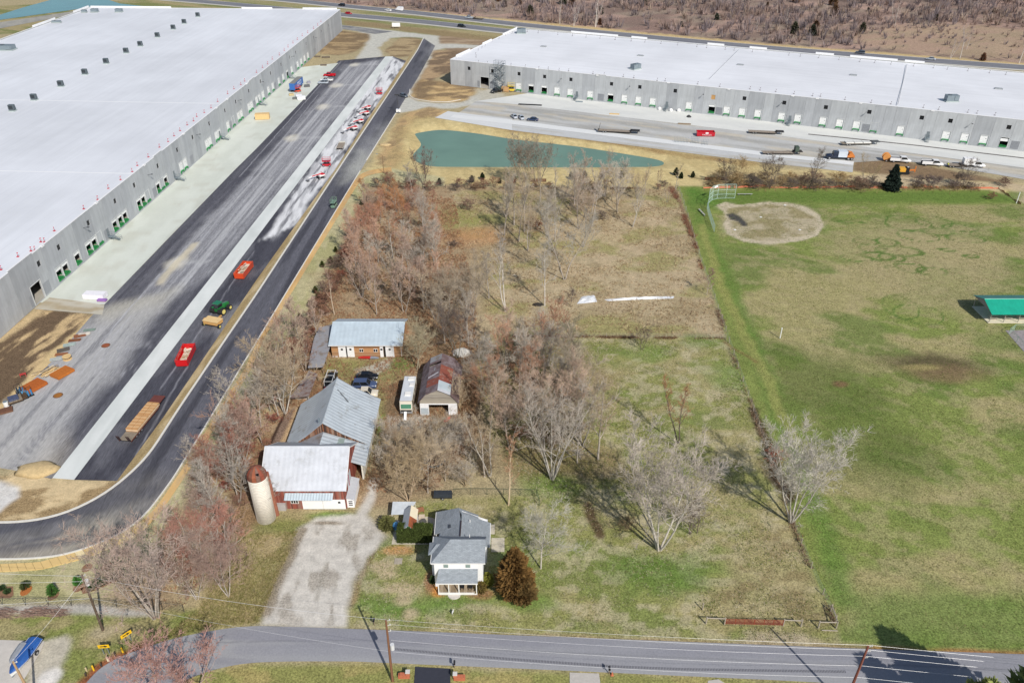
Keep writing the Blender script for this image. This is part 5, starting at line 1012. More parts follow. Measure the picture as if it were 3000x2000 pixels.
# =================================================================== TREES
def tree_proto(seed, h, spread, nb, fork=1, upright=.6, twl=1.0, dense=1.0, lean=0.0, first=.28):
  """bare deciduous tree: returns (trunk mesh, crown mesh) of unit tint; limbs are tapered tubes, twigs thin prisms"""
  rg = random.Random(seed); TV, TF, CV, CF = [], [], [], []
  def seg(Vl, Fl, p0, p1, r0, r1, n):
    d = p1 - p0; L = d.length
    if L < 1e-5: return
    d = d / L; a = Vector((0,0,1)) if abs(d.z) < .9 else Vector((1,0,0)); u = d.cross(a).normalized(); w = d.cross(u); o = len(Vl)
    for p, r in ((p0, r0),(p1, r1)):
      for i in range(n): t = 2 * math.pi * i / n; Vl.append(tuple(p + (u * math.cos(t) + w * math.sin(t)) * r))
    for i in range(n): Fl.append((o + i, o + (i + 1) % n, o + n + (i + 1) % n, o + n + i))
  def limb(p, d, L, r, lev, segs, r_end=.35):
    """walk a wandering limb; return list of (point, dir, radius, t)"""
    pts = [(p, d, r, 0.0)]; st = L / segs
    for i in range(segs):
      j = .16 if lev else .06
      d = (d + Vector((rg.gauss(0, j), rg.gauss(0, j), rg.gauss(0, j) + (.05 * upright if lev else .02)))).normalized(); q = p + d * st; r2 = r * (r_end + (1 - r_end) * (1 - (i + 1) / segs)) / (r_end + (1 - r_end) * (1 - i / segs))
      if lev < 2: seg(TV, TF, p, q, r, r2,7 if lev == 0 else 5)
      else: seg(CV, CF, p, q, r, r2,3)
      p, r = q, r2; pts.append((p, d, r, (i + 1) / segs))
    return pts
  def side(d, out):
    a = Vector((rg.gauss(0,1), rg.gauss(0,1), rg.gauss(0,.4))); a = (a - d * a.dot(d)).normalized(); return (d * (1 - out) + a * out).normalized()
  def twigs(pts, L, n, r):
    for _ in range(n):
      k = rg.randrange(max(1, len(pts) // 3), len(pts)); p, d, _, t = pts[k]; dd = (side(d, .45) + Vector((0,0,.15 * upright))).normalized(); l = L * rg.uniform(.5,1.1) * twl
      q = p + dd * l * .5; e = q + (dd + Vector((rg.gauss(0,.22), rg.gauss(0,.22), rg.gauss(.08,.2)))).normalized() * l * .5
      seg(CV, CF, p, q, r, r * .75,3); seg(CV, CF, q, e, r * .75, r * .3,3)
      for s in range(2):
        e2 = q + (side(dd, .5) + Vector((0,0,.12))).normalized() * l * rg.uniform(.35,.6); seg(CV, CF, q, e2, r * .7, r * .25,3)
  for f in range(fork):
    a = 2 * math.pi * (f + rg.random() * .5) / max(1, fork); o = .0 if fork == 1 else rg.uniform(.18,.4)
    d0 = Vector((math.cos(a) * o + lean, math.sin(a) * o, 1)).normalized(); hh = h * (rg.uniform(.78,1.0) if fork > 1 else .97); r0 = h * .014 * (1.0 if fork == 1 else .72)
    tr = limb(Vector((math.cos(a) * .15 * (fork > 1), math.sin(a) * .15 * (fork > 1),-.1)), d0, hh, r0,0,9,.12)
    for b in range(nb):
      t = first + (1 - first) * (b + rg.random()) / nb; k = min(len(tr) - 2, int(t * 9)); fr = t * 9 - k; p = tr[k][0].lerp(tr[k + 1][0], min(1, max(0, fr))); r = tr[k][2]
      ang = 2.4 * b + rg.uniform(-.5,.5) + f; el = upright + .35 * t; dd = Vector((math.cos(ang) * (1 - el * .55), math.sin(ang) * (1 - el * .55), el)).normalized()
      L = spread * (1.25 - .75 * t) * rg.uniform(.75,1.15)
      lb = limb(p, dd, L, min(r * .55, h * .0075),1,5,.2)
      twigs(lb, spread * .22, int(6 * dense),.021)
      for s in range(int(7 * dense)):
        k2 = rg.randrange(1, len(lb)); p2, d2, r2, _ = lb[k2]; L2 = L * rg.uniform(.28,.5); sb = limb(p2,(side(d2,.42) + Vector((0,0,.2 * upright))).normalized(), L2, max(.018, r2 * .6),2,3,.3)
        twigs(sb, spread * .2, int(7 * dense),.02)
    twigs(tr[6:], spread * .3, int(10 * dense),.024)
  def mk(nm, V, Fl):
    me = bpy.data.meshes.new(nm); me.from_pydata(V, [], Fl); me.update(); return me
  tm, cm = mk('trunk', TV, TF), mk('crown', CV, CF)
  tm.polygons.foreach_set('use_smooth', [True] * len(tm.polygons)); tm.materials.append(M_tint('bark', .9,.3,3)); cm.materials.append(M_tint('twigs', .9,.25,.6)); return tm, cm
PROTO = {
  'tall': [tree_proto(11,14,4.6,15,1,.62,1.0,1.0), tree_proto(12,14,4.2,14,1,.7,1.0,1.0), tree_proto(13,14,5.0,15,2,.6,1.0,.8)],
  'wide': [tree_proto(21,13,6.2,12,3,.45,1.0,1.0,0,.3), tree_proto(22,12,6.4,14,1,.35,1.1,1.3,0,.22), tree_proto(23,13,5.6,10,4,.5,1.0,.9,0,.3)],
  'slim': [tree_proto(31,14,2.8,12,1,.75,1.0,.8,0,.3), tree_proto(32,14,3.2,12,2,.75,1.0,.7,0,.35)],
  'young': [tree_proto(41,8,3.4,10,2,.6,1.0,.8,0,.15), tree_proto(42,8,3.2,9,3,.6,1.0,.75,0,.15), tree_proto(43,8,3.0,12,1,.65,1.0,.9,0,.18)],
  'bush': [tree_proto(51,3.2,1.7,5,6,.45,1.1,.7,0,.08), tree_proto(52,3.0,1.9,5,7,.4,1.1,.7,0,.05)],
  'hero': [tree_proto(71,13,5.4,9,5,.55,1.0,1.0,0,.3), tree_proto(72,13,5.0,8,6,.6,1.0,.75,0,.3)],
  'far': [tree_proto(61,8,3.2,7,2,.65,1.6,.45,0,.15), tree_proto(62,9,3.4,9,1,.6,1.6,.5,0,.2)],
}
GREY, PALE, RED, DARK, TAN, WHITE, MOSS = A(166,158,148), A(176,166,154), A(158,112,92), A(112,100,92), A(178,160,134), A(194,187,176), A(140,136,112)
def tree(kind, v, px, py, h, crown, bark, label, group=None, rz=None, name='bare_tree', cat='tree', wx=1.0, loc=None):
  tm, cm = PROTO[kind][v % len(PROTO[kind])]; base = {'tall': 14, 'wide': 13, 'hero': 13, 'slim': 14, 'young': 8, 'bush': 3.2, 'far': 8.5}[kind]
  if kind not in ('bush', 'far'): h *= 1.22; wx *= .9
  p = loc if loc is not None else gx(px, py); s = h / base; t = thing(name, label, cat, (p[0], p[1], float(zground(np.array([p[0]]), np.array([p[1]]))[0]) - .06), rnd.uniform(0,6.28) if rz is None else rz, group); t.scale = (s * wx, s * wx, s)
  for nm, me, c in (('trunk', tm, bark),('crown', cm, crown)):
    if nm == 'trunk' and cat == 'bush': nm = 'stems'
    o = bpy.data.objects.new(nm, me); COL.objects.link(o); o.parent = t; k = rnd.uniform(.88,1.12); k = k * (1.0 if nm == 'crown' and kind != 'far' else 1.0); o.color = (*[min(1, q * k) for q in c], 1)
  return t
def tz(x, y, rx, ry): return zo(x, y, rx, ry)
# --- single trees one can point to
tree('hero', 0, *tz(1350,340,1500,1500),16.5, PALE, WHITE, 'huge pale forked tree standing alone in the middle of the lawn', None, .4, wx=1.05)
tree('hero', 0, *tz(210,90,2250,1500),14.5, WHITE, WHITE, 'white leaning tree on the park fence line by the ditch', None, 1.0)
tree('wide', 1, *tz(265,515,1500,1500),9.5, A(176,172,158), WHITE, 'low wide-branched tree just behind the rust-brown evergreen')
tree('hero', 1, *tz(370,1260,1500,1000),15.5, PALE, WHITE, 'large many-stemmed pale tree at the thicket edge behind the house lawn', None, .3)
tree('tall', 0, *tz(790,1080,1500,1000),14.5, TAN, PALE, 'bare tree right of the large many-stemmed pale tree')
tree('slim', 0, *tz(600,1110,1500,1000),9, GREY, PALE, 'slender pole-like tree between two larger trees behind the lawn')
tree('tall', 1, *tz(570,430,1500,1000),14, MOSS, DARK, 'mossy-twigged dark-trunked tree at the top right of the central thicket')
tree('slim', 1, *tz(1530,930,1500,1000),12.5, A(170,116,88), DARK, 'thin dark tree with rusty red twigs in the paddock')
tree('young', 0, *tz(1190,75,1500,1000),5, DARK, DARK, 'small dark tree alone below the paddock fence')
tree('young', 1, *tz(1640,195,1500,1500),6.5, DARK, DARK, 'small dark tangled tree right of the huge pale tree')
tree('young', 2, *tz(1700,190,1500,1500),5.5, GREY, DARK, 'small grey tree at the right foot of the huge pale tree')
tree('wide', 2, *tz(1420,970,0,1500),14.5, A(176,156,144), PALE, 'tall two-trunked tree by the chain-link fence, left trunk', None, 2.0)
tree('tall', 2, *tz(1447,960,0,1500),14, A(172,156,146), PALE, 'tall tree by the chain-link fence, right-hand trunk of the pair')
tree('wide', 0, *tz(2100,770,0,1500),8.5, A(164,138,126), PALE, 'low spreading tree beside the gravel drive with leaning stems')
tree('tall', 1, *tz(2090,230,0,1500),12, GREY, PALE, 'grey tree left of the silo foot')
tree('tall', 2, *tz(2200,1480,0,1000),12.5, GREY, PALE, 'pale-trunked tree in the strip left of the silo')
tree('wide', 2, *tz(2240,1140,0,1000),11, A(160,132,118), PALE, 'forked tree above the silo dome beside the loop road verge')
tree('wide', 0, *tz(270,660,750,1000),13, TAN, WHITE, 'big pale tree left of the large silver barn', None, 2.6)
tree('tall', 1,806,1500,8.5, GREY, TAN, 'tree growing between the silo and the red barn front')
tree('wide', 1, *tz(1580,1390,750,1000),10, TAN, PALE, 'spreading tree above the round trampoline behind the house')
tree('wide', 2, *tz(1400,1460,750,1000),9.5, A(176,156,124), A(190,168,140), 'leaning tan tree behind the tarp canopy', None, 3.4)
tree('slim', 0, *tz(2100,1240,750,1000),12.5, TAN, PALE, 'left one of two straight trees close together behind the farmhouse')
tree('slim', 1, *tz(2150,1230,750,1000),13, TAN, WHITE, 'right one of two straight trees close together behind the farmhouse')
tree('slim', 0, *tz(2320,1500,750,1000),11.5, A(176,136,108), A(200,180,150), 'tall thin tree with a long shadow right of the farmhouse rear')
tree('wide', 0, *tz(1850,150,750,1000),9.5, DARK, A(140,134,120), 'dark multi-stemmed tree behind the gambrel shed')
tree('wide', 1, *tz(1500,250,750,1000),8.5, A(170,160,132), A(160,150,128), 'tan tree between the motorhome and the long shed')
tree('tall', 0, *tz(1480,260,750,1000),7.5, A(170,160,132), A(160,150,128), 'smaller tree in front of the right end of the long shed')
tree('young', 0, *tz(1880,640,750,1000),6.5, TAN, A(196,176,140), 'young tan tree at the right wall of the gambrel shed')
# birches and tall trees of the upper field
tree('slim', 1, *tz(2300,1290,750,500),17, PALE, WHITE, 'tallest white-trunked tree left of the field centre')
tree('tall', 1, *tz(2140,1170,750,500),9, GREY, GREY, 'grey tree left of the tallest white-trunked tree')
tree('tall', 2, *tz(1560,610,750,500),11.8, PALE, WHITE, 'pale birch-like tree rising from the red thicket')
tree('slim', 0, *tz(720,1320,750,500),11, A(164,132,118), A(190,172,150), 'thin straight tree behind the left end of the long shed')
tree('tall', 0, *tz(300,1240,1500,500),12.5, A(186,178,164), WHITE, 'pale tree beside the dark round pile at the white sheet')
tree('tall', 2, *tz(485,1000,1500,500),16.5, A(180,174,162), PALE, 'tall grey tree in the middle of the tan field')
tree('slim', 0, *tz(395,655,1500,500),11.6, PALE, PALE, 'slender pale tree left of the field clump')
tree('slim', 1, *tz(650,705,1500,500),10.5, GREY, WHITE, 'slender tree with white foot in the field clump')
tree('tall', 1, *tz(740,485,1500,500),13.3, A(182,172,160), PALE, 'tall tree in the upper field below the pond corner')
tree('slim', 0, *tz(575,310,1500,500),13, PALE, WHITE, 'pale tree standing left of the upper field clump')
tree('tall', 0, *tz(970,315,1500,500),10.5, A(180,170,158), PALE, 'tall tree at the upper right of the tan field')
tree('slim', 1, *tz(1105,515,1500,500),11.2, PALE, WHITE, 'rightmost tall pale tree of the tan field with a long shadow')
tree('hero', 0, *tz(90,145,1500,500),12, A(150,138,124), A(156,144,128), 'left one of two big forked trees in front of the pond')
tree('hero', 1, *tz(240,155,1500,500),13.3, A(146,134,120), A(150,138,122), 'right one of two big forked trees in front of the pond')
tree('tall', 1, *tz(1435,210,750,500),8, GREY, PALE, 'light-trunked tree just below the left end of the pond')
tree('young', 1, *tz(1540,135,750,500),10, A(128,106,96), DARK, 'dark multi-stemmed tree at the lower left corner of the pond')
tree('young', 0, *tz(540,1250,1500,500),4.5, DARK, DARK, 'small dark tree over the white plastic sheet')
tree('young', 2, *tz(1790,1140,1500,500),5.5, A(150,120,112), A(170,160,146), 'small reddish tree on the park fence line')
tree('wide', 1, *tz(1960,160,1500,500),7.5, DARK, DARK, 'dark tree behind the backstop left panel')
tree('young', 0, *tz(2070,160,1500,500),9, A(160,136,100), A(150,128,96), 'tan-twigged tree behind the backstop right post')
tree('wide', 0, *tz(10,160,2250,500),8, DARK, DARK, 'dark spreading tree on the orange fence above the infield')
tree('tall', 0, *tz(380,160,2250,500),10, A(132,120,110), A(120,110,100), 'tall dark tree on the orange fence in front of the flatbed')
tree('tall', 2, *tz(880,155,2250,500),8.5, A(170,150,116), A(168,156,140), 'tan tree just left of the dark spruce')
tree('wide', 1, *tz(1780,160,2250,500),7.5, DARK, DARK, 'dark wide tree on the park fence near the white trucks')
tree('young', 0,455,2030,9, A(178,140,130), A(180,160,150), 'pinkish tree below the road bend, left of the pair', None, 1.0, wx=1.25)
tree('young', 1,570,2035,9, A(178,140,130), A(180,160,150), 'pinkish tree below the road bend, right of the pair', None, 2.2, wx=1.25)
# --- groves
def inside(x, y, P):
  return sd_poly(np.array([x]), np.array([y]), P)[0] < 0
def grove(poly, n, kinds, hr, tints, barks, label, group, mind, name='bare_tree', cat='tree', wx=1.0):
  P = GP(poly); A_ = np.array(P); lo, hi = A_.min(0), A_.max(0); pts = []; k = 0
  while len(pts) < n and k < 6000:
    k += 1; x, y = rnd.uniform(lo[0], hi[0]), rnd.uniform(lo[1], hi[1])
    if inside(x, y, P) and all((x - a) ** 2 + (y - b) ** 2 > mind * mind for a, b in pts): pts.append((x, y))
  for x, y in pts:
    i = rnd.randrange(len(tints)); tree(rnd.choice(kinds), rnd.randrange(3),0,0, rnd.uniform(*hr), tints[i], barks[i % len(barks)], label, group, None, name, cat, wx * rnd.uniform(.9,1.2),(x, y))
RT = A(178,132,110); OT = A(182,132,92); PT = A(178,154,138); GT = A(184,174,160)
grove([(1075,585),(1200,575),(1290,640),(1290,760),(1080,760),(1010,740),(1030,660)], 26, ['young'], (5.5,7.6), [RT, OT, PT, RT], [A(150,128,112), GREY], 'reddish young tree in the upper thicket beside the loop road', 'reddish trees of the upper thicket', 3.0)
grove([(1020,760),(1300,760),(1330,860),(1300,950),(1090,925),(1010,880)], 22, ['tall', 'young', 'tall'], (9,12.5), [PT, A(188,154,132), GT, A(182,164,140)], [PALE, GREY], 'bare tree in the dense thicket behind the long shed', 'trees of the thicket behind the long shed', 3.6)
grove([(1250,930),(1400,920),(1400,1010),(1300,1020)], 5, ['wide', 'tall'], (9,12), [A(170,156,136), GT], [PALE], 'bare tree right of the long shed', 'trees right of the long shed', 5)
grove([(1400,1060),(1580,1050),(1720,1150),(1720,1330),(1540,1370),(1440,1260),(1400,1150)], 19, ['tall', 'young', 'wide'], (9,13), [A(190,166,146), GT, A(182,140,114), A(176,162,142)], [PALE, GREY], 'bare tree in the central thicket right of the gambrel shed', 'trees of the central thicket', 4.0)
grove([(1150,1300),(1240,1290),(1400,1300),(1440,1380),(1330,1440),(1190,1440),(1130,1410),(1120,1360)], 14, ['young', 'wide'], (4.6,6.8), [A(176,160,134), A(166,146,122), GT], [TAN, PALE], 'low tan tree in the tangle between barn and farmhouse', 'trees between barn and farmhouse', 3.4)
grove([(800,1060),(880,980),(940,1000),(900,1080),(840,1200),(790,1190)], 11, ['young', 'tall'], (6.5,10), [A(150,112,94), PT, TAN], [PALE, GREY], 'bare tree left of the barns beside the mulched verge', 'trees left of the barns', 3.4)
grove([(740,1210),(800,1180),(830,1220),(760,1320),(700,1420),(650,1470),(600,1500),(640,1390)], 14, ['young', 'tall'], (7,11), [A(160,112,96), PT, GT], [PALE, GREY], 'bare tree in the strip between loop road and silo', 'trees between loop road and silo', 3.2)
grove([(560,1560),(640,1490),(700,1560),(690,1640),(640,1740),(560,1790),(500,1780),(520,1680)], 9, ['young', 'young', 'wide'], (5.5,9), [A(176,130,114), A(178,156,142), A(190,170,156)], [WHITE, PALE], 'reddish bare tree in the brush left of the gravel drive', 'trees in the brush left of the gravel drive', 2.8)
grove([(1700,560),(1990,552),(1980,600),(1860,590),(1700,600)], 8, ['young', 'slim'], (5,8.5), [TAN, A(150,120,100)], [GREY], 'bare sapling along the top edge of the tan field', 'saplings along the top of the field', 4)
grove([(1440,610),(1600,600),(1640,720),(1560,760),(1480,720)], 13, ['slim', 'tall', 'tall'], (8,14), [A(176,166,150), TAN], [PALE], 'bare tree in the loose clump in the upper field', 'trees of the upper field clump', 5)
grove([(1620,570),(1800,562),(1840,640),(1700,680),(1620,640)], 10, ['tall', 'slim', 'tall'], (9,14), [A(182,172,158), A(176,156,138)], [PALE], 'pale bare tree in the stand below the right part of the pond', 'trees below the right part of the pond', 4.5)
# brush
BL = 'bare brush'
grove([(1070,560),(1130,530),(1320,535),(1500,548),(1990,545),(1990,556),(1500,560),(1130,560)], 24, ['bush'], (1.8,3.4), [A(140,104,88), DARK, A(150,120,96)], [DARK], 'leafless bush on the fence line below the pond', 'bushes below the pond', 3, 'bush', 'bush', 1.3)
grove([(2090,530),(2500,538),(2580,548),(2560,556),(2080,552)], 20, ['bush'], (2.2,4.2), [A(130,106,90), DARK, A(166,140,100)], [DARK], 'leafless bush on the orange construction fence line', 'bushes on the construction fence', 4, 'bush', 'bush', 1.4)
grove([(2690,535),(2820,540),(2840,553),(2680,553)], 7, ['bush'], (2.2,3.6), [DARK, A(120,104,98)], [DARK], 'dark leafless bush at the park corner fence', 'bushes at the park corner', 4, 'bush', 'bush', 1.5)
for i, (x, y, rx, ry, h, c) in enumerate([(1950,360,750,500,3.2, A(128,104,90)),(220,540,1500,500,3.4, A(140,92,68)),(830,450,1500,500,2.6, DARK),(2050,260,2250,500,1.9, A(140,104,82)),(60,1100,2250,1000,2.4, A(170,104,84)),(2170,140,2250,500,2.6, A(120,92,84)),(1820,700,750,500,1.8, DARK),(1050,150,1500,1500,2.0, A(128,112,84))]):
  lab = ['round brown bush below the left part of the pond', 'rusty brown bush in the middle of the upper field', 'dark bush left of the rightmost tall field tree', 'low brown bush at the upper right of the park', 'orange bush in the ditch beside the white leaning tree', 'dark bush outside the right corner of the park', 'small dark shrub right of the red thicket', 'small tangled shrub left of the huge pale tree'][i]
  tree('bush', i, *tz(x, y, rx, ry), h, c, DARK, lab, None, None, 'bush', 'bush', 1.5)
grove([(730,1130),(850,1000),(960,830),(1010,720),(1050,640),(1070,660),(1010,800),(960,920),(900,1040),(800,1160)], 30, ['bush'], (1.6,3.2), [A(138,102,84), A(150,92,74), A(128,108,94)], [DARK], 'leafless bush along the left edge of the thicket', 'bushes at the thicket edge', 2.6, 'bush', 'bush', 1.3)
grove([(560,1500),(700,1300),(830,1200),(840,1260),(720,1420),(690,1560),(560,1720),(520,1660)], 18, ['bush'], (1.6,3.0), [A(150,92,78), A(140,108,92), A(164,118,96)], [DARK], 'reddish leafless bush in the strip left of the silo', 'bushes left of the silo', 2.4, 'bush', 'bush', 1.3)
grove([(1140,1290),(1420,1250),(1460,1400),(1250,1460),(1120,1420)], 18, ['bush'], (1.4,2.6), [A(160,140,112), A(150,118,92)], [DARK], 'leafless bush in the tangle behind the farmhouse', 'bushes behind the farmhouse', 3, 'bush', 'bush', 1.3)
grove([(1410,1060),(1700,1150),(1700,1320),(1450,1280)], 20, ['bush'], (1.6,2.8), [A(150,112,88), A(130,110,94)], [DARK], 'leafless bush under the central thicket', 'bushes under the central thicket', 3, 'bush', 'bush', 1.3)
# =================================================================== EVERGREENS, HEDGE, FAR WOOD
def conifer_proto(seed, h, r, n, leaf, prof, droop=.25, trunk_r=.12, bare=.06):
  rg = np.random.RandomState(seed); u = rg.rand(n) ** .75; z = bare * h + (1 - u) * (1 - bare) * h        # more leaves low down
  t = (z / h); R_ = np.interp(t, [p[0] for p in prof], [p[1] for p in prof]) * r
  lay = .82 + .25 * np.sin(z / h * 38 + rg.rand(n) * 1.2); ang = rg.rand(n) * 6.2832; lob = 1 + .14 * np.sin(ang * 3 + z * 1.7) + .1 * np.sin(ang * 7 - z * 3)
  rad = R_ * lay * lob * (rg.rand(n) ** .35)
  C = np.c_[np.cos(ang) * rad, np.sin(ang) * rad, z - droop * rad * .5]
  out = np.c_[np.cos(ang), np.sin(ang),-droop + rg.randn(n) * .35 + .25]; out /= np.linalg.norm(out, axis=1)[:, None]
  sd = np.cross(out, rg.randn(n, 3)); sd /= np.linalg.norm(sd, axis=1)[:, None] + 1e-9
  L = leaf * (.6 + .8 * rg.rand(n))[:, None]
  V = np.stack([C - sd * L * .32, C + sd * L * .32, C + out * L], 1).reshape(-1,3); Fc = np.arange(3 * n).reshape(-1,3)
  me = bpy.data.meshes.new('foliage'); me.from_pydata(V.tolist(), [], Fc.tolist()); me.update(); me.materials.append(M_tint('needles', .9,.4,1.4))
  tm = MB().tube((0,0,-.1),(0,0, h * .96), trunk_r, .015,7).mesh('trunk'); tm.materials.append(MATS['bark']); return tm, me
CON = {'spruce': (conifer_proto(1,9,3.1,9000,.62, [(0,.96),(.3,.82),(.6,.5),(.85,.22),(1,.03)], .35,.2,.03),9),
   'cedar': (conifer_proto(2,7,2.4,9000,.42, [(0,.55),(.15,.95),(.45,.85),(.75,.5),(1,.06)], -.2,.18,.04),7),
   'arb': (conifer_proto(3,2,.62,900,.26, [(0,.8),(.25,1),(.6,.75),(1,.06)], -.3,.05,.03),2),
   'dome': (conifer_proto(4,1,.6,500,.2, [(0,.85),(.4,1),(.8,.6),(1,.15)], -.3,.03,.02),1),
   'farc': (conifer_proto(5,7,2.2,420,1.25, [(0,.85),(.25,1),(.6,.62),(1,.08)], .1,.2,.03),7)}
def evergreen(kind, p, h, tint, label, group=None, name='evergreen_tree', cat='tree', wx=1.0, bark=A(104,84,66)):
  (tm, me), b = CON[kind]; s = h / b; t = thing(name, label, cat, (p[0], p[1], float(zground(np.array([p[0]]), np.array([p[1]]))[0]) - .05), rnd.uniform(0,6.28), group); t.scale = (s * wx, s * wx, s)
  for nm, m_, c in (('trunk', tm, bark),('crown', me, tint)):
    o = bpy.data.objects.new(nm, m_); COL.objects.link(o); o.parent = t; k = rnd.uniform(.88,1.14); o.color = (*[min(1, q * k) for q in c], 1)
  return t
evergreen('spruce', gx(*zo(1130,172,2250,500)),8.3, A(44,56,48), 'dark spruce on the park fence, largest evergreen in view', None, 'spruce_tree', 'tree', 1.0)
evergreen('cedar', g(1508,1742)[:2], 9.6, A(128,98,56), 'rust-brown evergreen right of the farmhouse', None, 'cedar_tree', 'tree', .85)
c_ = g(1508,1742)[:2]; evergreen('cedar', (c_[0] + 1.4, c_[1] - .9),5.2, A(118,96,58), 'lower brown evergreen in front of the rust-brown one', None, 'cedar_tree', 'tree', 1.05)
evergreen('arb', g(1430,1712)[:2], 2.6, A(140,140,62), 'yellow-green columnar evergreen at the right porch corner', None, 'shrub', 'shrub', 1.0); evergreen('dome', g(1407,1728)[:2], 1.4, A(120,104,56), 'round olive shrub at the right end of the porch', None, 'shrub', 'shrub', 1.3); evergreen('arb', g(1268,1706)[:2], 1.5, A(66,84,44), 'small dark shrub at the left porch corner', None, 'shrub', 'shrub', 1.0)
for i, (px, py, h, lab) in enumerate([(1077,587,1.7, 'upper'),(1060,600,1.6, 'lower')]): evergreen('arb', gx(px, py), h, A(62,74,44), lab + ' one of two young evergreens at the top of the mulched verge', 'young evergreens on the mulched verge', 'young_evergreen', 'shrub', 1.1)
SAP = [(984,738),(970,770),(945,782),(925,858),(934,876),(907,898),(880,938),(860,957)]
for i, (px, py) in enumerate(SAP): evergreen('arb', gx(px, py), rnd.uniform(1.5,2.0), A(76,84,42), 'young evergreen on the verge left of the thicket, number %s from the top' % ['one', 'two', 'three', 'four', 'five', 'six', 'seven', 'eight'][i], 'young evergreens on the mulched verge', 'young_evergreen', 'shrub', 1.0)
for i, (x, y, rx, ry, nm) in enumerate([(1685,125,750,500, 'first'),(1985,108,750,500, 'second'),(2080,82,750,500, 'third'),(2240,118,750,500, 'fourth'),(20,110,1500,500, 'fifth'),(540,78,1500,500, 'sixth'),(665,70,1500,500, 'seventh'),(1000,70,1500,500, 'eighth'),(1505,42,1500,500, 'ninth'),(1552,72,1500,500, 'tenth'),(1660,62,1500,500, 'eleventh')]):
  evergreen('arb', gx(*zo(x, y, rx, ry)), rnd.uniform(1.9,2.6), A(48,62,40), nm + ' young evergreen from the left along the pond south bank', 'young evergreens south of the pond', 'young_evergreen', 'shrub', 1.0)
for i, (x, y, k, c, lab) in enumerate([(720,660, 'arb', A(76,128,56), 'bright green young tree beside the leaning utility pole'),(490,750, 'arb', A(70,108,48), 'bushy young conifer on the lawn left of the utility pole'),(237,690, 'dome', A(64,74,40), 'small shrub in an orange mulch ring near the left edge')]):
  evergreen(k, gx(*zo(x, y, 0,1500)), [1.7,2.0,1.1][i], c, lab, None, 'shrub', 'shrub', 1.1)
ords = ['first', 'second', 'third', 'fourth', 'fifth', 'sixth', 'seventh', 'eighth']
for i, (x, y) in enumerate([(843,705),(880,660),(940,660),(985,615),(1050,612),(1085,568)]): evergreen('dome', gx(*zo(x, y, 0,1500)),.85, A(50,76,42), ords[i] + ' clipped shrub from the left in the long mulch bed', 'shrubs in the long mulch bed', 'shrub', 'shrub', 1.2)
for i, (x, y) in enumerate([(22,708),(72,740)]): evergreen('dome', gx(*zo(x, y, 0,1500)),.8, A(58,78,44), ['upper', 'lower'][i] + ' shrub in the mulch square at the left edge', 'shrubs in the mulch square', 'shrub', 'shrub', 1.1)
for i, (x, y) in enumerate([(800,500),(980,495)]):
  tree('young', i, *zo(x, y, 0,1500),2.2, GREY, DARK, ['left', 'right'][i] + ' one of two newly planted saplings in round mulch rings', 'newly planted saplings', None, 'sapling', 'tree')
mul = M('mulch', A(142,108,84),.95,0,.25,4)
def mulch(pts, lab=None): struct(sheet('mulch_bed', pts, .02, mul), 'structure')
def disc(c, rx, ry, n=16): return [(c[0] + math.cos(2 * math.pi * i / n) * rx, c[1] + math.sin(2 * math.pi * i / n) * ry) for i in range(n)]
mulch(GP([zo(x, y, 0,1500) for x, y in [(740,700),(820,660),(1090,540),(1140,570),(1120,610),(870,720),(760,750)]])); mulch(GP([zo(x, y, 0,1500) for x, y in [(-80,680),(120,680),(125,760),(90,790),(-80,790)]]))
for x, y in ((800,508),(980,498),(722,690),(490,765),(1140,368)): mulch(disc(gx(*zo(x, y, 0,1500)),.75,.9))
struct(sheet('mulch_bed', disc(gx(*zo(240,718,0,1500)),.75,1.0),.02, M('orange_mulch', A(176,108,56),.95,0,.2,4)))
# clipped hedge: boxy body of leaf triangles
def hedge():
  rg = np.random.RandomState(9); a, b = np.array(g(1163,1590)[:2]), np.array(g(1268,1592)[:2]); t = thing('hedge', 'dense dark clipped hedge left of the farmhouse', 'hedge', ((a[0] + b[0]) / 2,(a[1] + b[1]) / 2,0)); n = 9000; x = rg.rand(n); d = 1.9
  f = rg.rand(n); P = np.zeros((n, 3)); X = a[0] + .1 + (b[0] - a[0] - .2) * x; top = rg.rand(n) < .45
  P[:, 0] = X; P[:, 1] = a[1] + np.where(top, rg.rand(n) * d, np.where(rg.rand(n) < .7,0, d) + rg.randn(n) * .05); P[:, 2] = np.where(top, 2.35 + rg.randn(n) * .08, rg.rand(n) * 2.4); P[:, 2] -= .25 * np.abs(x - .5) ** 3 * 8 * .5
  P += rg.randn(n, 3) * .05; o_ = rg.randn(n, 3); o_[:, 2] = np.abs(o_[:, 2]) + .6; o_ /= np.linalg.norm(o_, axis=1)[:, None]; s_ = np.cross(o_, rg.randn(n, 3)); s_ /= np.linalg.norm(s_, axis=1)[:, None]; L = .3 * (.6 + .8 * rg.rand(n))[:, None]
  V = np.stack([P - s_ * L * .3, P + s_ * L * .3, P + o_ * L], 1).reshape(-1,3); V[:, 0] -= t.location.x; V[:, 1] -= t.location.y
  o = np_mesh('leaves', V, np.arange(3 * n).reshape(-1,3), MATS['needles'], t); o.color = (*A(72,84,40),1)
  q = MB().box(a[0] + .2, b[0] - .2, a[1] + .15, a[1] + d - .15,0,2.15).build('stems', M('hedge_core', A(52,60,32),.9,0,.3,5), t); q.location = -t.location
hedge()
evergreen('arb', g(1135,1545)[:2], 2.4, A(110,110,64), 'loose olive shrub at the corner of the gravel drive', None, 'shrub', 'shrub', 1.7)
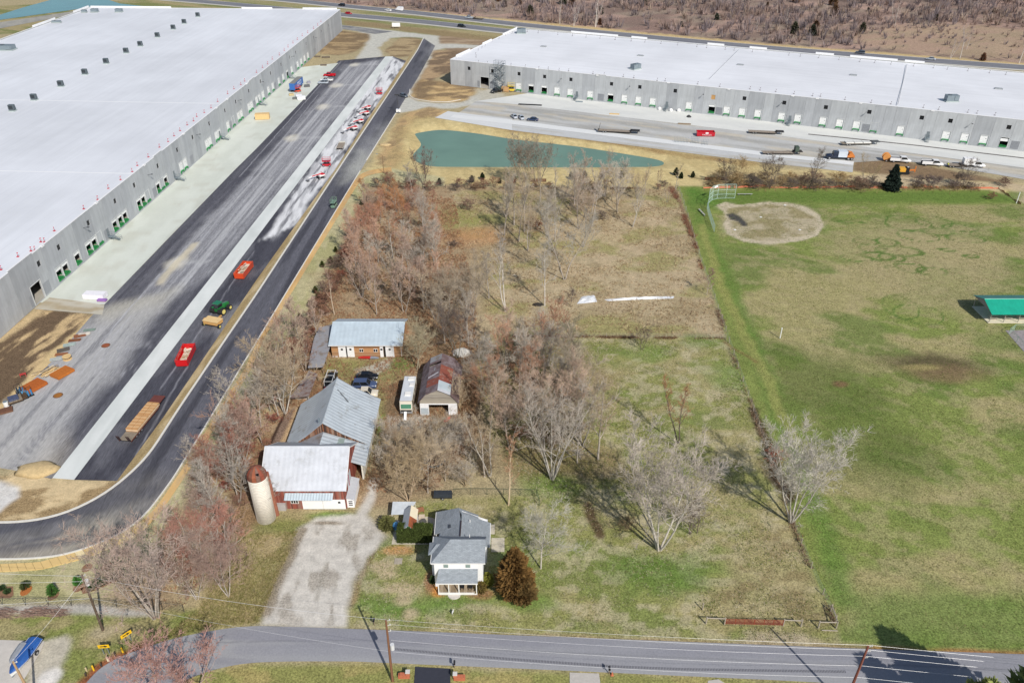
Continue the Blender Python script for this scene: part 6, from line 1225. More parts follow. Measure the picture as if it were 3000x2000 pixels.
# trees below and right of the frame whose shadows fall across the road
tp = g(2582,1845); s_ = 20.5; evergreen('cedar', (tp[0] + .485 * s_, tp[1] - .875 * s_),17.6, A(150,158,92), 'tall leafy evergreen at the lower right corner shading the road', None, 'evergreen_tree', 'tree', .85)
tp = g(2506,1915); s_ = 15.5; evergreen('cedar', (tp[0] + .485 * s_ + .4, tp[1] - .875 * s_),13.2, A(150,158,92), 'shorter leafy evergreen at the lower right corner', None, 'evergreen_tree', 'tree', .8)
# ------------------------------------------------------------------ far wood beyond the highway
FARP = GP([(860,-2),(1500,60),(2250,131),(3000,187),(3300,205),(3300,-60),(2700,-110),(600,-110),(700,-12)]); FTAN = GP(FARTAN)
def far_wood():
  rg = np.random.RandomState(77); A_ = np.array(FARP); lo, hi = A_.min(0), A_.max(0); n = 16000
  x = lo[0] + rg.rand(n) * (hi[0] - lo[0]); y = lo[1] + rg.rand(n) * (min(hi[1], 760) - lo[1])
  k = sd_poly(x, y, FARP) < -3; dens = fbm(x, y, 45,91); tan = 1 - sstep(-10,14, sd_poly(x, y, FTAN)); k &= rg.rand(n) < np.clip((dens - .28) * 3.2,.12,1) * (1 - .45 * tan); x, y, tan = x[k], y[k], tan[k]
  m = len(x); sz = (2.0 + 4.6 * rg.rand(m) ** 1.6) * (1 - .45 * tan); nb = 18
  bx = np.repeat(x, nb); by = np.repeat(y, nb); s = np.repeat(sz, nb); N = m * nb; an = rg.rand(N) * 6.283; sp = rg.rand(N) ** .6 * .52
  d = np.c_[np.cos(an) * sp, np.sin(an) * sp, np.sqrt(1 - sp ** 2)]; L = s * (.55 + .5 * rg.rand(N)); r0 = rg.rand(N) ** .5 * s * .22; B_ = np.c_[bx + np.cos(an) * r0, by + np.sin(an) * r0, np.zeros(N) - .05 + rg.rand(N) * s * .25]
  sd = np.cross(d, rg.randn(N, 3)); sd /= np.linalg.norm(sd, axis=1)[:, None]; w = (.05 + .028 * s)[:, None]
  V = np.stack([B_ - sd * w, B_ + sd * w, B_ + d * L[:, None] + rg.randn(N, 3) * .12], 1).reshape(-1,3)
  o = np_mesh('far_brushwood', V, np.arange(3 * N).reshape(-1,3), None); o['kind'] = 'stuff'; o['label'] = 'purple-grey leafless brushwood beyond the highway'
  pal = np.array([A(142,130,130), A(154,136,130), A(124,114,116), A(148,128,118), A(168,150,134)]); ci = (fbm(x, y, 30,44) * 5.2 + rg.randn(m) * .8).astype(int).clip(0,4); c = pal[ci] * (.8 + .4 * rg.rand(m))[:, None]
  set_col(o.data, np.repeat(c, nb * 3,0)); mt = M_attr('brushwood', .95,.15,.3,.05, None, 0,.1); o.data.materials.append(mt)
far_wood()
def scatter_far(n, poly, fn, mind, seed):
  rg = random.Random(seed); A_ = np.array(poly); lo, hi = A_.min(0), A_.max(0); pts = []; k = 0
  while len(pts) < n and k < 20000:
    k += 1; x, y = rg.uniform(lo[0], hi[0]), rg.uniform(lo[1], min(hi[1], 700))
    if inside(x, y, poly) and (rg.random() < .3 or not inside(x, y, FTAN)) and all((x - a) ** 2 + (y - b) ** 2 > mind * mind for a, b in pts): pts.append((x, y)); fn(x, y)
scatter_far(95, FARP, lambda x, y: evergreen('farc', (x, y), rnd.uniform(2.5,7.5), [A(66,66,50), A(92,68,48), A(58,64,50), A(104,72,52)][rnd.randrange(4)], 'dark or rusty cedar scattered in the brush beyond the highway', 'cedars beyond the highway', 'cedar_tree', 'tree', 1.0),9,3)
scatter_far(70, FARP, lambda x, y: tree('far', rnd.randrange(2),0,0, rnd.uniform(6,10), [A(150,132,132), A(132,116,120), A(164,150,142)][rnd.randrange(3)], [A(190,180,170), A(150,136,130)][rnd.randrange(2)], 'bare tree in the wood beyond the highway', 'bare trees beyond the highway', None, 'bare_tree', 'tree', 1.2,(x, y)),9,4)
for i, (px, py, h) in enumerate([(1640,70,14),(1680,78,12),(1744,80,15),(1745,78,14),(2812,172,13),(2784,172,9),(2985,186,13),(2620,80,14)]):
  tree('slim', i, px, py, h, A(186,170,164), A(214,206,196), ['white-trunked tree beyond the highway, leftmost of the pale group', 'white-trunked tree beyond the highway, second of the pale group', 'tall white-trunked tree leaning over the highway edge', 'white-trunked tree beside the leaning one beyond the highway', 'white-trunked tree beside dark cedars right of the far clearing', 'short white snag right of the far clearing', 'white-trunked tree beyond the highway at the right edge', 'pale tree standing at the far edge of the tan clearing'][i], None)
# ------------------------------------------------------------------ ground cover that stands up: dry grass stalks
def tufts(name, label, poly, n, hgt, cols, seed, wid=.05):
  rg = np.random.RandomState(seed); P = GP(poly); A_ = np.array(P); lo, hi = A_.min(0), A_.max(0)
  x = lo[0] + rg.rand(n * 3) * (hi[0] - lo[0]); y = lo[1] + rg.rand(n * 3) * (hi[1] - lo[1]); k = (sd_poly(x, y, P) < -.3) & (rg.rand(n * 3) < sstep(.25,.62, fbm(x, y, 5, seed))); x, y = x[k][:n], y[k][:n]; m = len(x); nb = 5
  bx = np.repeat(x, nb) + rg.randn(m * nb) * .12; by = np.repeat(y, nb) + rg.randn(m * nb) * .12; N = m * nb; d = rg.randn(N, 3) * .45; d[:, 2] = 1; d /= np.linalg.norm(d, axis=1)[:, None]; L = (hgt * (.5 + .8 * rg.rand(N)))[:, None]; B_ = np.c_[bx, by, zground(bx, by) - .08]; sd = np.cross(d, rg.randn(N, 3)); sd /= np.linalg.norm(sd, axis=1)[:, None]
  V = np.stack([B_ - sd * wid, B_ + sd * wid, B_ + d * L], 1).reshape(-1,3); o = np_mesh(name, V, np.arange(3 * N).reshape(-1,3), M_attr('grass_stalks', .95,.2,2,.2, None, 0,.1)); struct(o, 'stuff', label)
  c = np.array(cols)[rg.randint(0, len(cols), m)] * (.75 + .5 * rg.rand(m))[:, None]; set_col(o.data, np.repeat(c, nb * 3,0))
tufts('dry_grass', 'dry standing grass of the tan upper field', [(1340,560),(1985,552),(2052,760),(2128,985),(1420,990),(1340,900)], 9000,.45, [A(184,164,130), A(166,144,114), A(198,180,148), A(144,120,94)], 5)
tufts('thicket_litter', 'dead weeds and leaf litter under the thicket', [(1075,560),(1330,560),(1400,900),(1400,1300),(1250,1460),(1060,1440),(830,1220),(640,1500),(690,1560),(540,1780),(430,1800),(560,1450),(850,1040),(1000,730)], 20000,.6, [A(162,134,106), A(140,112,88), A(178,146,114), A(160,116,88)], 6)
tufts('lawn_grass', 'patchy grass of the paddock and house lawn', LAWN, 26000,.2, [A(128,134,74), A(168,158,122), A(104,122,58), A(190,182,156)], 7,.045)
tufts('verge_weeds', 'weeds between silo drive and road bend', [(560,1790),(690,1560),(880,1550),(760,1825),(600,1845),(450,1885)], 5000,.3, [A(160,146,106), A(128,124,74)], 8)
tufts('park_grass', 'mown park grass', [(2000,560),(3000,600),(3100,1910),(2470,1880),(2250,1330),(2100,880)], 30000,.12, [A(118,130,70), A(158,148,108), A(96,118,54)], 9,.06)
# overgrown fence line between farm and park
def hedgerow(name, label, pts, n, h, cols, seed, wd=.6):
  rg = np.random.RandomState(seed); L = resample(GP(pts),400); i = rg.randint(0,400, n); x = L[i, 0] + rg.randn(n) * wd * .5; y = L[i, 1] + rg.randn(n) * wd * .5; k = rg.rand(n) < sstep(.35,.8, vn(x, y, 4, seed)); x, y = x[k], y[k]; m = len(x); nb = 5; N = m * nb
  bx = np.repeat(x, nb); by = np.repeat(y, nb); d = rg.randn(N, 3) * .6; d[:, 2] = 1; d /= np.linalg.norm(d, axis=1)[:, None]; l = (h * (.4 + .8 * rg.rand(N)))[:, None]; B_ = np.c_[bx, by, zground(bx, by) - .1]; sd = np.cross(d, rg.randn(N, 3)); sd /= np.linalg.norm(sd, axis=1)[:, None]; w = .03
  V = np.stack([B_ - sd * w, B_ + sd * w, B_ + d * l], 1).reshape(-1,3); o = np_mesh(name, V, np.arange(3 * N).reshape(-1,3), MATS['grass_stalks']); struct(o, 'stuff', label); c = np.array(cols)[rg.randint(0, len(cols), m)] * (.75 + .5 * rg.rand(m))[:, None]; set_col(o.data, np.repeat(c, nb * 3,0))
hedgerow('fence_row_brush', 'brambles and dead weeds along the park fence line', [(1970,550),(1990,590),(2010,640),(2052,770),(2095,885),(2130,990),(2165,1088),(2206,1202),(2250,1332),(2300,1462),(2322,1532),(2365,1642),(2405,1732),(2450,1825)], 3000,.9, [A(146,112,90), A(168,144,118), A(124,102,84), A(184,164,140)], 12)
hedgerow('bramble_strip', 'red-brown brambles on the upper fence line', [(1965,550),(2000,620),(2030,700),(2062,800)], 1000,1.3, [A(150,104,84), A(130,92,76), A(166,124,100)], 13,1.0)
hedgerow('paddock_row_weeds', 'dead weeds along the paddock cross fence', [(1500,985),(1800,988),(2120,992)], 1500,.8, [A(150,124,96), A(126,100,78)], 14,.5)
hedgerow('pond_row_weeds', 'weeds along the fence below the pond', [(1080,548),(1500,552),(1980,552)], 2200,.9, [A(120,92,74), A(140,116,90)], 15,.8)
hedgerow('bank_weeds', 'tall dead weeds behind the orange construction fence', [(2080,545),(2300,545),(2560,548),(2820,548),(2930,556)], 4200,1.3, [A(150,128,94), A(130,104,78), A(168,146,106)], 16,3.0)
# =================================================================== VEHICLES AND MACHINES
def paintm(nm, rgb): return M('paint_' + nm, A(*rgb),.28,.0,.04,.8,.6)
tyre_m = M('tyre_rubber', A(42,42,44),.9,0,.1,3); rim_m = M('rim_alloy', A(176,178,182),.35,.5,.05,3); glass_m = M('car_glass', (.012,.015,.02),.08,0,.05,1,0,0,.6); lampw = M('headlamp', A(232,232,228),.2); lampr = M('taillamp', A(170,24,26),.3); black_m = M('black_plastic', A(34,34,36),.7,0,.1,2)
_wheel = {}
def wheel(par, x, y, r=.34, w=.24, rim=None, nm='wheel'):
  k = (round(r, 2), round(w, 2), rim.name if rim else '')
  if k not in _wheel:
    a = MB().tube((0,-w / 2,0),(0, w / 2,0), r, None, 16).mesh('wheel'); a.materials.append(tyre_m); b = MB().tube((0,-w / 2 - .012,0),(0, w / 2 + .012,0), r * .6, None, 12).mesh('rim'); b.materials.append(rim or rim_m); _wheel[k] = (a, b)
  a, b = _wheel[k]; o = bpy.data.objects.new(nm, a); COL.objects.link(o); o.parent = par; o.location = (x, y, r); q = bpy.data.objects.new('rim', b); COL.objects.link(q); q.parent = o; return o
def loftx(st, zb):
  """car body: stations (x, halfwidth, ztop) with rounded shoulder"""
  return MB().loft([[(x, -w * .88, zb),(x, -w, zb + .14),(x, -w, zt - .2),(x, -w * .93, zt - .05),(x, -w * .8, zt),(x, w * .8, zt),(x, w * .93, zt - .05),(x, w, zt - .2),(x, w, zb + .14),(x, w * .88, zb)] for x, w, zt in st])
def cabin(x0, x1, xt0, xt1, wb, wt, zb, zt):
  return [[(x0,-wb, zb),(x1,-wb, zb),(x1, wb, zb),(x0, wb, zb)], [(xt0,-wt, zt),(xt1,-wt, zt),(xt1, wt, zt),(xt0, wt, zt)]]
def car(kind, col, px, py, head, label, group=None, loc=None, name=None, cat=None, bed=None, z=.03):
  p = loc if loc is not None else gx(px, py); t = thing(name or {'sedan': 'car', 'suv': 'suv', 'pickup': 'pickup_truck', 'van': 'van'}[kind], label, cat or {'sedan': 'car', 'suv': 'car', 'pickup': 'pickup', 'van': 'van'}[kind], (p[0], p[1], z), R(head), group); pm = col
  if kind == 'sedan':
    loftx([(-2.35,.72,.72),(-2.2,.86,.9),(-1.3,.9,.95),(.8,.9,.92),(1.9,.86,.8),(2.3,.7,.62)], .2).build('body', pm, t, True); c = cabin(-1.75,1.15,-1.05,.35,.8,.6,.9,1.42); r = 1.42; wx = 1.42; rr = .33
  elif kind == 'suv':
    loftx([(-2.45,.84,.95),(-2.35,.94,1.05),(-1.3,.97,1.08),(.9,.97,1.06),(2.1,.92,1.0),(2.42,.78,.75)], .26).build('body', pm, t, True); c = cabin(-2.35,1.15,-2.1,.45,.88,.72,1.03,1.74); r = 1.74; wx = 1.48; rr = .38
  elif kind == 'pickup':
    loftx([(-.55,.96,1.1),(.5,.97,1.12),(1.6,.96,1.1),(2.6,.92,1.05),(2.9,.8,.82)], .32).build('body', pm, t, True); c = cabin(-.5,1.65,-.4,1.0,.9,.74,1.08,1.82); r = 1.82; wx = 1.85; rr = .4
    b = MB().box(-2.9,-.6,-.97,.97,.45,.68).box(-2.9,-.6,-.97,-.87,.68,1.12).box(-2.9,-.6,.87,.97,.68,1.12).box(-2.9,-2.8,-.87,.87,.68,1.1).box(-.68,-.57,-.87,.87,.68,1.12); b.build('cargo_bed', pm, t)
    if bed: MB().box(-2.7,-.8,-.8,.8,.7, bed[1]).build('bed_load', bed[0], t)
  elif kind == 'van':
    loftx([(-2.8,.98,1.3),(-2.75,1.02,1.35),(1.5,1.02,1.35),(2.4,.98,1.1),(2.8,.84,.9)], .28).build('body', pm, t, True); c = None; r = 2.5; wx = 1.8; rr = .38
    MB().loft([[(-2.78,-1.0,1.25),(1.9,-1.0,1.25),(1.9,1.0,1.25),(-2.78,1.0,1.25)], [(-2.72,-.88,2.5),(.7,-.88,2.5),(.7,.88,2.5),(-2.72,.88,2.5)]]).build('upper_body', pm, t); MB().loft([[(1.86,-.88,1.42),(1.98,-.88,1.36),(1.98,.88,1.36),(1.86,.88,1.42)], [(.9,-.78,2.36),(1.02,-.78,2.34),(1.02,.78,2.34),(.9,.78,2.36)]]).build('windscreen', glass_m, t)
  if c:
    MB().loft(c).build('windows', glass_m, t); x0, x1 = c[1][0][0], c[1][1][0]; w = c[1][2][1]; MB().box(x0 - .03, x1 + .03,-w - .02, w + .02, r - .02, r + .05).build('roof', pm, t, False)
    for sy in (-1,1):
      for k in (0,1): MB().bar((c[0][k][0], sy * (c[0][2][1] + .01), c[0][0][2]),(c[1][k][0], sy * (w + .01), r),.1,.07).build('pillar', pm, t)
      MB().bar(((c[0][0][0] + c[0][1][0]) / 2 - .1, sy * (c[0][2][1] + .01), c[0][0][2]),((c[1][0][0] + c[1][1][0]) / 2 - .1, sy * (w + .01), r),.08,.05).build('pillar', pm, t)
  L = {'sedan': (2.2,-2.3,.62), 'suv': (2.33,-2.42,.8), 'pickup': (2.8,-2.92,.85), 'van': (2.7,-2.8,.85)}[kind]
  for s in (-1,1):
    wheel(t, wx, s * .8, rr); wheel(t, -wx, s * .8, rr); MB().box(L[0] - .12, L[0] + .08, s * .68 - .16, s * .68 + .16, L[2] - .07, L[2] + .08).build('headlight', lampw, t); MB().box(L[1] - .02, L[1] + .08, s * .72 - .12, s * .72 + .12, L[2], L[2] + .18).build('taillight', lampr, t)
  return t
white_p, silver_p, black_p, red_p, navy_p, grey_p, tan_p = paintm('white', (240,240,240)), paintm('silver', (178,186,194)), paintm('black', (22,24,28)), paintm('red', (196,18,36)), paintm('navy', (44,60,92)), paintm('grey', (86,92,100)), paintm('tan', (222,212,192))
HWA = -24.5
car('suv', black_p, 1001,18, HWA + 180, 'black car on the far carriageway, leftmost on the highway'); car('sedan', red_p, 1021,42, HWA, 'red car on the near carriageway of the highway'); car('sedan', white_p, 1137,33, HWA + 180, 'white sedan just left of the white van on the highway'); car('van', white_p, 1170,32, HWA + 180, 'white van on the far carriageway of the highway'); car('pickup', silver_p, 1375,55, HWA + 180, 'silver pickup towing a trailer on the highway'); car('suv', black_p, 1353,80, HWA, 'black suv on the near carriageway left of the warehouse roof'); car('suv', grey_p, 2519,158, HWA + 180, 'dark grey suv on the highway behind the pond-side warehouse'); car('sedan', silver_p, 2726,176, HWA + 180, 'silver car on the highway, rightmost vehicle there')
car('pickup', red_p, 966,224,180, 'red pickup parked at the top of the left yard'); car('pickup', white_p, 958,238,180, 'white pickup between red pickup and silver suv', bed=(black_m, 1.0)); car('suv', silver_p, 947,246,180, 'silver suv parked below the white pickup')
car('sedan', grey_p, 1182,284,-40, 'dark car driving at the loop road junction'); car('pickup', black_p, 1455,271,215, 'black pickup parked by the wooden crate at the scaffold'); car('sedan', silver_p, 1506,345,110, 'left one of two silver cars parked above the pond'); car('sedan', silver_p, 1526,348,110, 'right one of two silver cars parked above the pond'); car('sedan', navy_p, 1560,354,165, 'dark blue sedan parked above the pond')
car('sedan', black_p, 1076,1108,0, 'black sedan parked behind the big barn'); car('suv', paintm('bluegrey', (72,86,118)),1070,1134,0, 'blue-grey suv parked below the black sedan'); car('pickup', tan_p, 1066,1160,0, 'cream pickup half hidden by the big barn roof')
t = car('pickup', black_p, 972,1122,90, 'black pickup with ladder rack left of the big barn ridge')
for x in (-2.6,-.4,1.4): MB().bar((x, -.85,1.1 if x < 0 else 1.85),(x, -.85,2.2),.07,.07).bar((x, .85,1.1 if x < 0 else 1.85),(x, .85,2.2),.07,.07).bar((x, -.9,2.2),(x, .9,2.2),.07,.07).build('rack_hoop', M('rack_white', A(214,216,216),.5), t)
MB().bar((-2.8,-.8,2.26),(1.6,-.8,2.26),.1,.08).bar((-2.8,.8,2.26),(1.6,.8,2.26),.1,.08).build('rack_rails', M('rack_white', A(214,216,216),.5), t)
# ---- utility pickups on the right-hand yard
def utility(px, py, head, label, tall=False, crew=False):
  p = gx(px, py); t = thing('utility_truck', label, 'truck', (p[0], p[1], .03), R(head)); s = 1.12
  loftx([(.1,1.0,1.2),(1.6,1.02,1.22),(2.5,1.0,1.18),(3.4,.95,1.08),(3.65,.82,.85)], .4).build('body', white_p, t, True); c = cabin(.15 if not crew else -.2,2.5,.25,1.9,.95,.8,1.2,2.0); MB().loft(c).build('windows', glass_m, t); MB().box(.18,1.98,-.83,.83,1.98,2.06).build('roof', white_p, t)
  for sy in (-1,1):
    for k in (0,1): MB().bar((c[0][k][0], sy * .96,1.2),(c[1][k][0], sy * .81,2.0),.12,.07).build('pillar', white_p, t)
    wheel(t, 2.3, sy * .85,.43); wheel(t, -2.1, sy * .85,.43); MB().box(3.5,3.68, sy * .7 - .15, sy * .7 + .15,.85,1.0).build('headlight', lampw, t)
  if tall: MB().box(-3.6,-.0,-1.1,1.1,.9,3.0).build('box_body', M('box_white', A(240,240,240),.5,0,.03,1), t)
  else:
    MB().box(-3.4,-.05,-1.08,-.6,.7,1.65).build('tool_bin', white_p, t); MB().box(-3.4,-.05,.6,1.08,.7,1.65).build('tool_bin', white_p, t); MB().box(-3.4,-.05,-.58,.58,.7,1.2).build('bed_floor', black_m, t); MB().box(-3.3,-.2,-.5,.5,1.2,1.55).build('bed_load', M('bed_clutter', A(64,60,58),.9,0,.4,3), t)
    MB().bar((-3.35,-.95,1.65),(-3.35,-.95,2.05),.06,.06).bar((-.1,-.95,1.65),(-.1,-.95,2.05),.06,.06).bar((-3.35,-.95,2.05),(-.1,-.95,2.05),.06,.06).build('bed_rail', black_m, t); MB().bar((-3.35,.95,1.65),(-3.35,.95,2.05),.06,.06).bar((-.1,.95,1.65),(-.1,.95,2.05),.06,.06).bar((-3.35,.95,2.05),(-.1,.95,2.05),.06,.06).build('bed_rail', black_m, t)
  MB().box(-3.5,3.4,-.5,.5,.45,.62).build('chassis', black_m, t)
yd_ = math.degrees(ang2) + 14
utility(2634,475,-9, 'white utility pickup behind the orange cable spool'); utility(2728,485,-9, 'white crew-cab utility pickup, middle of the right-hand trucks', crew=True); utility(2850,489,-9, 'white pickup with tall white box, rightmost truck', True, True)
def flatbed(px, py, head, label, L, load=None, col=A(62,58,56), gooseneck=True, axles=2, name='flatbed_trailer', z=.03, ramps=False, loc=None):
  p = loc if loc is not None else gx(px, py); t = thing(name, label, 'trailer', (p[0], p[1], z), R(head)); dm_ = M('deck_' + name + str(len(label)), A(150,138,124) if load is None else A(140,128,112),.8,0,.25,2); fm_ = M('trailer_frame' + str(col[0])[:5], col, .6)
  nb = max(4, int(L * .7))
  for i in range(nb):
    a = -L / 2 + i * L * .78 / nb; MB().box(a, a + L * .78 / nb - .05,-1.2,1.2,.72,.8).build('deck_board', dm_, t)
  MB().box(-L / 2, L * .28,-1.22,-1.1,.5,.715).build('side_rail', fm_, t); MB().box(-L / 2, L * .28,1.1,1.22,.5,.715).build('side_rail', fm_, t)
  MB().box(L * .285, L / 2,-1.15,1.15,1.1 if gooseneck else .72,1.28 if gooseneck else .85).box(L * .275, L * .3,-1.15,1.15,.55,1.28).build('gooseneck', fm_, t); MB().tube((L * .45,0,0),(L * .45,0,1.1 if gooseneck else .72),.09, None, 6).build('landing_leg', fm_, t)
  for k in range(axles):
    for s in (-1,1): wheel(t, -L * .36 + k * .95, s * 1.05,.38,.26)
  if ramps:
    for s in (-1,1):
      m_ = MB()
      for i in range(5): m_.bar((-L / 2 - .05 - .1 * i, s * .95 - .25,.85 + i * .28),(-L / 2 - .05 - .1 * i, s * .95 + .25,.85 + i * .28),.08,.08)
      m_.bar((-L / 2 - .05, s * .95 - .25,.75),(-L / 2 - .55, s * .95 - .25,2.1),.08,.08).bar((-L / 2 - .05, s * .95 + .25,.75),(-L / 2 - .55, s * .95 + .25,2.1),.08,.08).build('loading_ramp', M('ramp_dark', A(60,40,38),.7), t)
  return t
# trailer with timber in the left yard
a, b = np.array(gx(372,1296)), np.array(gx(470,1176)); hd = math.degrees(math.atan2(b[1] - a[1], b[0] - a[0])); mid = (a + b) / 2
t = flatbed(0,0, hd, 'long flatbed trailer carrying timber stacks in the left yard', 13.5, True, A(110,62,54), True, 3, loc=mid, ramps=True)
tim = [M('timber_a', A(198,150,100),.8,0,.12,2), M('timber_b', A(212,172,124),.8,0,.12,2)]; edge = M('timber_edge', A(232,216,190),.8)
for k, (xa, xb) in enumerate([(-4.2,.15),(.35,4.3)]):
  for s in (-1,1):
    q = thing('timber_stack', 'strapped timber stack on the long flatbed, %s %s one' % (['rear', 'front'][k], ['right', 'left'][s > 0]), 'timber', (mid[0], mid[1], .84), R(hd), 'timber stacks on the flatbed trailer'); n = 9
    for i in range(n): MB().box(xa + i * (xb - xa) / n, xa + (i + 1) * (xb - xa) / n - .03, s * .6 - .55, s * .6 + .55,.52,.62 + .01 * (i % 2)).build('board', tim[i % 2], q)
    for z in range(3): MB().box(xa, xb, s * .6 - .56, s * .6 + .56, z * .17, z * .17 + .12).build('layer', [tim[0], edge, tim[1]][z], q)
t = flatbed(1812,389, yd_, 'black empty flatbed trailer with raised ramp above the pond', 16, None, A(44,42,42)); MB().slab([(-7.6,-.9,.9),(-7.6,.9,.9),(-7.2,.9,3.2),(-7.2,-.9,3.2)], .12).build('raised_ramp', M('ramp_black', A(40,38,38),.7), t)
flatbed(2243,392, yd_, 'black empty flatbed trailer right of the red dumpster', 13, None, A(40,40,42)); t = flatbed(2518,424, yd_ + 12, 'flatbed trailer loaded with pale panels against the right apron', 14, True, A(84,88,90))
for i in range(3): q = thing('panel_stack', ['rear', 'middle', 'front'][i] + ' pale panel stack on the right apron flatbed', 'panels', (*gx(2518,424),.84), R(yd_ + 12), 'panel stacks on the right apron flatbed'); MB().box(-5.5 + i * 3.2,-2.6 + i * 3.2,-1,1,0,.35).build('panels', M('panel_white', A(226,226,220),.6), q); MB().box(-5.4 + i * 3.2,-2.7 + i * 3.2,-.05,.05,.35,.38).build('strap', black_m, q)
t = flatbed(2290,452, yd_ + 8, 'dark flatbed trailer with green cab-like headboard beside the dark tree', 14, None, A(60,56,52)); MB().box(4.3,5.6,-1.1,1.1,1.3,2.9).build('headboard', M('green_grey', A(74,88,76),.6), t)
flatbed(1400,57, HWA + 180, 'small loaded trailer towed by the silver pickup', 7, True, A(70,66,56), False); flatbed(1000,430,92, 'short white flatbed trailer beside the left yard median', 8, None, A(196,196,190), False); flatbed(2797,489,-9, 'low black trailer behind the rightmost white pickup', 5, None, A(50,46,46), False)
# semi tractor with orange rear equipment
def semi(px, py, head):
  p = gx(px, py); t = thing('vacuum_truck', 'heavy truck with dark blue cab and orange rear machinery', 'truck', (p[0], p[1], .03), R(head)); cab = paintm('darkblue', (30,40,62))
  loftx([(2.0,1.05,1.7),(3.2,1.05,1.75),(4.6,.95,1.6),(5.0,.85,1.3)], .6).build('hood', cab, t, True); MB().box(1.2,2.7,-1.15,1.15,.8,2.0).loft(cabin(1.2,2.8,1.25,2.5,1.1,.95,2.0,2.75)).build('cab', cab, t); MB().loft([[(2.82,-.9,2.05),(2.86,-.9,2.05),(2.86,.9,2.05),(2.82,.9,2.05)], [(2.54,-.8,2.65),(2.58,-.8,2.65),(2.58,.8,2.65),(2.54,.8,2.65)]]).build('windscreen', glass_m, t)
  MB().box(-2.0,1.0,-1.2,1.2,1.0,3.0).build('tank_box', M('tank_white', A(206,214,224),.4,0,.08,1), t); MB().box(-4.6,-2.1,-1.1,1.1,1.0,1.6).tube((-3.4,-.9,1.9),(-3.4,.9,1.9),.75, None, 12).bar((-4.4,0,1.6),(-2.4,0,3.0),.3,.3).build('rear_machinery', M('orange_machine', A(206,128,62),.6,0,.3,2), t); MB().box(-4.7,4.6,-.5,.5,.7,.98).build('chassis', black_m, t)
  for x in (3.8,-2.6,-3.75):
    for s in (-1,1): wheel(t, x, s * 1.0,.52,.35)
semi(2460,466,173)
def spool(px, py):
  p = gx(px, py); t = thing('cable_reel', 'orange cable reel on a trailer behind a white utility pickup', 'cable reel', (p[0], p[1], .03), R(-9)); o = M('reel_orange', A(214,150,84),.7,0,.15,2)
  for s in (-.75,.75): MB().tube((0, s - .06,1.5),(0, s + .06,1.5),1.3, None, 20).build('flange', o, t)
  MB().tube((0,-.68,1.5),(0,.68,1.5),.85, None, 16).build('cable', M('reel_cable', A(186,116,60),.8,0,.2,3), t); MB().box(-.6,2.6,-.9,-.82,.5,.62).box(-.6,2.6,.82,.9,.5,.62).bar((2.5,-.86,.56),(2.5,.86,.56),.1,.1).build('trailer_frame', black_m, t)
  for s in (-1,1): wheel(t, 0, s * 1.02,.36)
spool(2594,471)
def dumpster(cx_, cy_, head, L, col, label, junk=None, letters=None, name='dumpster', hgt=1.7):
  t = thing(name, label, 'dumpster', (cx_, cy_, .03), R(head)); m = col; W_ = 1.2
  MB().box(-L / 2, L / 2,-W_, W_, .15,.25).build('floor', m, t)
  for s in (-1,1):
    MB().slab([(-L / 2, s * W_, .25),(L / 2, s * W_, .25),(L / 2 + .1, s * (W_ + .06), hgt),(-L / 2 - .1, s * (W_ + .06), hgt)], .06).build('side_wall', m, t)
    for i in range(8): x = -L / 2 + .3 + i * (L - .6) / 7; MB().box(x - .05, x + .05, s * (W_ + .04) - .05, s * (W_ + .04) + .05,.25, hgt - .05).build('rib', m, t)
    MB().bar((-L / 2 - .1, s * (W_ + .06), hgt),(L / 2 + .1, s * (W_ + .06), hgt),.12,.1).build('top_rail', m, t); MB().box(-L / 2, L / 2, s * .7 - .1, s * .7 + .1,0,.15).build('skid', black_m, t)
  for s in (-1,1): MB().box(s * L / 2 - .05, s * L / 2 + .05,-W_ + .04, W_ - .04,.25, hgt - .02).build('end_wall', m, t)
  if junk:
    jm = MB(); rg = random.Random(int(L * 100) + len(label))
    for i in range(26):
      x, y = rg.uniform(-L / 2 + .6, L / 2 - .6), rg.uniform(-.8,.8); a = rg.uniform(0,3.14); l = rg.uniform(.3,.9); z = rg.uniform(min(.9, junk[1] - .4), junk[1]); jm.slab([(x - math.cos(a) * l, y - math.sin(a) * l * .6, z),(x + .25, y - .2, z + rg.uniform(-.1,.2)),(x + math.cos(a) * l, y + math.sin(a) * l * .6, z),(x - .25, y + .2, z)], .06)
    jm.box(-L / 2 + .2, L / 2 - .2,-.9,.9,.3, min(.95, junk[1] - .45)).build('rubbish', junk[0], t)
  return t
junk_m = M_striped('timber_scrap', [A(150,120,90), A(206,182,146), A(232,224,208), A(120,110,104)], 0,.3,.9,2.0,.6)
a, b = np.array(gx(528,1082)), np.array(gx(556,1024)); h_ = math.degrees(math.atan2(b[1] - a[1], b[0] - a[0])); dumpster(*((a + b) / 2 + np.array([.2,.4])), h_, 6.6, paintm('dumpred', (206,30,34)), 'bright red dumpster beside the concrete strip in the left yard', (junk_m, 1.0))
dumpster(*gx(716,800),86,7.0, paintm('dumporange', (214,78,40)), 'orange dumpster heaped with rubbish in the left yard', (junk_m, 1.9))
t = dumpster(*gx(2066,398), yd_ + 6,6.6, paintm('dumpred2', (190,20,40)), 'red dumpster with white lettering in the right-hand yard', None)
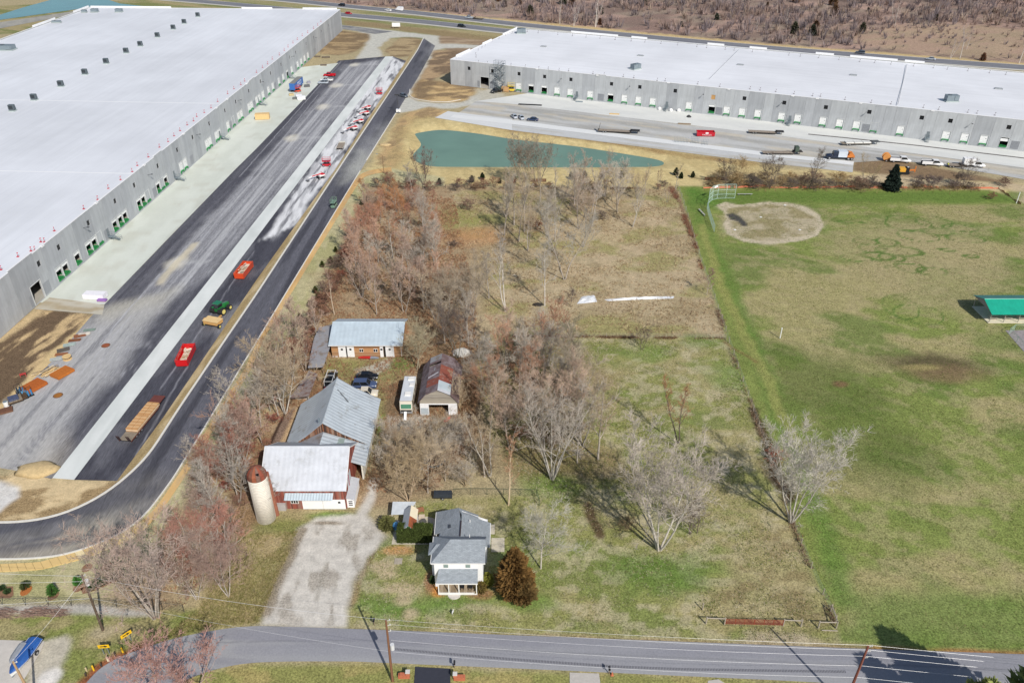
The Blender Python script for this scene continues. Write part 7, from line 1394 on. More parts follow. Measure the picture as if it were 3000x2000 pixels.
def lettering(txt, size, mat, par, loc, rot, name='lettering'):
  cu = bpy.data.curves.new(name, 'FONT'); cu.body = txt; cu.size = size; cu.extrude = .012; cu.align_x = 'CENTER'; cu.align_y = 'CENTER'; cu.space_character = 1.25; o = bpy.data.objects.new(name, cu); COL.objects.link(o)
  dg = bpy.context.evaluated_depsgraph_get(); me = bpy.data.meshes.new_from_object(o.evaluated_get(dg)); COL.objects.unlink(o); bpy.data.objects.remove(o); me.materials.clear(); me.materials.append(mat); q = bpy.data.objects.new(name, me); COL.objects.link(q); q.parent = par; q.location = loc; q.rotation_euler = rot; return q
wl = M('letter_white', A(240,240,240),.5); lettering('PADILLA', .75, wl, t, (.4,-1.36,.7),(R(90),0,0)); MB().box(-.2,.9,-1.37,-1.33,1.15,1.65).build('logo_plate', wl, t)
# blue container trailer
a, b = np.array(gx(858,272)), np.array(gx(886,247)); h_ = math.degrees(math.atan2(b[1] - a[1], b[0] - a[0])); L = 12.5; mid = a + (b - a) / np.linalg.norm(b - a) * L / 2
t = thing('semi_trailer', 'blue box trailer with white lettering on the left apron', 'trailer', (*mid, .03), R(h_)); blue = M('trailer_blue', A(58,108,178),.45,0,.06,1)
MB().box(-L / 2, L / 2,-1.25,1.25,1.1,3.9).build('box', blue, t); MB().box(-L / 2 + .05, L / 2 - .05,-1.2,1.2,3.9,3.95).build('roof', M('trailer_roof_grey', A(132,132,128),.7,0,.1,1), t); lettering('CRST', 2.3, wl, t, (.6,-1.27,2.5),(R(90),0,0))
for s in (-1,1): MB().box(-L / 2 - .04,-L / 2 - .005, s * .6 - .55, s * .6 + .55,1.2,3.8).build('rear_door', blue, t); MB().bar((4.0, s * .9,0),(4.0, s * .9,1.1),.15,.15).build('landing_leg', black_m, t)
for x in (-5,-3.8):
  for s in (-1,1): wheel(t, x, s * 1.0,.5,.3)
# boom lifts
def boom(pa, pb, label, group='red boom lifts in a row'):
  a, b = np.array(gx(*pa)), np.array(gx(*pb)); h_ = math.degrees(math.atan2(b[1] - a[1], b[0] - a[0])); L = np.linalg.norm(b - a); t = thing('boom_lift', label, 'boom lift', (*b, .03), R(h_), group); t.scale = (.82,) * 3; L = L / .82; rm_ = paintm('liftred', (200,30,44)); wm_ = M('boom_white', A(232,230,228),.5)
  MB().box(-1.6,1.2,-1.05,1.05,.45,.95).build('chassis', black_m, t); MB().box(-1.1,1.3,-1.0,1.0,1.0,1.55).build('turntable', wm_, t); MB().tube((.7,-.95,1.4),(.7,.95,1.4),.75, None, 12).build('counterweight', rm_, t)
  MB().bar((.4,0,2.0),(-L * .6,0,1.75),.36,.42).build('boom_base', rm_, t); MB().bar((.4,0,2.24),(-L * .6,0,1.99),.44,.08).build('boom_cover', wm_, t); MB().bar((-L * .55,0,1.78),(-L * .86,0,1.3),.28,.28).build('boom_fly', wm_, t)
  bk = MB()
  for z in (.35,.8,1.25):
    for p, q in (((-L, -.9),(-L, .9)),((-L, .9),(-L * .86,.9)),((-L * .86,.9),(-L * .86,-.9)),((-L * .86,-.9),(-L, -.9))): bk.bar((*p, z),(*q, z),.06,.06)
  bk.box(-L, -L * .86,-.9,.9,.28,.34).build('platform', M('lift_grey', A(110,108,110),.6), t)
  for x in (-1.1,.8):
    for s in (-1,1): wheel(t, x, s * 1.05,.48,.36)
for i, (p, q) in enumerate([((1048,331),(1078,322)),((1040,348),(1073,338)),((1022,371),(1056,362)),((1001,392),(1038,382))]): boom(p, q, ords[i] + ' red boom lift from the top in the row of four')
boom((899,533),(941,522), 'red boom lift standing alone lowest on the white-dusted bays', None)
def small_machine(px, py, head, col, label, nm='scissor_lift', cat='lift', s=1.0):
  p = gx(px, py); t = thing(nm, label, cat, (p[0], p[1], .03), R(head)); t.scale = (s,) * 3; MB().box(-1.2,1.2,-.6,.6,.25,.8).build('base', col, t); sc = MB()
  for i in range(3):
    for y in (-.45,.45): sc.bar((-1.0, y, .8 + i * .25),(1.0, y, 1.05 + i * .25),.08,.06).bar((1.0, y, .8 + i * .25),(-1.0, y, 1.05 + i * .25),.08,.06)
  sc.build('scissor_arms', black_m, t); MB().box(-1.25,1.25,-.65,.65,1.55,1.65).build('deck', col, t); r_ = MB()
  for z in (2.1,2.6):
    for p0, p1 in (((-1.2,-.6),(1.2,-.6)),((1.2,-.6),(1.2,.6)),((1.2,.6),(-1.2,.6)),((-1.2,.6),(-1.2,-.6))): r_.bar((*p0, z),(*p1, z),.06,.06)
  for x in (-1.2,1.2):
    for y in (-.6,.6): r_.bar((x, y, 1.65),(x, y, 2.6),.06,.06)
  r_.build('guard_rail', col, t)
  for x in (-.85,.85):
    for y in (-.6,.6): wheel(t, x, y, .27,.18)
small_machine(1112,277,5, paintm('liftred', (200,30,44)), 'small red scissor lift at the top of the dusted bays', s=1.1); small_machine(958,487,5, paintm('liftred', (200,30,44)), 'small red scissor lift beside the median, lower one', s=1.15); small_machine(873,270,40, paintm('liftorange', (220,84,50)), 'orange scissor lift beside the blue trailer', s=1.1); small_machine(979,607,85, M('mini_green', A(120,150,130),.5), 'small green and white machine on the loop road', 'compactor', 'machine', 1.1); small_machine(1500,268,0, M('machine_yellow', A(226,196,62),.5), 'yellow lift beside the wooden crate at the scaffold', s=1.5)
def light_tower():
  p = gx(1168,331); t = thing('light_tower', 'mobile light tower with raised mast at the loop road junction', 'light tower', (*p, .03),0); MB().box(-.9,.9,-.7,.7,.4,1.5).build('cabinet', white_p, t); MB().tube((0,0,1.5),(-.3,.1,7.2),.1,.07,6).build('mast', M('mast_dark', A(60,60,62),.5), t); MB().bar((-1.1,.1,7.1),(.5,.1,7.1),.08,.08).build('crossbar', MATS['mast_dark'], t)
  for x in (-1.0,-.5,0,.4): MB().box(x - .18, x + .18,-.1,.25,7.1,7.5).build('lamp_head', MATS['mast_dark'], t)
  for s in (-1,1): wheel(t, 0, s * .8,.32)
light_tower()
def tractor():
  a = np.array(gx(647,915)); t = thing('tractor', 'green tractor with twin rear wheels and yellow rims', 'tractor', (*a, .03), R(66)); gm = paintm('tractorgreen', (38,118,56)); yr_ = M('rim_yellow', A(222,206,120),.5)
  loftx([(.2,.5,1.75),(1.2,.5,1.8),(2.6,.45,1.7),(2.9,.38,1.5)], .8).build('hood', gm, t, True); MB().box(-1.3,.2,-.55,.55,.8,1.5).build('rear_body', gm, t); MB().loft(cabin(-1.2,.35,-1.05,.2,.7,.65,1.5,2.75)).build('cab_glass', glass_m, t); MB().box(-1.25,.4,-.8,.8,2.75,2.92).build('cab_roof', paintm('tractorroof', (34,120,80)), t)
  for s in (-1,1):
    for y in (.85,1.5): wheel(t, -.7, s * y, .92,.5, yr_)
    for y in (.75,1.2): wheel(t, 2.0, s * y, .62,.35, yr_)
    MB().box(-1.5,.1, s * .85 - .3, s * .85 + .3,1.75,1.83).build('fender', gm, t)
  b = np.array(gx(628,952)); q = thing('towed_roller', 'tan towed grader implement behind the green tractor', 'implement', (*b, .03), R(72)); tm_ = M('implement_tan', A(212,164,100),.6,0,.12,1.5)
  MB().box(-1.2,.9,-1.9,1.9,.7,1.5).build('hopper', tm_, q); MB().box(-1.3,1.0,-2.0,2.0,1.5,1.62).build('hopper_rim', M('implement_pale', A(230,196,140),.6), q); MB().bar((.9,0,.8),(3.2,.2,.7),.35,.3).build('drawbar', tm_, q)
  for s in (-1,1): wheel(q, -.9, s * 2.1,.5,.4, yr_)
  MB().tube((.5,2.0,.6),(.5,2.9,.6),.5, None, 12).build('side_drum', tm_, q)
tractor()
def excavator():
  p = gx(2645,508); t = thing('trencher', 'yellow tracked trenching machine half hidden by the dark spruce', 'machine', (*p, .0), R(-8)); y = M('cat_yellow', A(226,168,60),.5,0,.1,2)
  for s in (-1,1): MB().prism([(-1.9,.35),(-1.5,.05),(1.5,.05),(1.9,.35),(1.6,.75),(-1.6,.75)], 1, s * .95 - .25, s * .95 + .25).build('track', black_m, t)
  MB().box(-2.6,.4,-1.0,1.0,.8,2.0).build('engine_cover', y, t); MB().box(.5,1.6,-.8,.8,.8,2.2).build('seat_frame', black_m, t); MB().bar((1.6,0,1.2),(3.6,0,1.4),.3,.4).bar((3.6,0,.6),(3.6,0,2.6),.25,.25).build('digging_boom', M('boom_orange', A(216,128,56),.6), t); MB().tube((1.2,0,2.2),(1.2,0,2.3),.3, None, 10).build('steering_wheel', white_p, t)
excavator()
# motorhome
def motorhome():
  x0, x1, y0, y1 = -21.75,-19.4,124.0,132.6; t = thing('motorhome', 'long cream motorhome parked beside the gambrel shed', 'motorhome', ((x0 + x1) / 2,(y0 + y1) / 2,0), R(-90)); L = (y1 - y0) / 2; w = 1.2; cream = M('rv_cream', A(222,216,200),.5,0,.06,1)
  MB().loft([[(-L, -w, .5),(L - .1,-w, .5),(L - .1, w, .5),(-L, w, .5)], [(-L, -w, 1.4),(L + .1,-w, 1.4),(L + .1, w, 1.4),(-L, w, 1.4)], [(-L, -w, 3.1),(L - .25,-w, 3.1),(L - .25, w, 3.1),(-L, w, 3.1)]]).build('body', cream, t); MB().box(-L + .02, L - .27,-w + .05, w - .05,3.1,3.2).build('roof', M('rv_roof', A(206,210,214),.6,0,.08,1), t)
  for s in (-1,1): MB().box(-L, L - .2, s * w - .02 if s > 0 else -w - .02, s * w + .02 if s > 0 else -w + .02,1.1,1.45).build('stripe', M('rv_stripe', A(112,84,62),.5), t)
  for x, l in ((-3.2,1.2),(-1.4,.9),(.6,1.3),(2.6,.9)):
    for s in (-1,1): MB().box(x, x + l, s * w - .025, s * w + .025,1.8,2.6).build('window', glass_m, t)
  MB().loft([[(L + .05,-1.0,1.55),(L + .09,-1.0,1.55),(L + .09,1.0,1.55),(L + .05,1.0,1.55)], [(L - .12,-1.0,2.45),(L - .08,-1.0,2.45),(L - .08,1.0,2.45),(L - .12,1.0,2.45)]]).build('windscreen', M('rv_screen', A(84,138,114),.15), t); MB().box(L - .0, L + .16,-1.05,1.05,.95,1.2).build('grille', black_m, t); MB().box(L - .1, L + .22,-1.2,1.2,.5,.75).build('bumper', M('rv_bumper', A(150,150,150),.4), t)
  MB().box(L - .5, L - .24,-w - .02, w + .02,2.75,3.12).build('brow', M('rv_brow', A(168,148,120),.6), t)
  for x, y, sx, sy in ((-3.3,.3,.5,.6),(-1.2,.6,.4,.4),(1.9,.2,.55,.6)): MB().box(x - sx, x + sx, y - sy, y + sy, 3.2,3.45).build('roof_unit', M('rv_unit', A(232,230,224),.5), t)
  for x in (-2.6,3.0):
    for s in (-1,1): wheel(t, x, s * 1.05,.45,.3)
motorhome()
# boats at the lower left
def boat(pa, pb, hull, cover, label, W_=2.2):
  a, b = np.array(gx(*pa)), np.array(gx(*pb)); h_ = math.degrees(math.atan2(b[1] - a[1], b[0] - a[0])); L = np.linalg.norm(b - a); t = thing('boat', label, 'boat', (*((a + b) / 2),0), R(h_)); rings = []; cr = []
  for x, w in ((-.5,.95),(-.25,1),(.1,.95),(.32,.65),(.5,.06)): rings.append([(x * L, -w * W_ / 2,1.15),(x * L, -w * W_ * .3,.55),(x * L, w * W_ * .3,.55),(x * L, w * W_ / 2,1.15)]); cr.append([(x * L, -w * W_ / 2 - .02,1.12),(x * L, -w * W_ * .18,1.45),(x * L, w * W_ * .18,1.45),(x * L, w * W_ / 2 + .02,1.12)])
  MB().loft(rings).build('hull', hull, t); MB().loft(cr).build('cover', cover, t); MB().box(-L * .45, L * .5,-.08,.08,.35,.5).bar((-L * .2,-.9,.45),(-L * .2,.9,.45),.1,.1).build('trailer_frame', steel_m, t)
  for s in (-1,1): wheel(t, -L * .2, s * .95,.32,.2)
boat((112,1884),(38,1988), M('hull_white', A(226,226,222),.4), M('tarp_blue', A(44,92,162),.6,0,.15,2), 'boat under a bright blue cover on the concrete pad'); boat((78,1900),(38,1958), M('hull_white', A(226,226,222),.4), M('cover_grey', A(150,154,160),.6,0,.2,2), 'small white boat left of the blue-covered boat', 1.5)
# ---- loose site materials
def crate(px, py, head, sx, sy, sz, mat, label, group=None, nm='crate', cat='crate', slats=True):
  p = gx(px, py); t = thing(nm, label, cat, (p[0], p[1], .03), R(head), group); MB().box(-sx / 2, sx / 2,-sy / 2, sy / 2,.12, sz).build('box', mat, t)
  for k in (-1,0,1): MB().box(-sx / 2, sx / 2, k * sy * .4 - .06, k * sy * .4 + .06,0,.12).build('skid', wood_m, t)
  if slats:
    n = max(2, int(sx / .7))
    for i in range(n): x = -sx / 2 + (i + .5) * sx / n; MB().box(x - .05, x + .05,-sy / 2 - .03, sy / 2 + .03, sz + .001, sz + .04).build('batten', mat, t)
ply_m = M('ply_tan', A(218,186,132),.8,0,.1,2); rusty = M('rusty_plywood', A(176,96,40),.85,0,.14,2)
crate(770,349,8,5.5,2.6,2.2, ply_m, 'large tan plywood crate on the left apron'); crate(1481,268,-12,3.4,2,2.0, M('crate_wood', A(196,156,108),.8,0,.15,2), 'wooden crate between black pickup and yellow lift')
a = gx(100,1132); crate(100,1136,62,4.2,3.0,.8, rusty, 'rust-orange form panel stack, lower of the two'); crate(184,1096,62,3.8,2.8,.7, M('rusty_ply2', A(184,108,44),.85,0,.14,2), 'rust-orange form panel stack, upper of the two')
crate(281,872,-4,5.2,2.2,1.3, M('wrapped_white', A(238,236,240),.5,0,.06,2), 'white wrapped pallet stack at the near end of the left apron', None, 'wrapped_stack', 'pallet', False); crate(300,882,-4,2.2,1.0,.5, M('wrap_purple', A(150,110,176),.6), 'small purple bundle in front of the white wrapped stack', None, 'bundle', 'bundle', False)
for i, (x, y, sx, sy, sz, c, lab) in enumerate([(883,292,3.4,2.2,1.4,(238,238,240), 'white wrapped pallet stack nearest the asphalt edge below the blue trailer'),(876,285,2.6,1.8,1.1,(232,232,236), 'white wrapped pallet stack closest to the orange lift'),(866,291,2.4,1.2,.8,(110,112,112), 'grey material bundle left of the white wrapped stacks'),(900,255,2.4,1.6,.9,(96,98,100), 'dark bundle right of the blue trailer'),(854,280,2.0,1.6,.8,(196,176,132), 'tan bundle below the blue trailer'),(905,245,1.6,1.2,1.0,(150,150,160), 'grey bundle at the upper end of the blue trailer')]): crate(x, y, 20, sx, sy, sz, M('bundle%d' % i, A(*c),.7,0,.15,2), lab, None, 'material_bundle', 'bundle', False)
for i, (x, y, w) in enumerate([(930,168,3),(955,170,4),(948,193,3)]): crate(x, y, 0, w, 1.2,.6, M('dunnage', A(110,100,88),.8,0,.3,2), ['left', 'right', 'lowest'][i] + ' dark timber bundle at the far end of the left apron', None, 'material_bundle', 'bundle', False)
# pipe and fitting bundles along the bare earth
names_ = 'first second third fourth fifth sixth seventh eighth'.split()
for i, (px, py) in enumerate([(262,967),(246,980),(234,985),(219,997),(203,1011),(185,1027),(180,1038),(165,1053)]):
  p = gx(px, py); t = thing('pipe_bundle', names_[i] + ' pipe or formwork bundle from the top beside the bare earth', 'pipe bundle', (*p, .02), R(12 + 8 * (i % 3)), 'bundles beside the bare earth'); c = [A(120,136,128), A(196,190,180), A(128,80,52), A(120,76,50), A(150,164,160), A(84,78,72), A(140,92,62), A(160,166,164)][i]; n = 4 + i % 3
  for k in range(n): MB().tube((-1.2,-.5 + k * .24,.15),(1.2 + .15 * (k % 2),-.5 + k * .24,.15),.12, None, 7).build('pipe', M('pipe_b%d' % i, c, .6,.1,.2,2), t)
  MB().tube((-1.0,-.3,.37),(1.1,-.3,.37),.12, None, 7).build('pipe', M('pipe_b%d' % i, c), t)
p = gx(198,1052); t = thing('cable_reel', 'round pale reel lying among the bundles', 'cable reel', (*p, .02)); MB().tube((0,0,0),(0,0,.12),.9, None, 18).build('flange', ply_m, t); MB().tube((0,0,.12),(0,0,.7),.55, None, 16).build('drum', wood_m, t); MB().tube((0,0,.7),(0,0,.82),.9, None, 18).build('flange', ply_m, t)
rg = random.Random(3); p = gx(142,1092); t = thing('lumber_pile', 'untidy pile of pale lumber between the rust-orange stacks', 'lumber', (*p, .02))
for i in range(22): a = rg.gauss(1.25,.35); l = rg.uniform(1.2,2.0); x, y = rg.uniform(-1.4,1.4), rg.uniform(-.6,.6); z = .1 + i * .03; MB().bar((x - math.cos(a) * l, y - math.sin(a) * l, z),(x + math.cos(a) * l, y + math.sin(a) * l, z + rg.uniform(0,.2)),.16,.1).build('plank', [ply_m, M('lumber_pale', A(226,204,164),.8), wood_m][i % 3], t)
for i, (px, py, c) in enumerate([(66,1152,(84,140,178)),(74,1160,(96,150,186)),(90,1158,(70,126,170)),(58,1150,(60,74,90))]):
  p = gx(px, py); t = thing('gas_bottle_rack', names_[i] + ' blue bottle rack from the left below the rust-orange stack' if i < 3 else 'dark bottle rack left of the blue ones', 'rack', (*p, .02), R(50)); MB().box(-.6,.6,-.5,.5,0,.12).build('base', black_m, t)
  for k in (-.3,.3): MB().tube((k, 0,.12),(k, 0,1.3),.2,.14,10).build('bottle', M('bottle%d' % i, A(*c),.5), t)
  MB().bar((-.55,.45,.1),(-.55,.45,1.8),.06,.06).bar((.55,.45,.1),(.55,.45,1.8),.06,.06).bar((-.55,.45,1.8),(.55,.45,1.8),.06,.06).build('frame', black_m, t)
t = flatbed(48,1176,38, 'small site trailer with blue and brown gear at the left edge', 4.2, True, A(90,70,50), False, 1); MB().box(-1.2,.6,-.8,.8,.82,1.2).build('gear', M('gear_blue', A(76,84,110),.8,0,.5,4), t)
p = gx(21,1192); t = thing('drum', 'white drum at the left edge of the yard', 'drum', (*p, .02)); MB().tube((0,0,0),(0,0,1.3),.45, None, 14).build('shell', M('drum_white', A(236,236,232),.5), t); MB().tube((0,0,1.3),(0,0,1.35),.4, None, 14).build('lid', steel_m, t)
crate(17,1206,30,2.6,1.6,.5, M('brown_skip', A(110,76,58),.8,0,.2,2), 'low brown box at the left edge of the yard', None, 'material_box', 'box'); p = gx(69,1102); t = thing('saw_horse', 'small red stand on the bare earth', 'stand', (*p, 0),.5); MB().box(-.6,.6,-.25,.25,.5,.7).build('top', M('stand_red', A(176,64,60),.6), t)
for s in (-.5,.5): MB().bar((s, -.3,0),(s, 0,.55),.08,.08).bar((s, .3,0),(s, 0,.55),.08,.08).build('trestle', M('stand_red', A(176,64,60),.6), t)
for i, (px, py, c, lab) in enumerate([(170,1158,(158,104,46), 'round rusty manhole cover in the lower yard'),(310,1012,(150,84,56), 'rusty manhole cover in the upper yard')]):
  p = gx(px, py); t = thing('manhole_cover', lab, 'manhole cover', (*p, .01)); MB().tube((0,0,0),(0,0,.08),.75, None, 18).build('cover', M('manhole%d' % i, A(*c),.8,0,.2,3), t); MB().tube((0,0,0),(0,0,.05),.95, None, 18).build('ring', M('manhole_ring', A(120,92,70),.8), t)
for i, (px, py, n, kind, lab) in enumerate([(1995,417,9,0, 'row of upright steel frames left of the taller frames below the red dumpster'),(2035,420,5,1, 'tall gridded steel frame rack below the red dumpster'),(2064,424,4,0, 'short row of steel frames right of the gridded rack'),(2238,353,6,0, 'row of steel frames against the dock apron by the right warehouse')]):
  p = gx(px, py); t = thing('steel_frame_rack', lab, 'rack', (*p, .03), R(yd_)); w = n * .55
  for k in range(n + 1): MB().bar((-w / 2 + k * .55,0,0),(-w / 2 + k * .55,.1,2.0 + .6 * kind),.07,.07).bar((-w / 2 + k * .55,-.5,.05),(-w / 2 + k * .55,.5,.05),.07,.07).build('upright', steel_m, t)
  for z in ((.3,1.0) if not kind else (.3,.9,1.6,2.5)): MB().bar((-w / 2,.02, z),(w / 2,.02, z),.06,.06).build('rail', steel_m, t)
for i, (px, py, hd_, l, lab) in enumerate([(1800,335, yd_, 4, 'tan plank bundle on the right apron'),(2005,364, yd_, 5, 'tan pallet row at the edge of the right apron'),(1553,308, yd_, 10, 'long dark steel beam on the right apron left part'),(1697,299, yd_, 3, 'small grey pallet in front of the first dock stairs')]):
  p = gx(px, py); t = thing('material_bundle', lab, 'bundle', (*p, .035), R(hd_)); 
  for k in range(4): MB().box(-l / 2, l / 2,-.6 + k * .31,-.34 + k * .31,.0,.22).build('plank', [ply_m, wood_m, black_m, steel_m][[0,1,2,3][i]], t)
for i, (px, py) in enumerate([(1932,322),(1965,326),(1988,327),(1993,324)]):
  p = gx(px, py); t = thing('bulk_bag', names_[i] + ' white bulk bag from the left against the right warehouse wall', 'bag', (*p, .03),.3 * i, 'white bulk bags'); MB().loft([[(math.cos(2 * math.pi * k / 10) * r, math.sin(2 * math.pi * k / 10) * r, z) for k in range(10)] for r, z in ((.6,0),(.75,.3),(.7,.8),(.3,1.1))]).build('sack', M('bag_white', A(240,238,236),.7,0,.06,2), t)
p = gx(2018,343); t = thing('soil_heap', 'small black heap on the right apron', 'heap', (*p, .03)); MB().loft([[(math.cos(2 * math.pi * k / 11) * r * (1 + .2 * math.sin(k * 5)), math.sin(2 * math.pi * k / 11) * r, z) for k in range(11)] for r, z in ((1.1,0),(.8,.35),(.3,.75))]).build('pile', M('heap_black', A(66,66,66),.95,0,.3,4), t)
# long pipe line on the right apron
P_ = [g(*zo(370,1238,2250,0)), g(*zo(720,1272,2250,0)), g(*zo(1400,1345,2250,0)), g(*zo(2352,1458,2250,0)), g(3150,482)]
t = thing('pipe_run', 'long dark pipe laid along the right apron', 'pipe', P_[0])
for a, b in zip(P_[:-1], P_[1:]): o = MB().tube((a[0], a[1], .2),(b[0], b[1], .2),.14, None, 7).build('pipe_length', M('pipe_dark', A(96,92,90),.6), t); o.location = -Vector(P_[0])
# worker in a yellow vest
def person(px, py):
  p = gx(px, py); t = thing('person', 'worker in a yellow vest standing behind the low black trailer', 'person', (*p, .03), R(30)); me = bpy.data.meshes.new('body'); J = {'pel': (0,0,.95,.15), 'che': (0,.02,1.32,.17), 'nek': (0,.02,1.5,.07), 'hea': (0,.04,1.68,.11), 'lk': (-.1,.03,.5,.08), 'lf': (-.12,0,.06,.06), 'lt': (-.12,.16,.04,.05), 'rk': (.1,.05,.5,.08), 'rf': (.13,.06,.06,.06), 'rt': (.14,.22,.04,.05), 'ls': (-.2,.02,1.42,.07), 'le': (-.28,.02,1.15,.055), 'lh': (-.24,.2,.98,.045), 'rs': (.2,.02,1.42,.07), 're': (.3,.0,1.15,.055), 'rh': (.27,.18,1.0,.045)}
  ks = list(J); E = [('pel', 'che'),('che', 'nek'),('nek', 'hea'),('pel', 'lk'),('lk', 'lf'),('lf', 'lt'),('pel', 'rk'),('rk', 'rf'),('rf', 'rt'),('che', 'ls'),('ls', 'le'),('le', 'lh'),('che', 'rs'),('rs', 're'),('re', 'rh')]
  me.from_pydata([J[k][:3] for k in ks], [(ks.index(a), ks.index(b)) for a, b in E], []); o = link('body', me, None, t); md = o.modifiers.new('skin', 'SKIN'); sk = me.skin_vertices[0].data if me.skin_vertices else None
  if sk is None: me.skin_vertices.new(name='skin') if hasattr(me.skin_vertices, 'new') else None
  for i, k in enumerate(ks):
    if me.skin_vertices: me.skin_vertices[0].data[i].radius = (J[k][3],) * 2
  o.modifiers.new('sub', 'SUBSURF').levels = 1; me.materials.append(M('work_clothes', A(70,78,98),.9))
  MB().loft([[(-.2,-.15,.95),(.2,-.15,.95),(.2,.18,.95),(-.2,.18,.95)], [(-.23,-.17,1.25),(.23,-.17,1.25),(.23,.2,1.25),(-.23,.2,1.25)], [(-.21,-.14,1.46),(.21,-.14,1.46),(.21,.16,1.46),(-.21,.16,1.46)]]).build('vest', M('vest_yellow', A(216,222,70),.7), t); MB().tube((0,.04,1.72),(0,.04,1.84),.14,.08,10).build('hard_hat', M('hat_white', A(236,236,230),.5), t)
try: person(2775,490)
except Exception as ex: print('person', ex)
# =================================================================== POLES, FENCES, PARK, ROADSIDE
pole_m = M_striped('pole_wood', [A(96,70,54), A(134,92,66), A(160,116,84)], 0,.1,.85,.4,.6); wire_m = M('wire_aluminium', A(226,226,226),.4,.2); ins_m = M('insulator', A(206,206,200),.4)
def pole(xy, h, label, lean=(0,0), arms=(), trans=None, mat=None):
  t = thing('utility_pole', label, 'utility pole', (*xy, 0)); MB().tube((0,0,-.1),(lean[0], lean[1], h),.19,.13,9).build('pole', mat or pole_m, t)
  for z in arms: f = z / h; MB().tube((lean[0] * f + .1, lean[1] * f, z),(lean[0] * f + .45, lean[1] * f, z + .12),.05, None, 6).tube((lean[0] * f + .45, lean[1] * f, z + .1),(lean[0] * f + .45, lean[1] * f, z + .35),.09,.06,7).build('insulator', ins_m, t)
  if trans: f = trans / h; MB().tube((lean[0] * f + .5, lean[1] * f - .2, trans - .5),(lean[0] * f + .5, lean[1] * f - .2, trans + .45),.27, None, 12).build('transformer', M('transformer_grey', A(214,216,218),.5), t)
  return t
PC = gx(1150,1993); PL = gx(301,1844); tp = g(2541,1894,11.8); PR = (tp[0] - .2, tp[1]); tpb = g(38,1937,8.5)
pole(PC, 12, 'brown utility pole with grey transformer beside the lower road', (.1,.2),(11.9,11.0,9.9),7.2); pole(PR, 11.8, 'reddish utility pole at the lower right edge of the road', (.35,.1),(11.7,10.8,9.6), None, M_striped('pole_red', [A(90,52,46), A(126,70,58), A(150,96,80)], 0,.1,.85,.4,.6)); pole(PL, 10.8, 'dark leaning utility pole left of the road bend', (-.1,.5),(10.6,9.8),9.6, M('pole_dark', A(92,78,66),.9,0,.2,2)); pole((tpb[0], tpb[1]),8.5, 'tan utility pole at the lower left corner by the boats', (0,0),(8.3,), None, M('pole_tan', A(178,150,116),.9,0,.15,2))
def wire(a, b, sag, label, r=.012):
  a, b = Vector(a), Vector(b); t = thing('overhead_wire', label, 'wire', a, 0, 'overhead wires'); n = 14; pts = [a.lerp(b, i / n) - Vector((0,0, sag * 4 * (i / n) * (1 - i / n))) - a for i in range(n + 1)]; m_ = MB()
  for p, q in zip(pts[:-1], pts[1:]): m_.tube(p, q, r, None, 4, False)
  m_.build('cable', wire_m, t)
FR = (PR[0] + 62, PR[1] - 6)
for i, (dz, nm) in enumerate([(0, 'topmost'),(-.9, 'second'),(-2.1, 'third'),(-4.0, 'fourth'),(-6.3, 'lowest')]):
  wire((PC[0] + .45, PC[1] + .2,12.1 + dz),(PR[0] + .6, PR[1] + .1,12.0 + dz),.5 + .1 * i, nm + ' wire spanning between the two roadside poles'); wire((PR[0] + .6, PR[1] + .1,12.0 + dz),(*FR, 12 + dz),.5, nm + ' wire running right from the reddish pole')
wire((PL[0], PL[1] + .4,6.2),(PC[0], PC[1] + .1,6.0),.6, 'low cable from the dark leaning pole to the transformer pole'); wire((PL[0], PL[1] + .5,10.6),(PC[0] + .2, PC[1] + .2,12.1),.9, 'upper wire from the dark leaning pole to the transformer pole', .018)
for i, z in enumerate((10.6,9.6,6.2)): wire((PL[0], PL[1] + .4, z),(PL[0] - 45, PL[1] + 4 - 3 * i, z),.7, ['upper', 'middle', 'lower'][i] + ' wire running left from the dark leaning pole', .02)
wire((PL[0], PL[1] + .4,10.2),(tpb[0], tpb[1], 8.4),.4, 'service wire to the tan corner pole', .018)
# ---- fences
def post_row(name, label, pts, gap, h, r, mat, wires=(), wr=.012, cat='fence', zs=None):
  P = GP(pts); d = sum(math.dist(a, b) for a, b in zip(P[:-1], P[1:])); n = max(2, int(d / gap) + 1); Q = resample(P, n); t = thing(name, label, cat, (*Q[0], 0)); me = None
  for i, q in enumerate(Q):
    if me is None: me = MB().tube((0,0,-.1),(.02,0, h), r, r * .9,6).mesh('post'); me.materials.append(mat)
    o = bpy.data.objects.new('post', me); COL.objects.link(o); o.parent = t; o.location = (q[0] - Q[0][0], q[1] - Q[0][1], rnd.uniform(-.12,.05)); o.rotation_euler = (rnd.uniform(-.06,.06), rnd.uniform(-.06,.06), rnd.uniform(0,6))
  for z in wires:
    m_ = MB()
    for a, b in zip(Q[:-1], Q[1:]): m_.tube((a[0] - Q[0][0], a[1] - Q[0][1], z),(b[0] - Q[0][0], b[1] - Q[0][1], z), wr, None, 3, False)
    m_.build('rail' if wr > .03 else 'wire_strand', mat if wr > .03 else steel_m, t)
  return t, Q
FE = [(1985,545),(2010,620),(2052,760),(2095,880),(2130,985),(2165,1085),(2206,1200),(2250,1330),(2300,1460),(2322,1530),(2365,1640),(2405,1730),(2448,1822)]
post_row('wire_fence', 'old post and wire fence between farm and park', FE, 5.0,1.4,.085, post_m, (.4,.8,1.2),.014); post_row('wire_fence', 'post and wire fence across the paddock', [(1430,985),(1800,988),(2125,992)], 6,1.2,.07, post_m, (.5,1.0),.014); post_row('wire_fence', 'post and wire fence below the pond', [(1080,548),(1500,552),(1985,552)], 6,1.2,.07, M('post_dark', A(96,80,68),.9),(.5,1.0),.014)
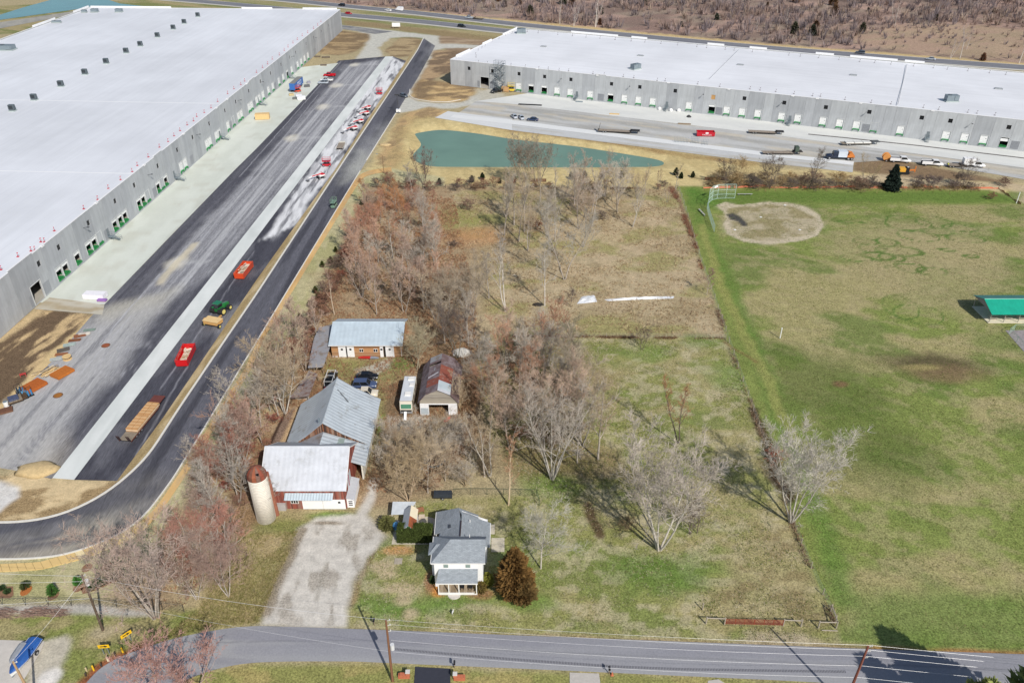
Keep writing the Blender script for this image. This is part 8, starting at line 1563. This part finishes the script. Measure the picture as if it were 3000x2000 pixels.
def mesh_fence(name, label, pts, h, col, gap=3.0, cell=.5, r=.03):
  """chain-link: posts, top rail and a woven grid of strands"""
  P = GP(pts); d = sum(math.dist(a, b) for a, b in zip(P[:-1], P[1:])); n = max(2, int(d / gap) + 1); Q = resample(P, n); t = thing(name, label, 'fence', (*Q[0], 0)); m = M(name + '_' + label[:12].replace(' ', '_'), col, .5,.2); pm_ = MB().tube((0,0,0),(0,0, h), r * 1.3, None, 6).mesh('post'); pm_.materials.append(m)
  for q in Q: o = bpy.data.objects.new('post', pm_); COL.objects.link(o); o.parent = t; o.location = (q[0] - Q[0][0], q[1] - Q[0][1], 0)
  rl, ms = MB(), MB()
  for a, b in zip(Q[:-1], Q[1:]):
    a, b = a - Q[0], b - Q[0]; L = np.linalg.norm(b - a); rl.tube((*a, h),(*b, h), r, None, 5, False); k = max(1, int(L / cell))
    for i in range(k):
      u, v = a + (b - a) * i / k, a + (b - a) * (i + 1) / k
      for z in np.arange(0, h - .01, cell): z1 = min(h, z + cell); ms.tube((*u, z),(*v, z1),.011, None, 3, False).tube((*v, z),(*u, z1),.011, None, 3, False)
  rl.build('top_rail', m, t); q = ms.build('chain_link_mesh', m, t, False, False); q['kind'] = 'stuff'; return t
mesh_fence('chain_link_fence', 'chain-link fence along the lower left gravel lane', [(-60,1770),(180,1772),(460,1782),(540,1792)], 1.5, A(90,88,84),3.2,.5); mesh_fence('dog_run_fence', 'dark green chain-link run behind the farmhouse', [(1330,1450),(1400,1448),(1578,1452),(1580,1482)], 1.5, A(52,76,58),2.6,.5)
# rail sections and gate at the road
def rail_section(a, b, label, rails=1, h=1.35):
  A_, B_ = gx(*a), gx(*b); t = thing('rail_fence', label, 'fence', (*A_, 0)); d = (B_[0] - A_[0], B_[1] - A_[1])
  for q in ((0,0), d): MB().tube((*q, 0),(*q, h + .05),.11, None, 8).build('post', post_m, t)
  for k in range(rails): MB().tube((*((0,0)), h - .12 - .5 * k),(*d, h - .12 - .5 * k),.08, None, 7).build('rail', post_m, t)
rail_section((2068,1826),(2122,1828), 'short brace rail left of the red gate'); rail_section((2294,1832),(2346,1834), 'short brace rail right of the red gate'); rail_section((2397,1838),(2449,1839), 'brace rail at the corner of the park fence'); rail_section((2449,1838),(2433,1790), 'side brace at the corner of the park fence'); p = gx(2407,1846); t = thing('fallen_rail', 'loose pale rail lying in front of the corner brace', 'rail', (*p, 0)); MB().tube((0,0,.08),(2.2,-.1,.08),.08, None, 7).build('pole', post_m, t)
A_, B_ = gx(2124,1829), gx(2292,1833); t = thing('field_gate', 'long rusty red tube gate on the road verge', 'gate', (*A_, 0)); d = np.array(B_) - np.array(A_); gm_ = M('gate_red', A(150,74,56),.7,.1,.15,3)
for part in range(2):
  a, b = d * (part * .5 + .005), d * (part * .5 + .495)
  for k in range(6): MB().tube((*a, .25 + k * .2),(*b, .25 + k * .2),.035, None, 6).build('rail', gm_, t)
  for k in range(4): q = a + (b - a) * k / 3; MB().bar((*q, .2),(*q, 1.3),.07,.07).build('upright', gm_, t)
MB().tube((*gx(2058,1785),0),(*gx(2058,1785),1.4),.09, None, 7).build('stay_post', post_m, t).location = (-A_[0], -A_[1], 0)
# orange safety fence
of = M('safety_mesh', A(198,116,84),.7,0,.2,2)
for i, (a, b) in enumerate([((2060,552),(2140,551)),((2150,551),(2245,546)),((2258,550),(2340,552)),((2350,551),(2512,548)),((2545,551),(2595,552)),((2635,551),(2660,552)),((2705,548),(2752,551)),((2830,552),(2925,553)),((2925,553),(2990,600))]):
  P = resample(GP([a, b]),10); t = thing('safety_fence', names_[i % 8] + ' stretch of orange safety mesh from the left along the park top' if i < 8 else 'brown silt fence running down the park corner', 'fence', (*P[0], 0),0, 'orange safety fence stretches'); m_ = MB(); hs = [rnd.uniform(.12,.75) for _ in P]
  for k in range(9): p, q = P[k] - P[0], P[k + 1] - P[0]; m_.loft([[(p[0], p[1], 0),(p[0], p[1] + .05,0),(p[0], p[1] + .2, hs[k]),(p[0], p[1] + .15, hs[k])], [(q[0], q[1], 0),(q[0], q[1] + .05,0),(q[0], q[1] + .2, hs[k + 1]),(q[0], q[1] + .15, hs[k + 1])]])
  m_.build('mesh_sheet', of if i < 8 else M('silt_brown', A(176,132,96),.8), t)
  for k in (0,4,9): MB().tube((*(P[k] - P[0]),0),(*(P[k] - P[0]),1.2),.04, None, 5).build('stake', wood_m, t)
# ---- park
def pavilion():
  x0, x1, y0, y1 = 110.6,128,159.0,166.6; t = thing('park_pavilion', 'open picnic pavilion with bright green roof', 'pavilion', (119,162.8,0)); gr = metal_roof('pavilion_green', A(30,172,142), rough=.5); yc = 162.6
  MB().box(x0, x1, y0 - .2, y1,-.02,.1).build('floor_slab', M('pav_slab', A(224,214,190),.85), t); MB().corr((x0 - .3, y0 - .9,2.7),(x1, y0 - .9,2.7),(x1, yc, 4.3),(x0 - .3, yc, 4.3),.9,.02).build('front_roof', gr, t); MB().corr((x0 - .3, y1 + .6,2.8),(x1, y1 + .6,2.8),(x1, yc + .01,4.29),(x0 - .3, yc + .01,4.29),.9,.02).build('rear_roof', metal_roof('pavilion_rear', A(60,130,124), rough=.5), t)
  MB().prism([(y0 - .6,2.72),(y1 + .3,2.8),(yc, 4.12)], 0, x0 - .1, x0 + .05).build('gable', M('pav_gable', A(150,146,150),.7), t); MB().bar((x0 - .3, yc, 4.36),(x1, yc, 4.36),.25,.06).build('ridge_cap', M('pav_ridge', A(150,214,196),.5), t)
  for k in range(6):
    for y in (y0 + .1, y1 - .1): x = x0 + .3 + k * 3.35; MB().tube((x, y, .1),(x, y, 2.75),.09, None, 7).build('post', M('pav_post', A(176,170,158),.6), t)
  finish(t)
  for i in range(5):
    q = thing('picnic_table', names_[i] + ' picnic table from the left under the green pavilion', 'table', (x0 + 2.0 + i * 3.3, y0 + 1.9,.1),0, 'picnic tables under the pavilion')
    for k in range(4): MB().box(-.9,.9,-.36 + k * .18,-.2 + k * .18,.72,.76).build('top_board', M('table_pale', A(206,196,176),.7), q)
    for s in (-1,1): MB().box(-.9,.9, s * .75 - .13, s * .75 + .13,.42,.46).build('seat', MATS['table_pale'], q); MB().bar((s * .7,-.75,.0),(s * .7,.3,.72),.07,.07).bar((s * .7,.75,.0),(s * .7,-.3,.72),.07,.07).build('trestle', steel_m, q)
pavilion()
bs = A(168,196,190)
def backstop():
  pts = [(2078,604),(2070,620)]; t = thing('backstop', 'tall baseball backstop of steel pipe and mesh', 'backstop', (*gx(2101,582),0)); O = gx(2101,582); m = M('backstop_pipe', A(190,214,204),.5,.1); h = 4.6
  Q = [np.array(gx(*p)) - np.array(O) for p in [(2152,581),(2126,581),(2101,582),(2086,586),(2075,596),(2073,612)]]
  for q in Q: MB().tube((*q, 0),(*q, h),.07, None, 6).build('post', m, t)
  for a, b in zip(Q[:-1], Q[1:]):
    for z in (.05,1.4,2.8, h): MB().tube((*a, z),(*b, z),.05, None, 5).build('rail', m, t)
    ms = MB(); L = np.linalg.norm(b - a); k = max(1, int(L / .6))
    for i in range(k):
      u, v = a + (b - a) * i / k, a + (b - a) * (i + 1) / k
      for z in np.arange(0, h - .1,.6): ms.tube((*u, z),(*v, z + .6),.012, None, 3, False).tube((*v, z),(*u, z + .6),.012, None, 3, False)
    ms.build('mesh_panel', m, t, False, False)
  a, b = Q[2], Q[3]; MB().slab([(a[0] - .3, a[1] - .12, h - .1),(b[0] + .2, b[1] - .12, h - .1),(b[0] + .2, b[1] - .12, h - .75),(a[0] - .3, a[1] - .12, h - .75)], .06).build('name_board', M('board_white', A(240,242,240),.5), t)
backstop()
mesh_fence('side_line_fence', 'grey-green side fence running from the backstop down the infield', [(2071,612),(2075,630),(2083,655),(2092,680)], 2.2, A(160,184,178),2.6,.4,.04)
def bench(px, py, rz, label):
  p = gx(px, py); t = thing('bench', label, 'bench', (*p, 0), R(rz)); n = 2
  for k in range(2): MB().box(-2.4,2.4,-.2 + k * .22,.0 + k * .22,.44,.49).build('seat_board', M('bench_grey', A(176,174,168),.7), t)
  for x in (-1.9,0,1.9): MB().bar((x, 0,0),(x, 0,.44),.1,.3).build('leg', steel_m, t)
bench(2182,572,0, 'long players bench right of the backstop'); bench(2056,625,100, 'short players bench left of the side line fence')
for px, py, h, lab in ((2285,990,2.6, 'short white post in the park near the green strip'),(2977,596,3.6, 'white foul pole at the right corner of the park')):
  p = gx(px, py); t = thing('marker_post', lab, 'post', (*p, 0)); MB().tube((0,0,0),(0,0, h),.12, None, 8).build('pole', M('post_white', A(240,240,236),.5), t); MB().tube((0,0, h),(0,0, h + .06),.14, None, 8).build('cap', M('post_white', A(240,240,236),.5), t)
for i, (px, py) in enumerate([(2300,601),(2343,673),(2229,636),(2153,673)]): p = gx(px, py); t = thing('base_plate', ['far', 'right', 'middle', 'near'][i] + ' white base on the infield', 'base', (*p, -.05),.5); MB().box(-.3,.3,-.3,.3,0,.09).build('pad', M('post_white', A(240,240,236),.5), t)
struct(sheet('horseshoe_pit', GP([(2945,967),(3040,966),(3060,1060),(3000,1030)]),-.02, M('pit_sand', A(150,142,142),.95,0,.25,1))); mesh_fence('court_fence', 'chain-link fence round the sandy court at the right edge', [(3000,1028),(2945,968),(3060,967)], 1.6, A(150,176,164),3,.5)
evergreen_lbl = None
# ---- odds and ends on the farm
p = gx(1273,1358); t = thing('trampoline', 'round trampoline with dark mat and blue rim', 'trampoline', (*p, 0)); MB().tube((0,0,.8),(0,0,.84),1.6, None, 20).build('mat', M('mat_dark', A(52,54,60),.8), t)
for k in range(20):
  a, b = 2 * math.pi * k / 20,2 * math.pi * (k + 1) / 20; 
  if k % 5 == 0: MB().tube((math.cos(a) * 1.8, math.sin(a) * 1.8,0),(math.cos(a) * 1.8, math.sin(a) * 1.8,.85),.04, None, 5).build('leg', steel_m, t)
m_ = MB()
for k in range(20): a, b = 2 * math.pi * k / 20,2 * math.pi * (k + 1) / 20; m_.bar((math.cos(a) * 1.8, math.sin(a) * 1.8,.86),(math.cos(b) * 1.8, math.sin(b) * 1.8,.86),.34,.07)
m_.build('rim_pad', M('pad_blue', A(84,112,130),.6), t)
p = gx(1298,1456); t = thing('covered_trailer', 'low dark covered trailer behind the farmhouse', 'trailer', (*p, 0)); MB().loft(cabin(-1.6,1.6,-1.5,1.5,.6,.5,.45,1.15)).build('cover', M('cover_dark', A(52,58,66),.7,0,.2,2), t); MB().box(-1.6,1.6,-.6,.6,.3,.44).build('frame', black_m, t)
for s in (-1,1): wheel(t, 0, s * .65,.28,.18)
for i, (pts, lab) in enumerate([([(1690,890),(1705,868),(1742,864),(1750,884),(1715,888)], 'crumpled white plastic sheet lying in the tan field'),([(1770,877),(1860,871),(1975,867),(1977,874),(1860,878),(1775,882)], 'long strip of white plastic in the tan field')]):
  P = GP(pts); c = np.mean(P, 0); t = thing('plastic_sheet', lab, 'plastic sheet', (*c, 0)); Q = resample(P + [P[0]], 26)[:-1]; m_ = MB(); n = len(Q); jit = [rnd.uniform(.03,.3) for _ in Q]
  for k in range(n): a, b = Q[k] - c, Q[(k + 1) % n] - c; m_.add([(*a, 0),(*b, 0),(*(b * .6), jit[(k + 1) % n]),(*(a * .6), jit[k])], [(0,1,2,3)]); m_.add([(*(a * .6), jit[k]),(*(b * .6), jit[(k + 1) % n]),(0,0,.12)], [(0,1,2)])
  m_.build('film', M('plastic_white', A(226,228,230),.4,0,.1,2), t)
def mound(px, py, rx, ry, h, mat, lab, nm, cat, n=20):
  p = gx(px, py); t = thing(nm, lab, cat, (*p, -.06)); MB().loft([[(math.cos(2 * math.pi * k / n) * rx * f * (1 + .1 * math.sin(k * 2.3)), math.sin(2 * math.pi * k / n) * ry * f * (1 + .1 * math.sin(k * 1.7)), h * z + .03 * math.sin(k * 3.1) * (f < .9)) for k in range(n)] for f, z in ((1,0),(.75,.55),(.45,.9),(.1,1))]).build('heap', mat, t, True)
mound(1352,1032,2.2,2.0,.5, M('white_gravel', A(226,222,212),.95,0,.12,5), 'white gravel heap behind the gambrel shed', 'gravel_heap', 'heap'); mound(110,1375,4,2.4,.9, M('earth_heap', A(196,172,128),.95,0,.2,2), 'pale earth heap at the foot of the concrete strip', 'earth_heap', 'heap'); mound(1575,893,1.3,.7,.6, M('dark_pile', A(50,46,44),.95,0,.3,3), 'dark round pile beside the pale field tree', 'debris_pile', 'heap'); mound(1128,424,2.4,1.5,.5, M('earth_heap', A(196,172,128)), 'small pale earth heap between loop road and pond', 'earth_heap', 'heap')
def sticks(px, py, L, W_, n, cols, lab):
  p = gx(px, py); t = thing('brush_pile', lab, 'brush pile', (*p, 0)); rg = random.Random(int(px)); m_ = MB()
  for i in range(n): a = rg.gauss(0,.25); x, y = rg.uniform(-L, L), rg.uniform(-W_, W_); l = rg.uniform(.5,1.3); z = rg.uniform(.05,.7) * (1 - (x / L) ** 2); m_.tube((x - math.cos(a) * l, y - math.sin(a) * l, z),(x + math.cos(a) * l, y + math.sin(a) * l, z + rg.uniform(-.1,.2)),.035,.02,4, False)
  q = m_.build('branches', cols, t, False, False); q['kind'] = 'stuff'
sticks(130,1795,3.0,.7,160, M('dead_sticks', A(140,116,104),.9,0,.3,4), 'long pile of cut branches along the gravel lane'); sticks(8,1800,1.6,.8,80, M('dead_sticks', A(140,116,104)), 'smaller branch pile at the left edge')
p = gx(703,1632); t = thing('hay_ring', 'round wire feeder ring beside the gravel drive', 'feeder ring', (*p, 0)); m_ = MB()
for k in range(18):
  a, b = 2 * math.pi * k / 18,2 * math.pi * (k + 1) / 18
  for z in (.15,.55): m_.bar((math.cos(a) * 1.1, math.sin(a) * 1.1, z),(math.cos(b) * 1.1, math.sin(b) * 1.1, z),.05,.05)
m_.build('hoop', M('ring_rust', A(92,76,66),.8), t)
p = gx(1080,1050); t = thing('canoe', 'red and grey canoe lying in front of the long shed', 'canoe', (*p, 0), R(-2)); MB().loft([[(x, -w, .35),(x, -w * .6,.05),(x, w * .6,.05),(x, w, .35)] for x, w in ((-2.2,.05),(-1.4,.35),(0,.42),(.4,.42))]).build('front_hull', M('canoe_red', A(196,40,44),.5), t); MB().loft([[(x, -w, .35),(x, -w * .6,.05),(x, w * .6,.05),(x, w, .35)] for x, w in ((.41,.42),(1.4,.35),(2.2,.05))]).build('rear_hull', M('canoe_grey', A(140,150,164),.5), t)
p = gx(1307,1233); t = thing('sled', 'orange-red plastic sled in front of the gambrel shed', 'sled', (*p, 0), R(55)); MB().loft([[(x, -.35,.25 + z),(x, -.3,.05 + z),(x, .3,.05 + z),(x, .35,.25 + z)] for x, z in ((-.9,.2),(-.6,0),(.7,0),(.95,.25))]).build('tray', M('sled_red', A(214,62,48),.5), t); MB().tube((.95,-.2,.4),(.95,.2,.4),.03, None, 5).build('tow_rope', trim_m, t)
t = thing('boarding_step', 'white board leaning on the front of the motorhome', 'board', (-20.7,123.2,0)); MB().slab([(-.25,-.9,.02),(.25,-.9,.02),(.25,.4,1.1),(-.25,.4,1.1)], .06).build('plank', white_m, t)
for i, (px, py, c, s, lab) in enumerate([(1236,1520,(206,190,170),.5, 'pale folded chair on the patio'),(1232,1500,(160,110,80),.6, 'brown table on the patio'),(1240,1534,(90,88,86),.5, 'dark grill on the patio'),(1163,1540,(80,88,100),.6, 'grey bin beside the garden shed')]):
  p = gx(px, py); t = thing('patio_furniture', lab, 'furniture', (*p, .02), R(20 * i)); MB().box(-s, s, -s * .8, s * .8,.55,.68).build('top', M('patio%d' % i, A(*c),.7), t)
  for x in (-1,1):
    for y in (-1,1): MB().bar((x * s * .8, y * s * .6,0),(x * s * .8, y * s * .6,.55),.08,.08).build('leg', M('patio%d' % i, A(*c),.7), t)
for i, x in enumerate((-7.4,-6.2)):
  t = thing('porch_chair', ['left', 'right'][i] + ' black chair on the front porch', 'chair', (x, 80.9,.51)); MB().box(-.28,.28,-.28,.28,.4,.46).build('seat', black_m, t); MB().box(-.28,.28,.24,.3,.46,.95).build('backrest', black_m, t)
  for a in (-.25,.25):
    for b in (-.25,.25): MB().bar((a, b, 0),(a, b, .4),.05,.05).build('leg', black_m, t)
# ---- roadside furniture
def arrow_sign(px, py, rz, lab, h=1.6):
  p = gx(px, py); t = thing('arrow_sign', lab, 'road sign', (*p, 0), R(rz)); y = M('sign_yellow', A(238,190,34),.5,0,.04,2)
  for s in (-.35,.35): MB().bar((s, .04,0),(s, .04, h + .4),.08,.08).build('post', steel_m, t)
  MB().box(-.75,.75,-.03,.0, h - .25, h + .4).build('plate', y, t); MB().box(-.5,.1,-.045,-.032, h + .0, h + .15).add([(.1,-.04, h - .15),(.55,-.04, h + .075),(.1,-.04, h + .3)], [(0,1,2)]).build('arrow', black_m, t)
arrow_sign(313,1915,5, 'yellow arrow sign inside the road bend, lower one'); arrow_sign(378,1880,48, 'yellow arrow sign inside the road bend, upper angled one')
for i, (px, py, c, h, lab) in enumerate([(360,1909,(232,186,40),1.0, 'yellow bollard between the two arrow signs'),(275,1962,(232,186,40),1.0, 'yellow bollard left of the lower arrow sign'),(317,1935,(226,214,180),.9, 'cream bollard below the lower arrow sign'),(254,1964,(196,180,140),.7, 'short tan bollard at the road bend'),(297,1950,(70,62,54),.6, 'dark stub post at the bend below the signs'),(252,1978,(70,62,54),.6, 'dark stub post lowest at the bend'),(337,1918,(70,62,54),.6, 'dark stub post between cream and yellow bollards')]):
  p = gx(px, py); t = thing('bollard', lab, 'bollard', (*p, -.05)); m_ = M('bollard%d' % c[0], A(*c),.6); MB().tube((0,0,0),(0,0, h),.12, None, 10).build('shaft', m_, t); MB().tube((0,0, h),(0,0, h + .06),.12,.05,10).build('cap', m_, t)
brick = M('brick_orange', A(190,112,82),.85,0,.15,3)
for i, (px, py, s) in enumerate([(1184,1982,1),(1346,1988,-1)]):
  p = gx(px, py); t = thing('mailbox_pillar', ['left', 'right'][i] + ' low brick pillar wall at the asphalt driveway mouth', 'pillar', (*p, -.05)); n = 0
  for r_ in range(6):
    for k in range(4): x = -.75 + k * .38 + (.19 if r_ % 2 else 0); MB().box(x, min(x + .365,.78),-.25,.25, r_ * .12, r_ * .12 + .11).build('brick', brick, t)
  xx = .55 * s; MB().box(xx - .25, xx + .25,-.25,.25,.73,1.15).build('pier', brick, t); MB().box(xx - .3, xx + .3,-.3,.3,1.15,1.25).build('cap', M('cap_stone', A(210,206,200),.8), t)
for i, (px, py, lab) in enumerate([(1097,1830, 'dark mailbox by the mouth of the gravel drive'),(1784,1972, 'dark mailbox at the concrete driveway'),(1332,1955, 'dark mailbox right of the asphalt driveway')]):
  p = gx(px, py); t = thing('mailbox', lab, 'mailbox', (*p, 0)); MB().bar((0,0,0),(0,0,1.0),.1,.1).build('post', wood_m, t); MB().box(-.13,.13,-.28,.28,1.0,1.22).tube((0,-.28,1.2),(0,.28,1.2),.13, None, 10).build('box', M('mailbox_dark', A(48,48,54),.5), t)
p = gx(1327,1798); t = thing('yard_sign', 'thin white yard sign on the front lawn', 'sign', (*p, 0), R(70)); MB().box(-.3,.3,-.015,.015,.3,.8).build('board', white_m, t); MB().bar((-.2,0,0),(-.2,0,.3),.03,.03).bar((.2,0,0),(.2,0,.3),.03,.03).build('stake', steel_m, t)
p = gx(1793,1976); t = thing('traffic_cone', 'small orange cone beside the concrete driveway', 'cone', (*p, 0)); MB().box(-.2,.2,-.2,.2,0,.04).build('base', of, t); MB().tube((0,0,.04),(0,0,.7),.15,.03,10).build('cone', of, t)
p = gx(1167,1643); t = thing('well_cover', 'square stone slab in the front lawn', 'slab', (*p, -.08)); MB().box(-.6,.6,-.6,.6,0,.14).build('slab', M('slab_stone', A(172,162,146),.9,0,.15,3), t); MB().box(-.2,.2,-.2,.2,.14,.18).build('lid', M('slab_stone', A(172,162,146)), t)
p = gx(1408,1678); t = thing('air_conditioner', 'grey air conditioner unit at the right side of the farmhouse', 'air conditioner', (-3.7,83.6,0)); MB().box(-.4,.4,-.4,.4,0,.85).build('cabinet', M('ac_grey', A(120,126,134),.5), t); MB().tube((0,0,.85),(0,0,.9),.32, None, 14).build('fan_guard', black_m, t)
p = gx(1158,442); 
t = thing('street_light', 'curved-arm street light beside the loop road near the pond', 'street light', (*gx(1125,508),0)); MB().tube((0,0,0),(-.05,0,6.2),.11,.08,7).build('pole', M('lamp_brown', A(136,108,78),.7), t); MB().tube((-.05,0,6.2),(-.7,0,6.7),.06, None, 6).tube((-.7,0,6.7),(-1.5,0,6.7),.06, None, 6).build('arm', M('lamp_brown', A(136,108,78)), t); MB().box(-2.1,-1.45,-.14,.14,6.62,6.76).build('lamp_head', steel_m, t)
p = gx(1161,84); t = thing('site_sign', 'white site board beside the highway verge', 'sign', (*p, 0)); MB().box(-2.4,2.4,-.05,.05,1.0,3.2).build('board', white_m, t); MB().bar((-1.8,.1,0),(-1.8,.1,3),.2,.12).build('post', wood_m, t); MB().bar((1.8,.1,0),(1.8,.1,3),.2,.12).build('post', wood_m, t)
for i, (px, py) in enumerate([(1575,533),(2098,528)]): p = gx(px, py); t = thing('board_fence_panel', ['left', 'right'][i] + ' dark board panel on the pond south bank', 'panel', (*p, 0),0); [MB().box(-2.6 - 1.2 * i + k * .42,-2.6 - 1.2 * i + k * .42 + .38,-.04,.04,.05,1.1).build('board', M('board_brown', A(120,90,70) if i == 0 else A(92,72,66),.85,0,.2,2), t) for k in range(13 + 5 * i)]
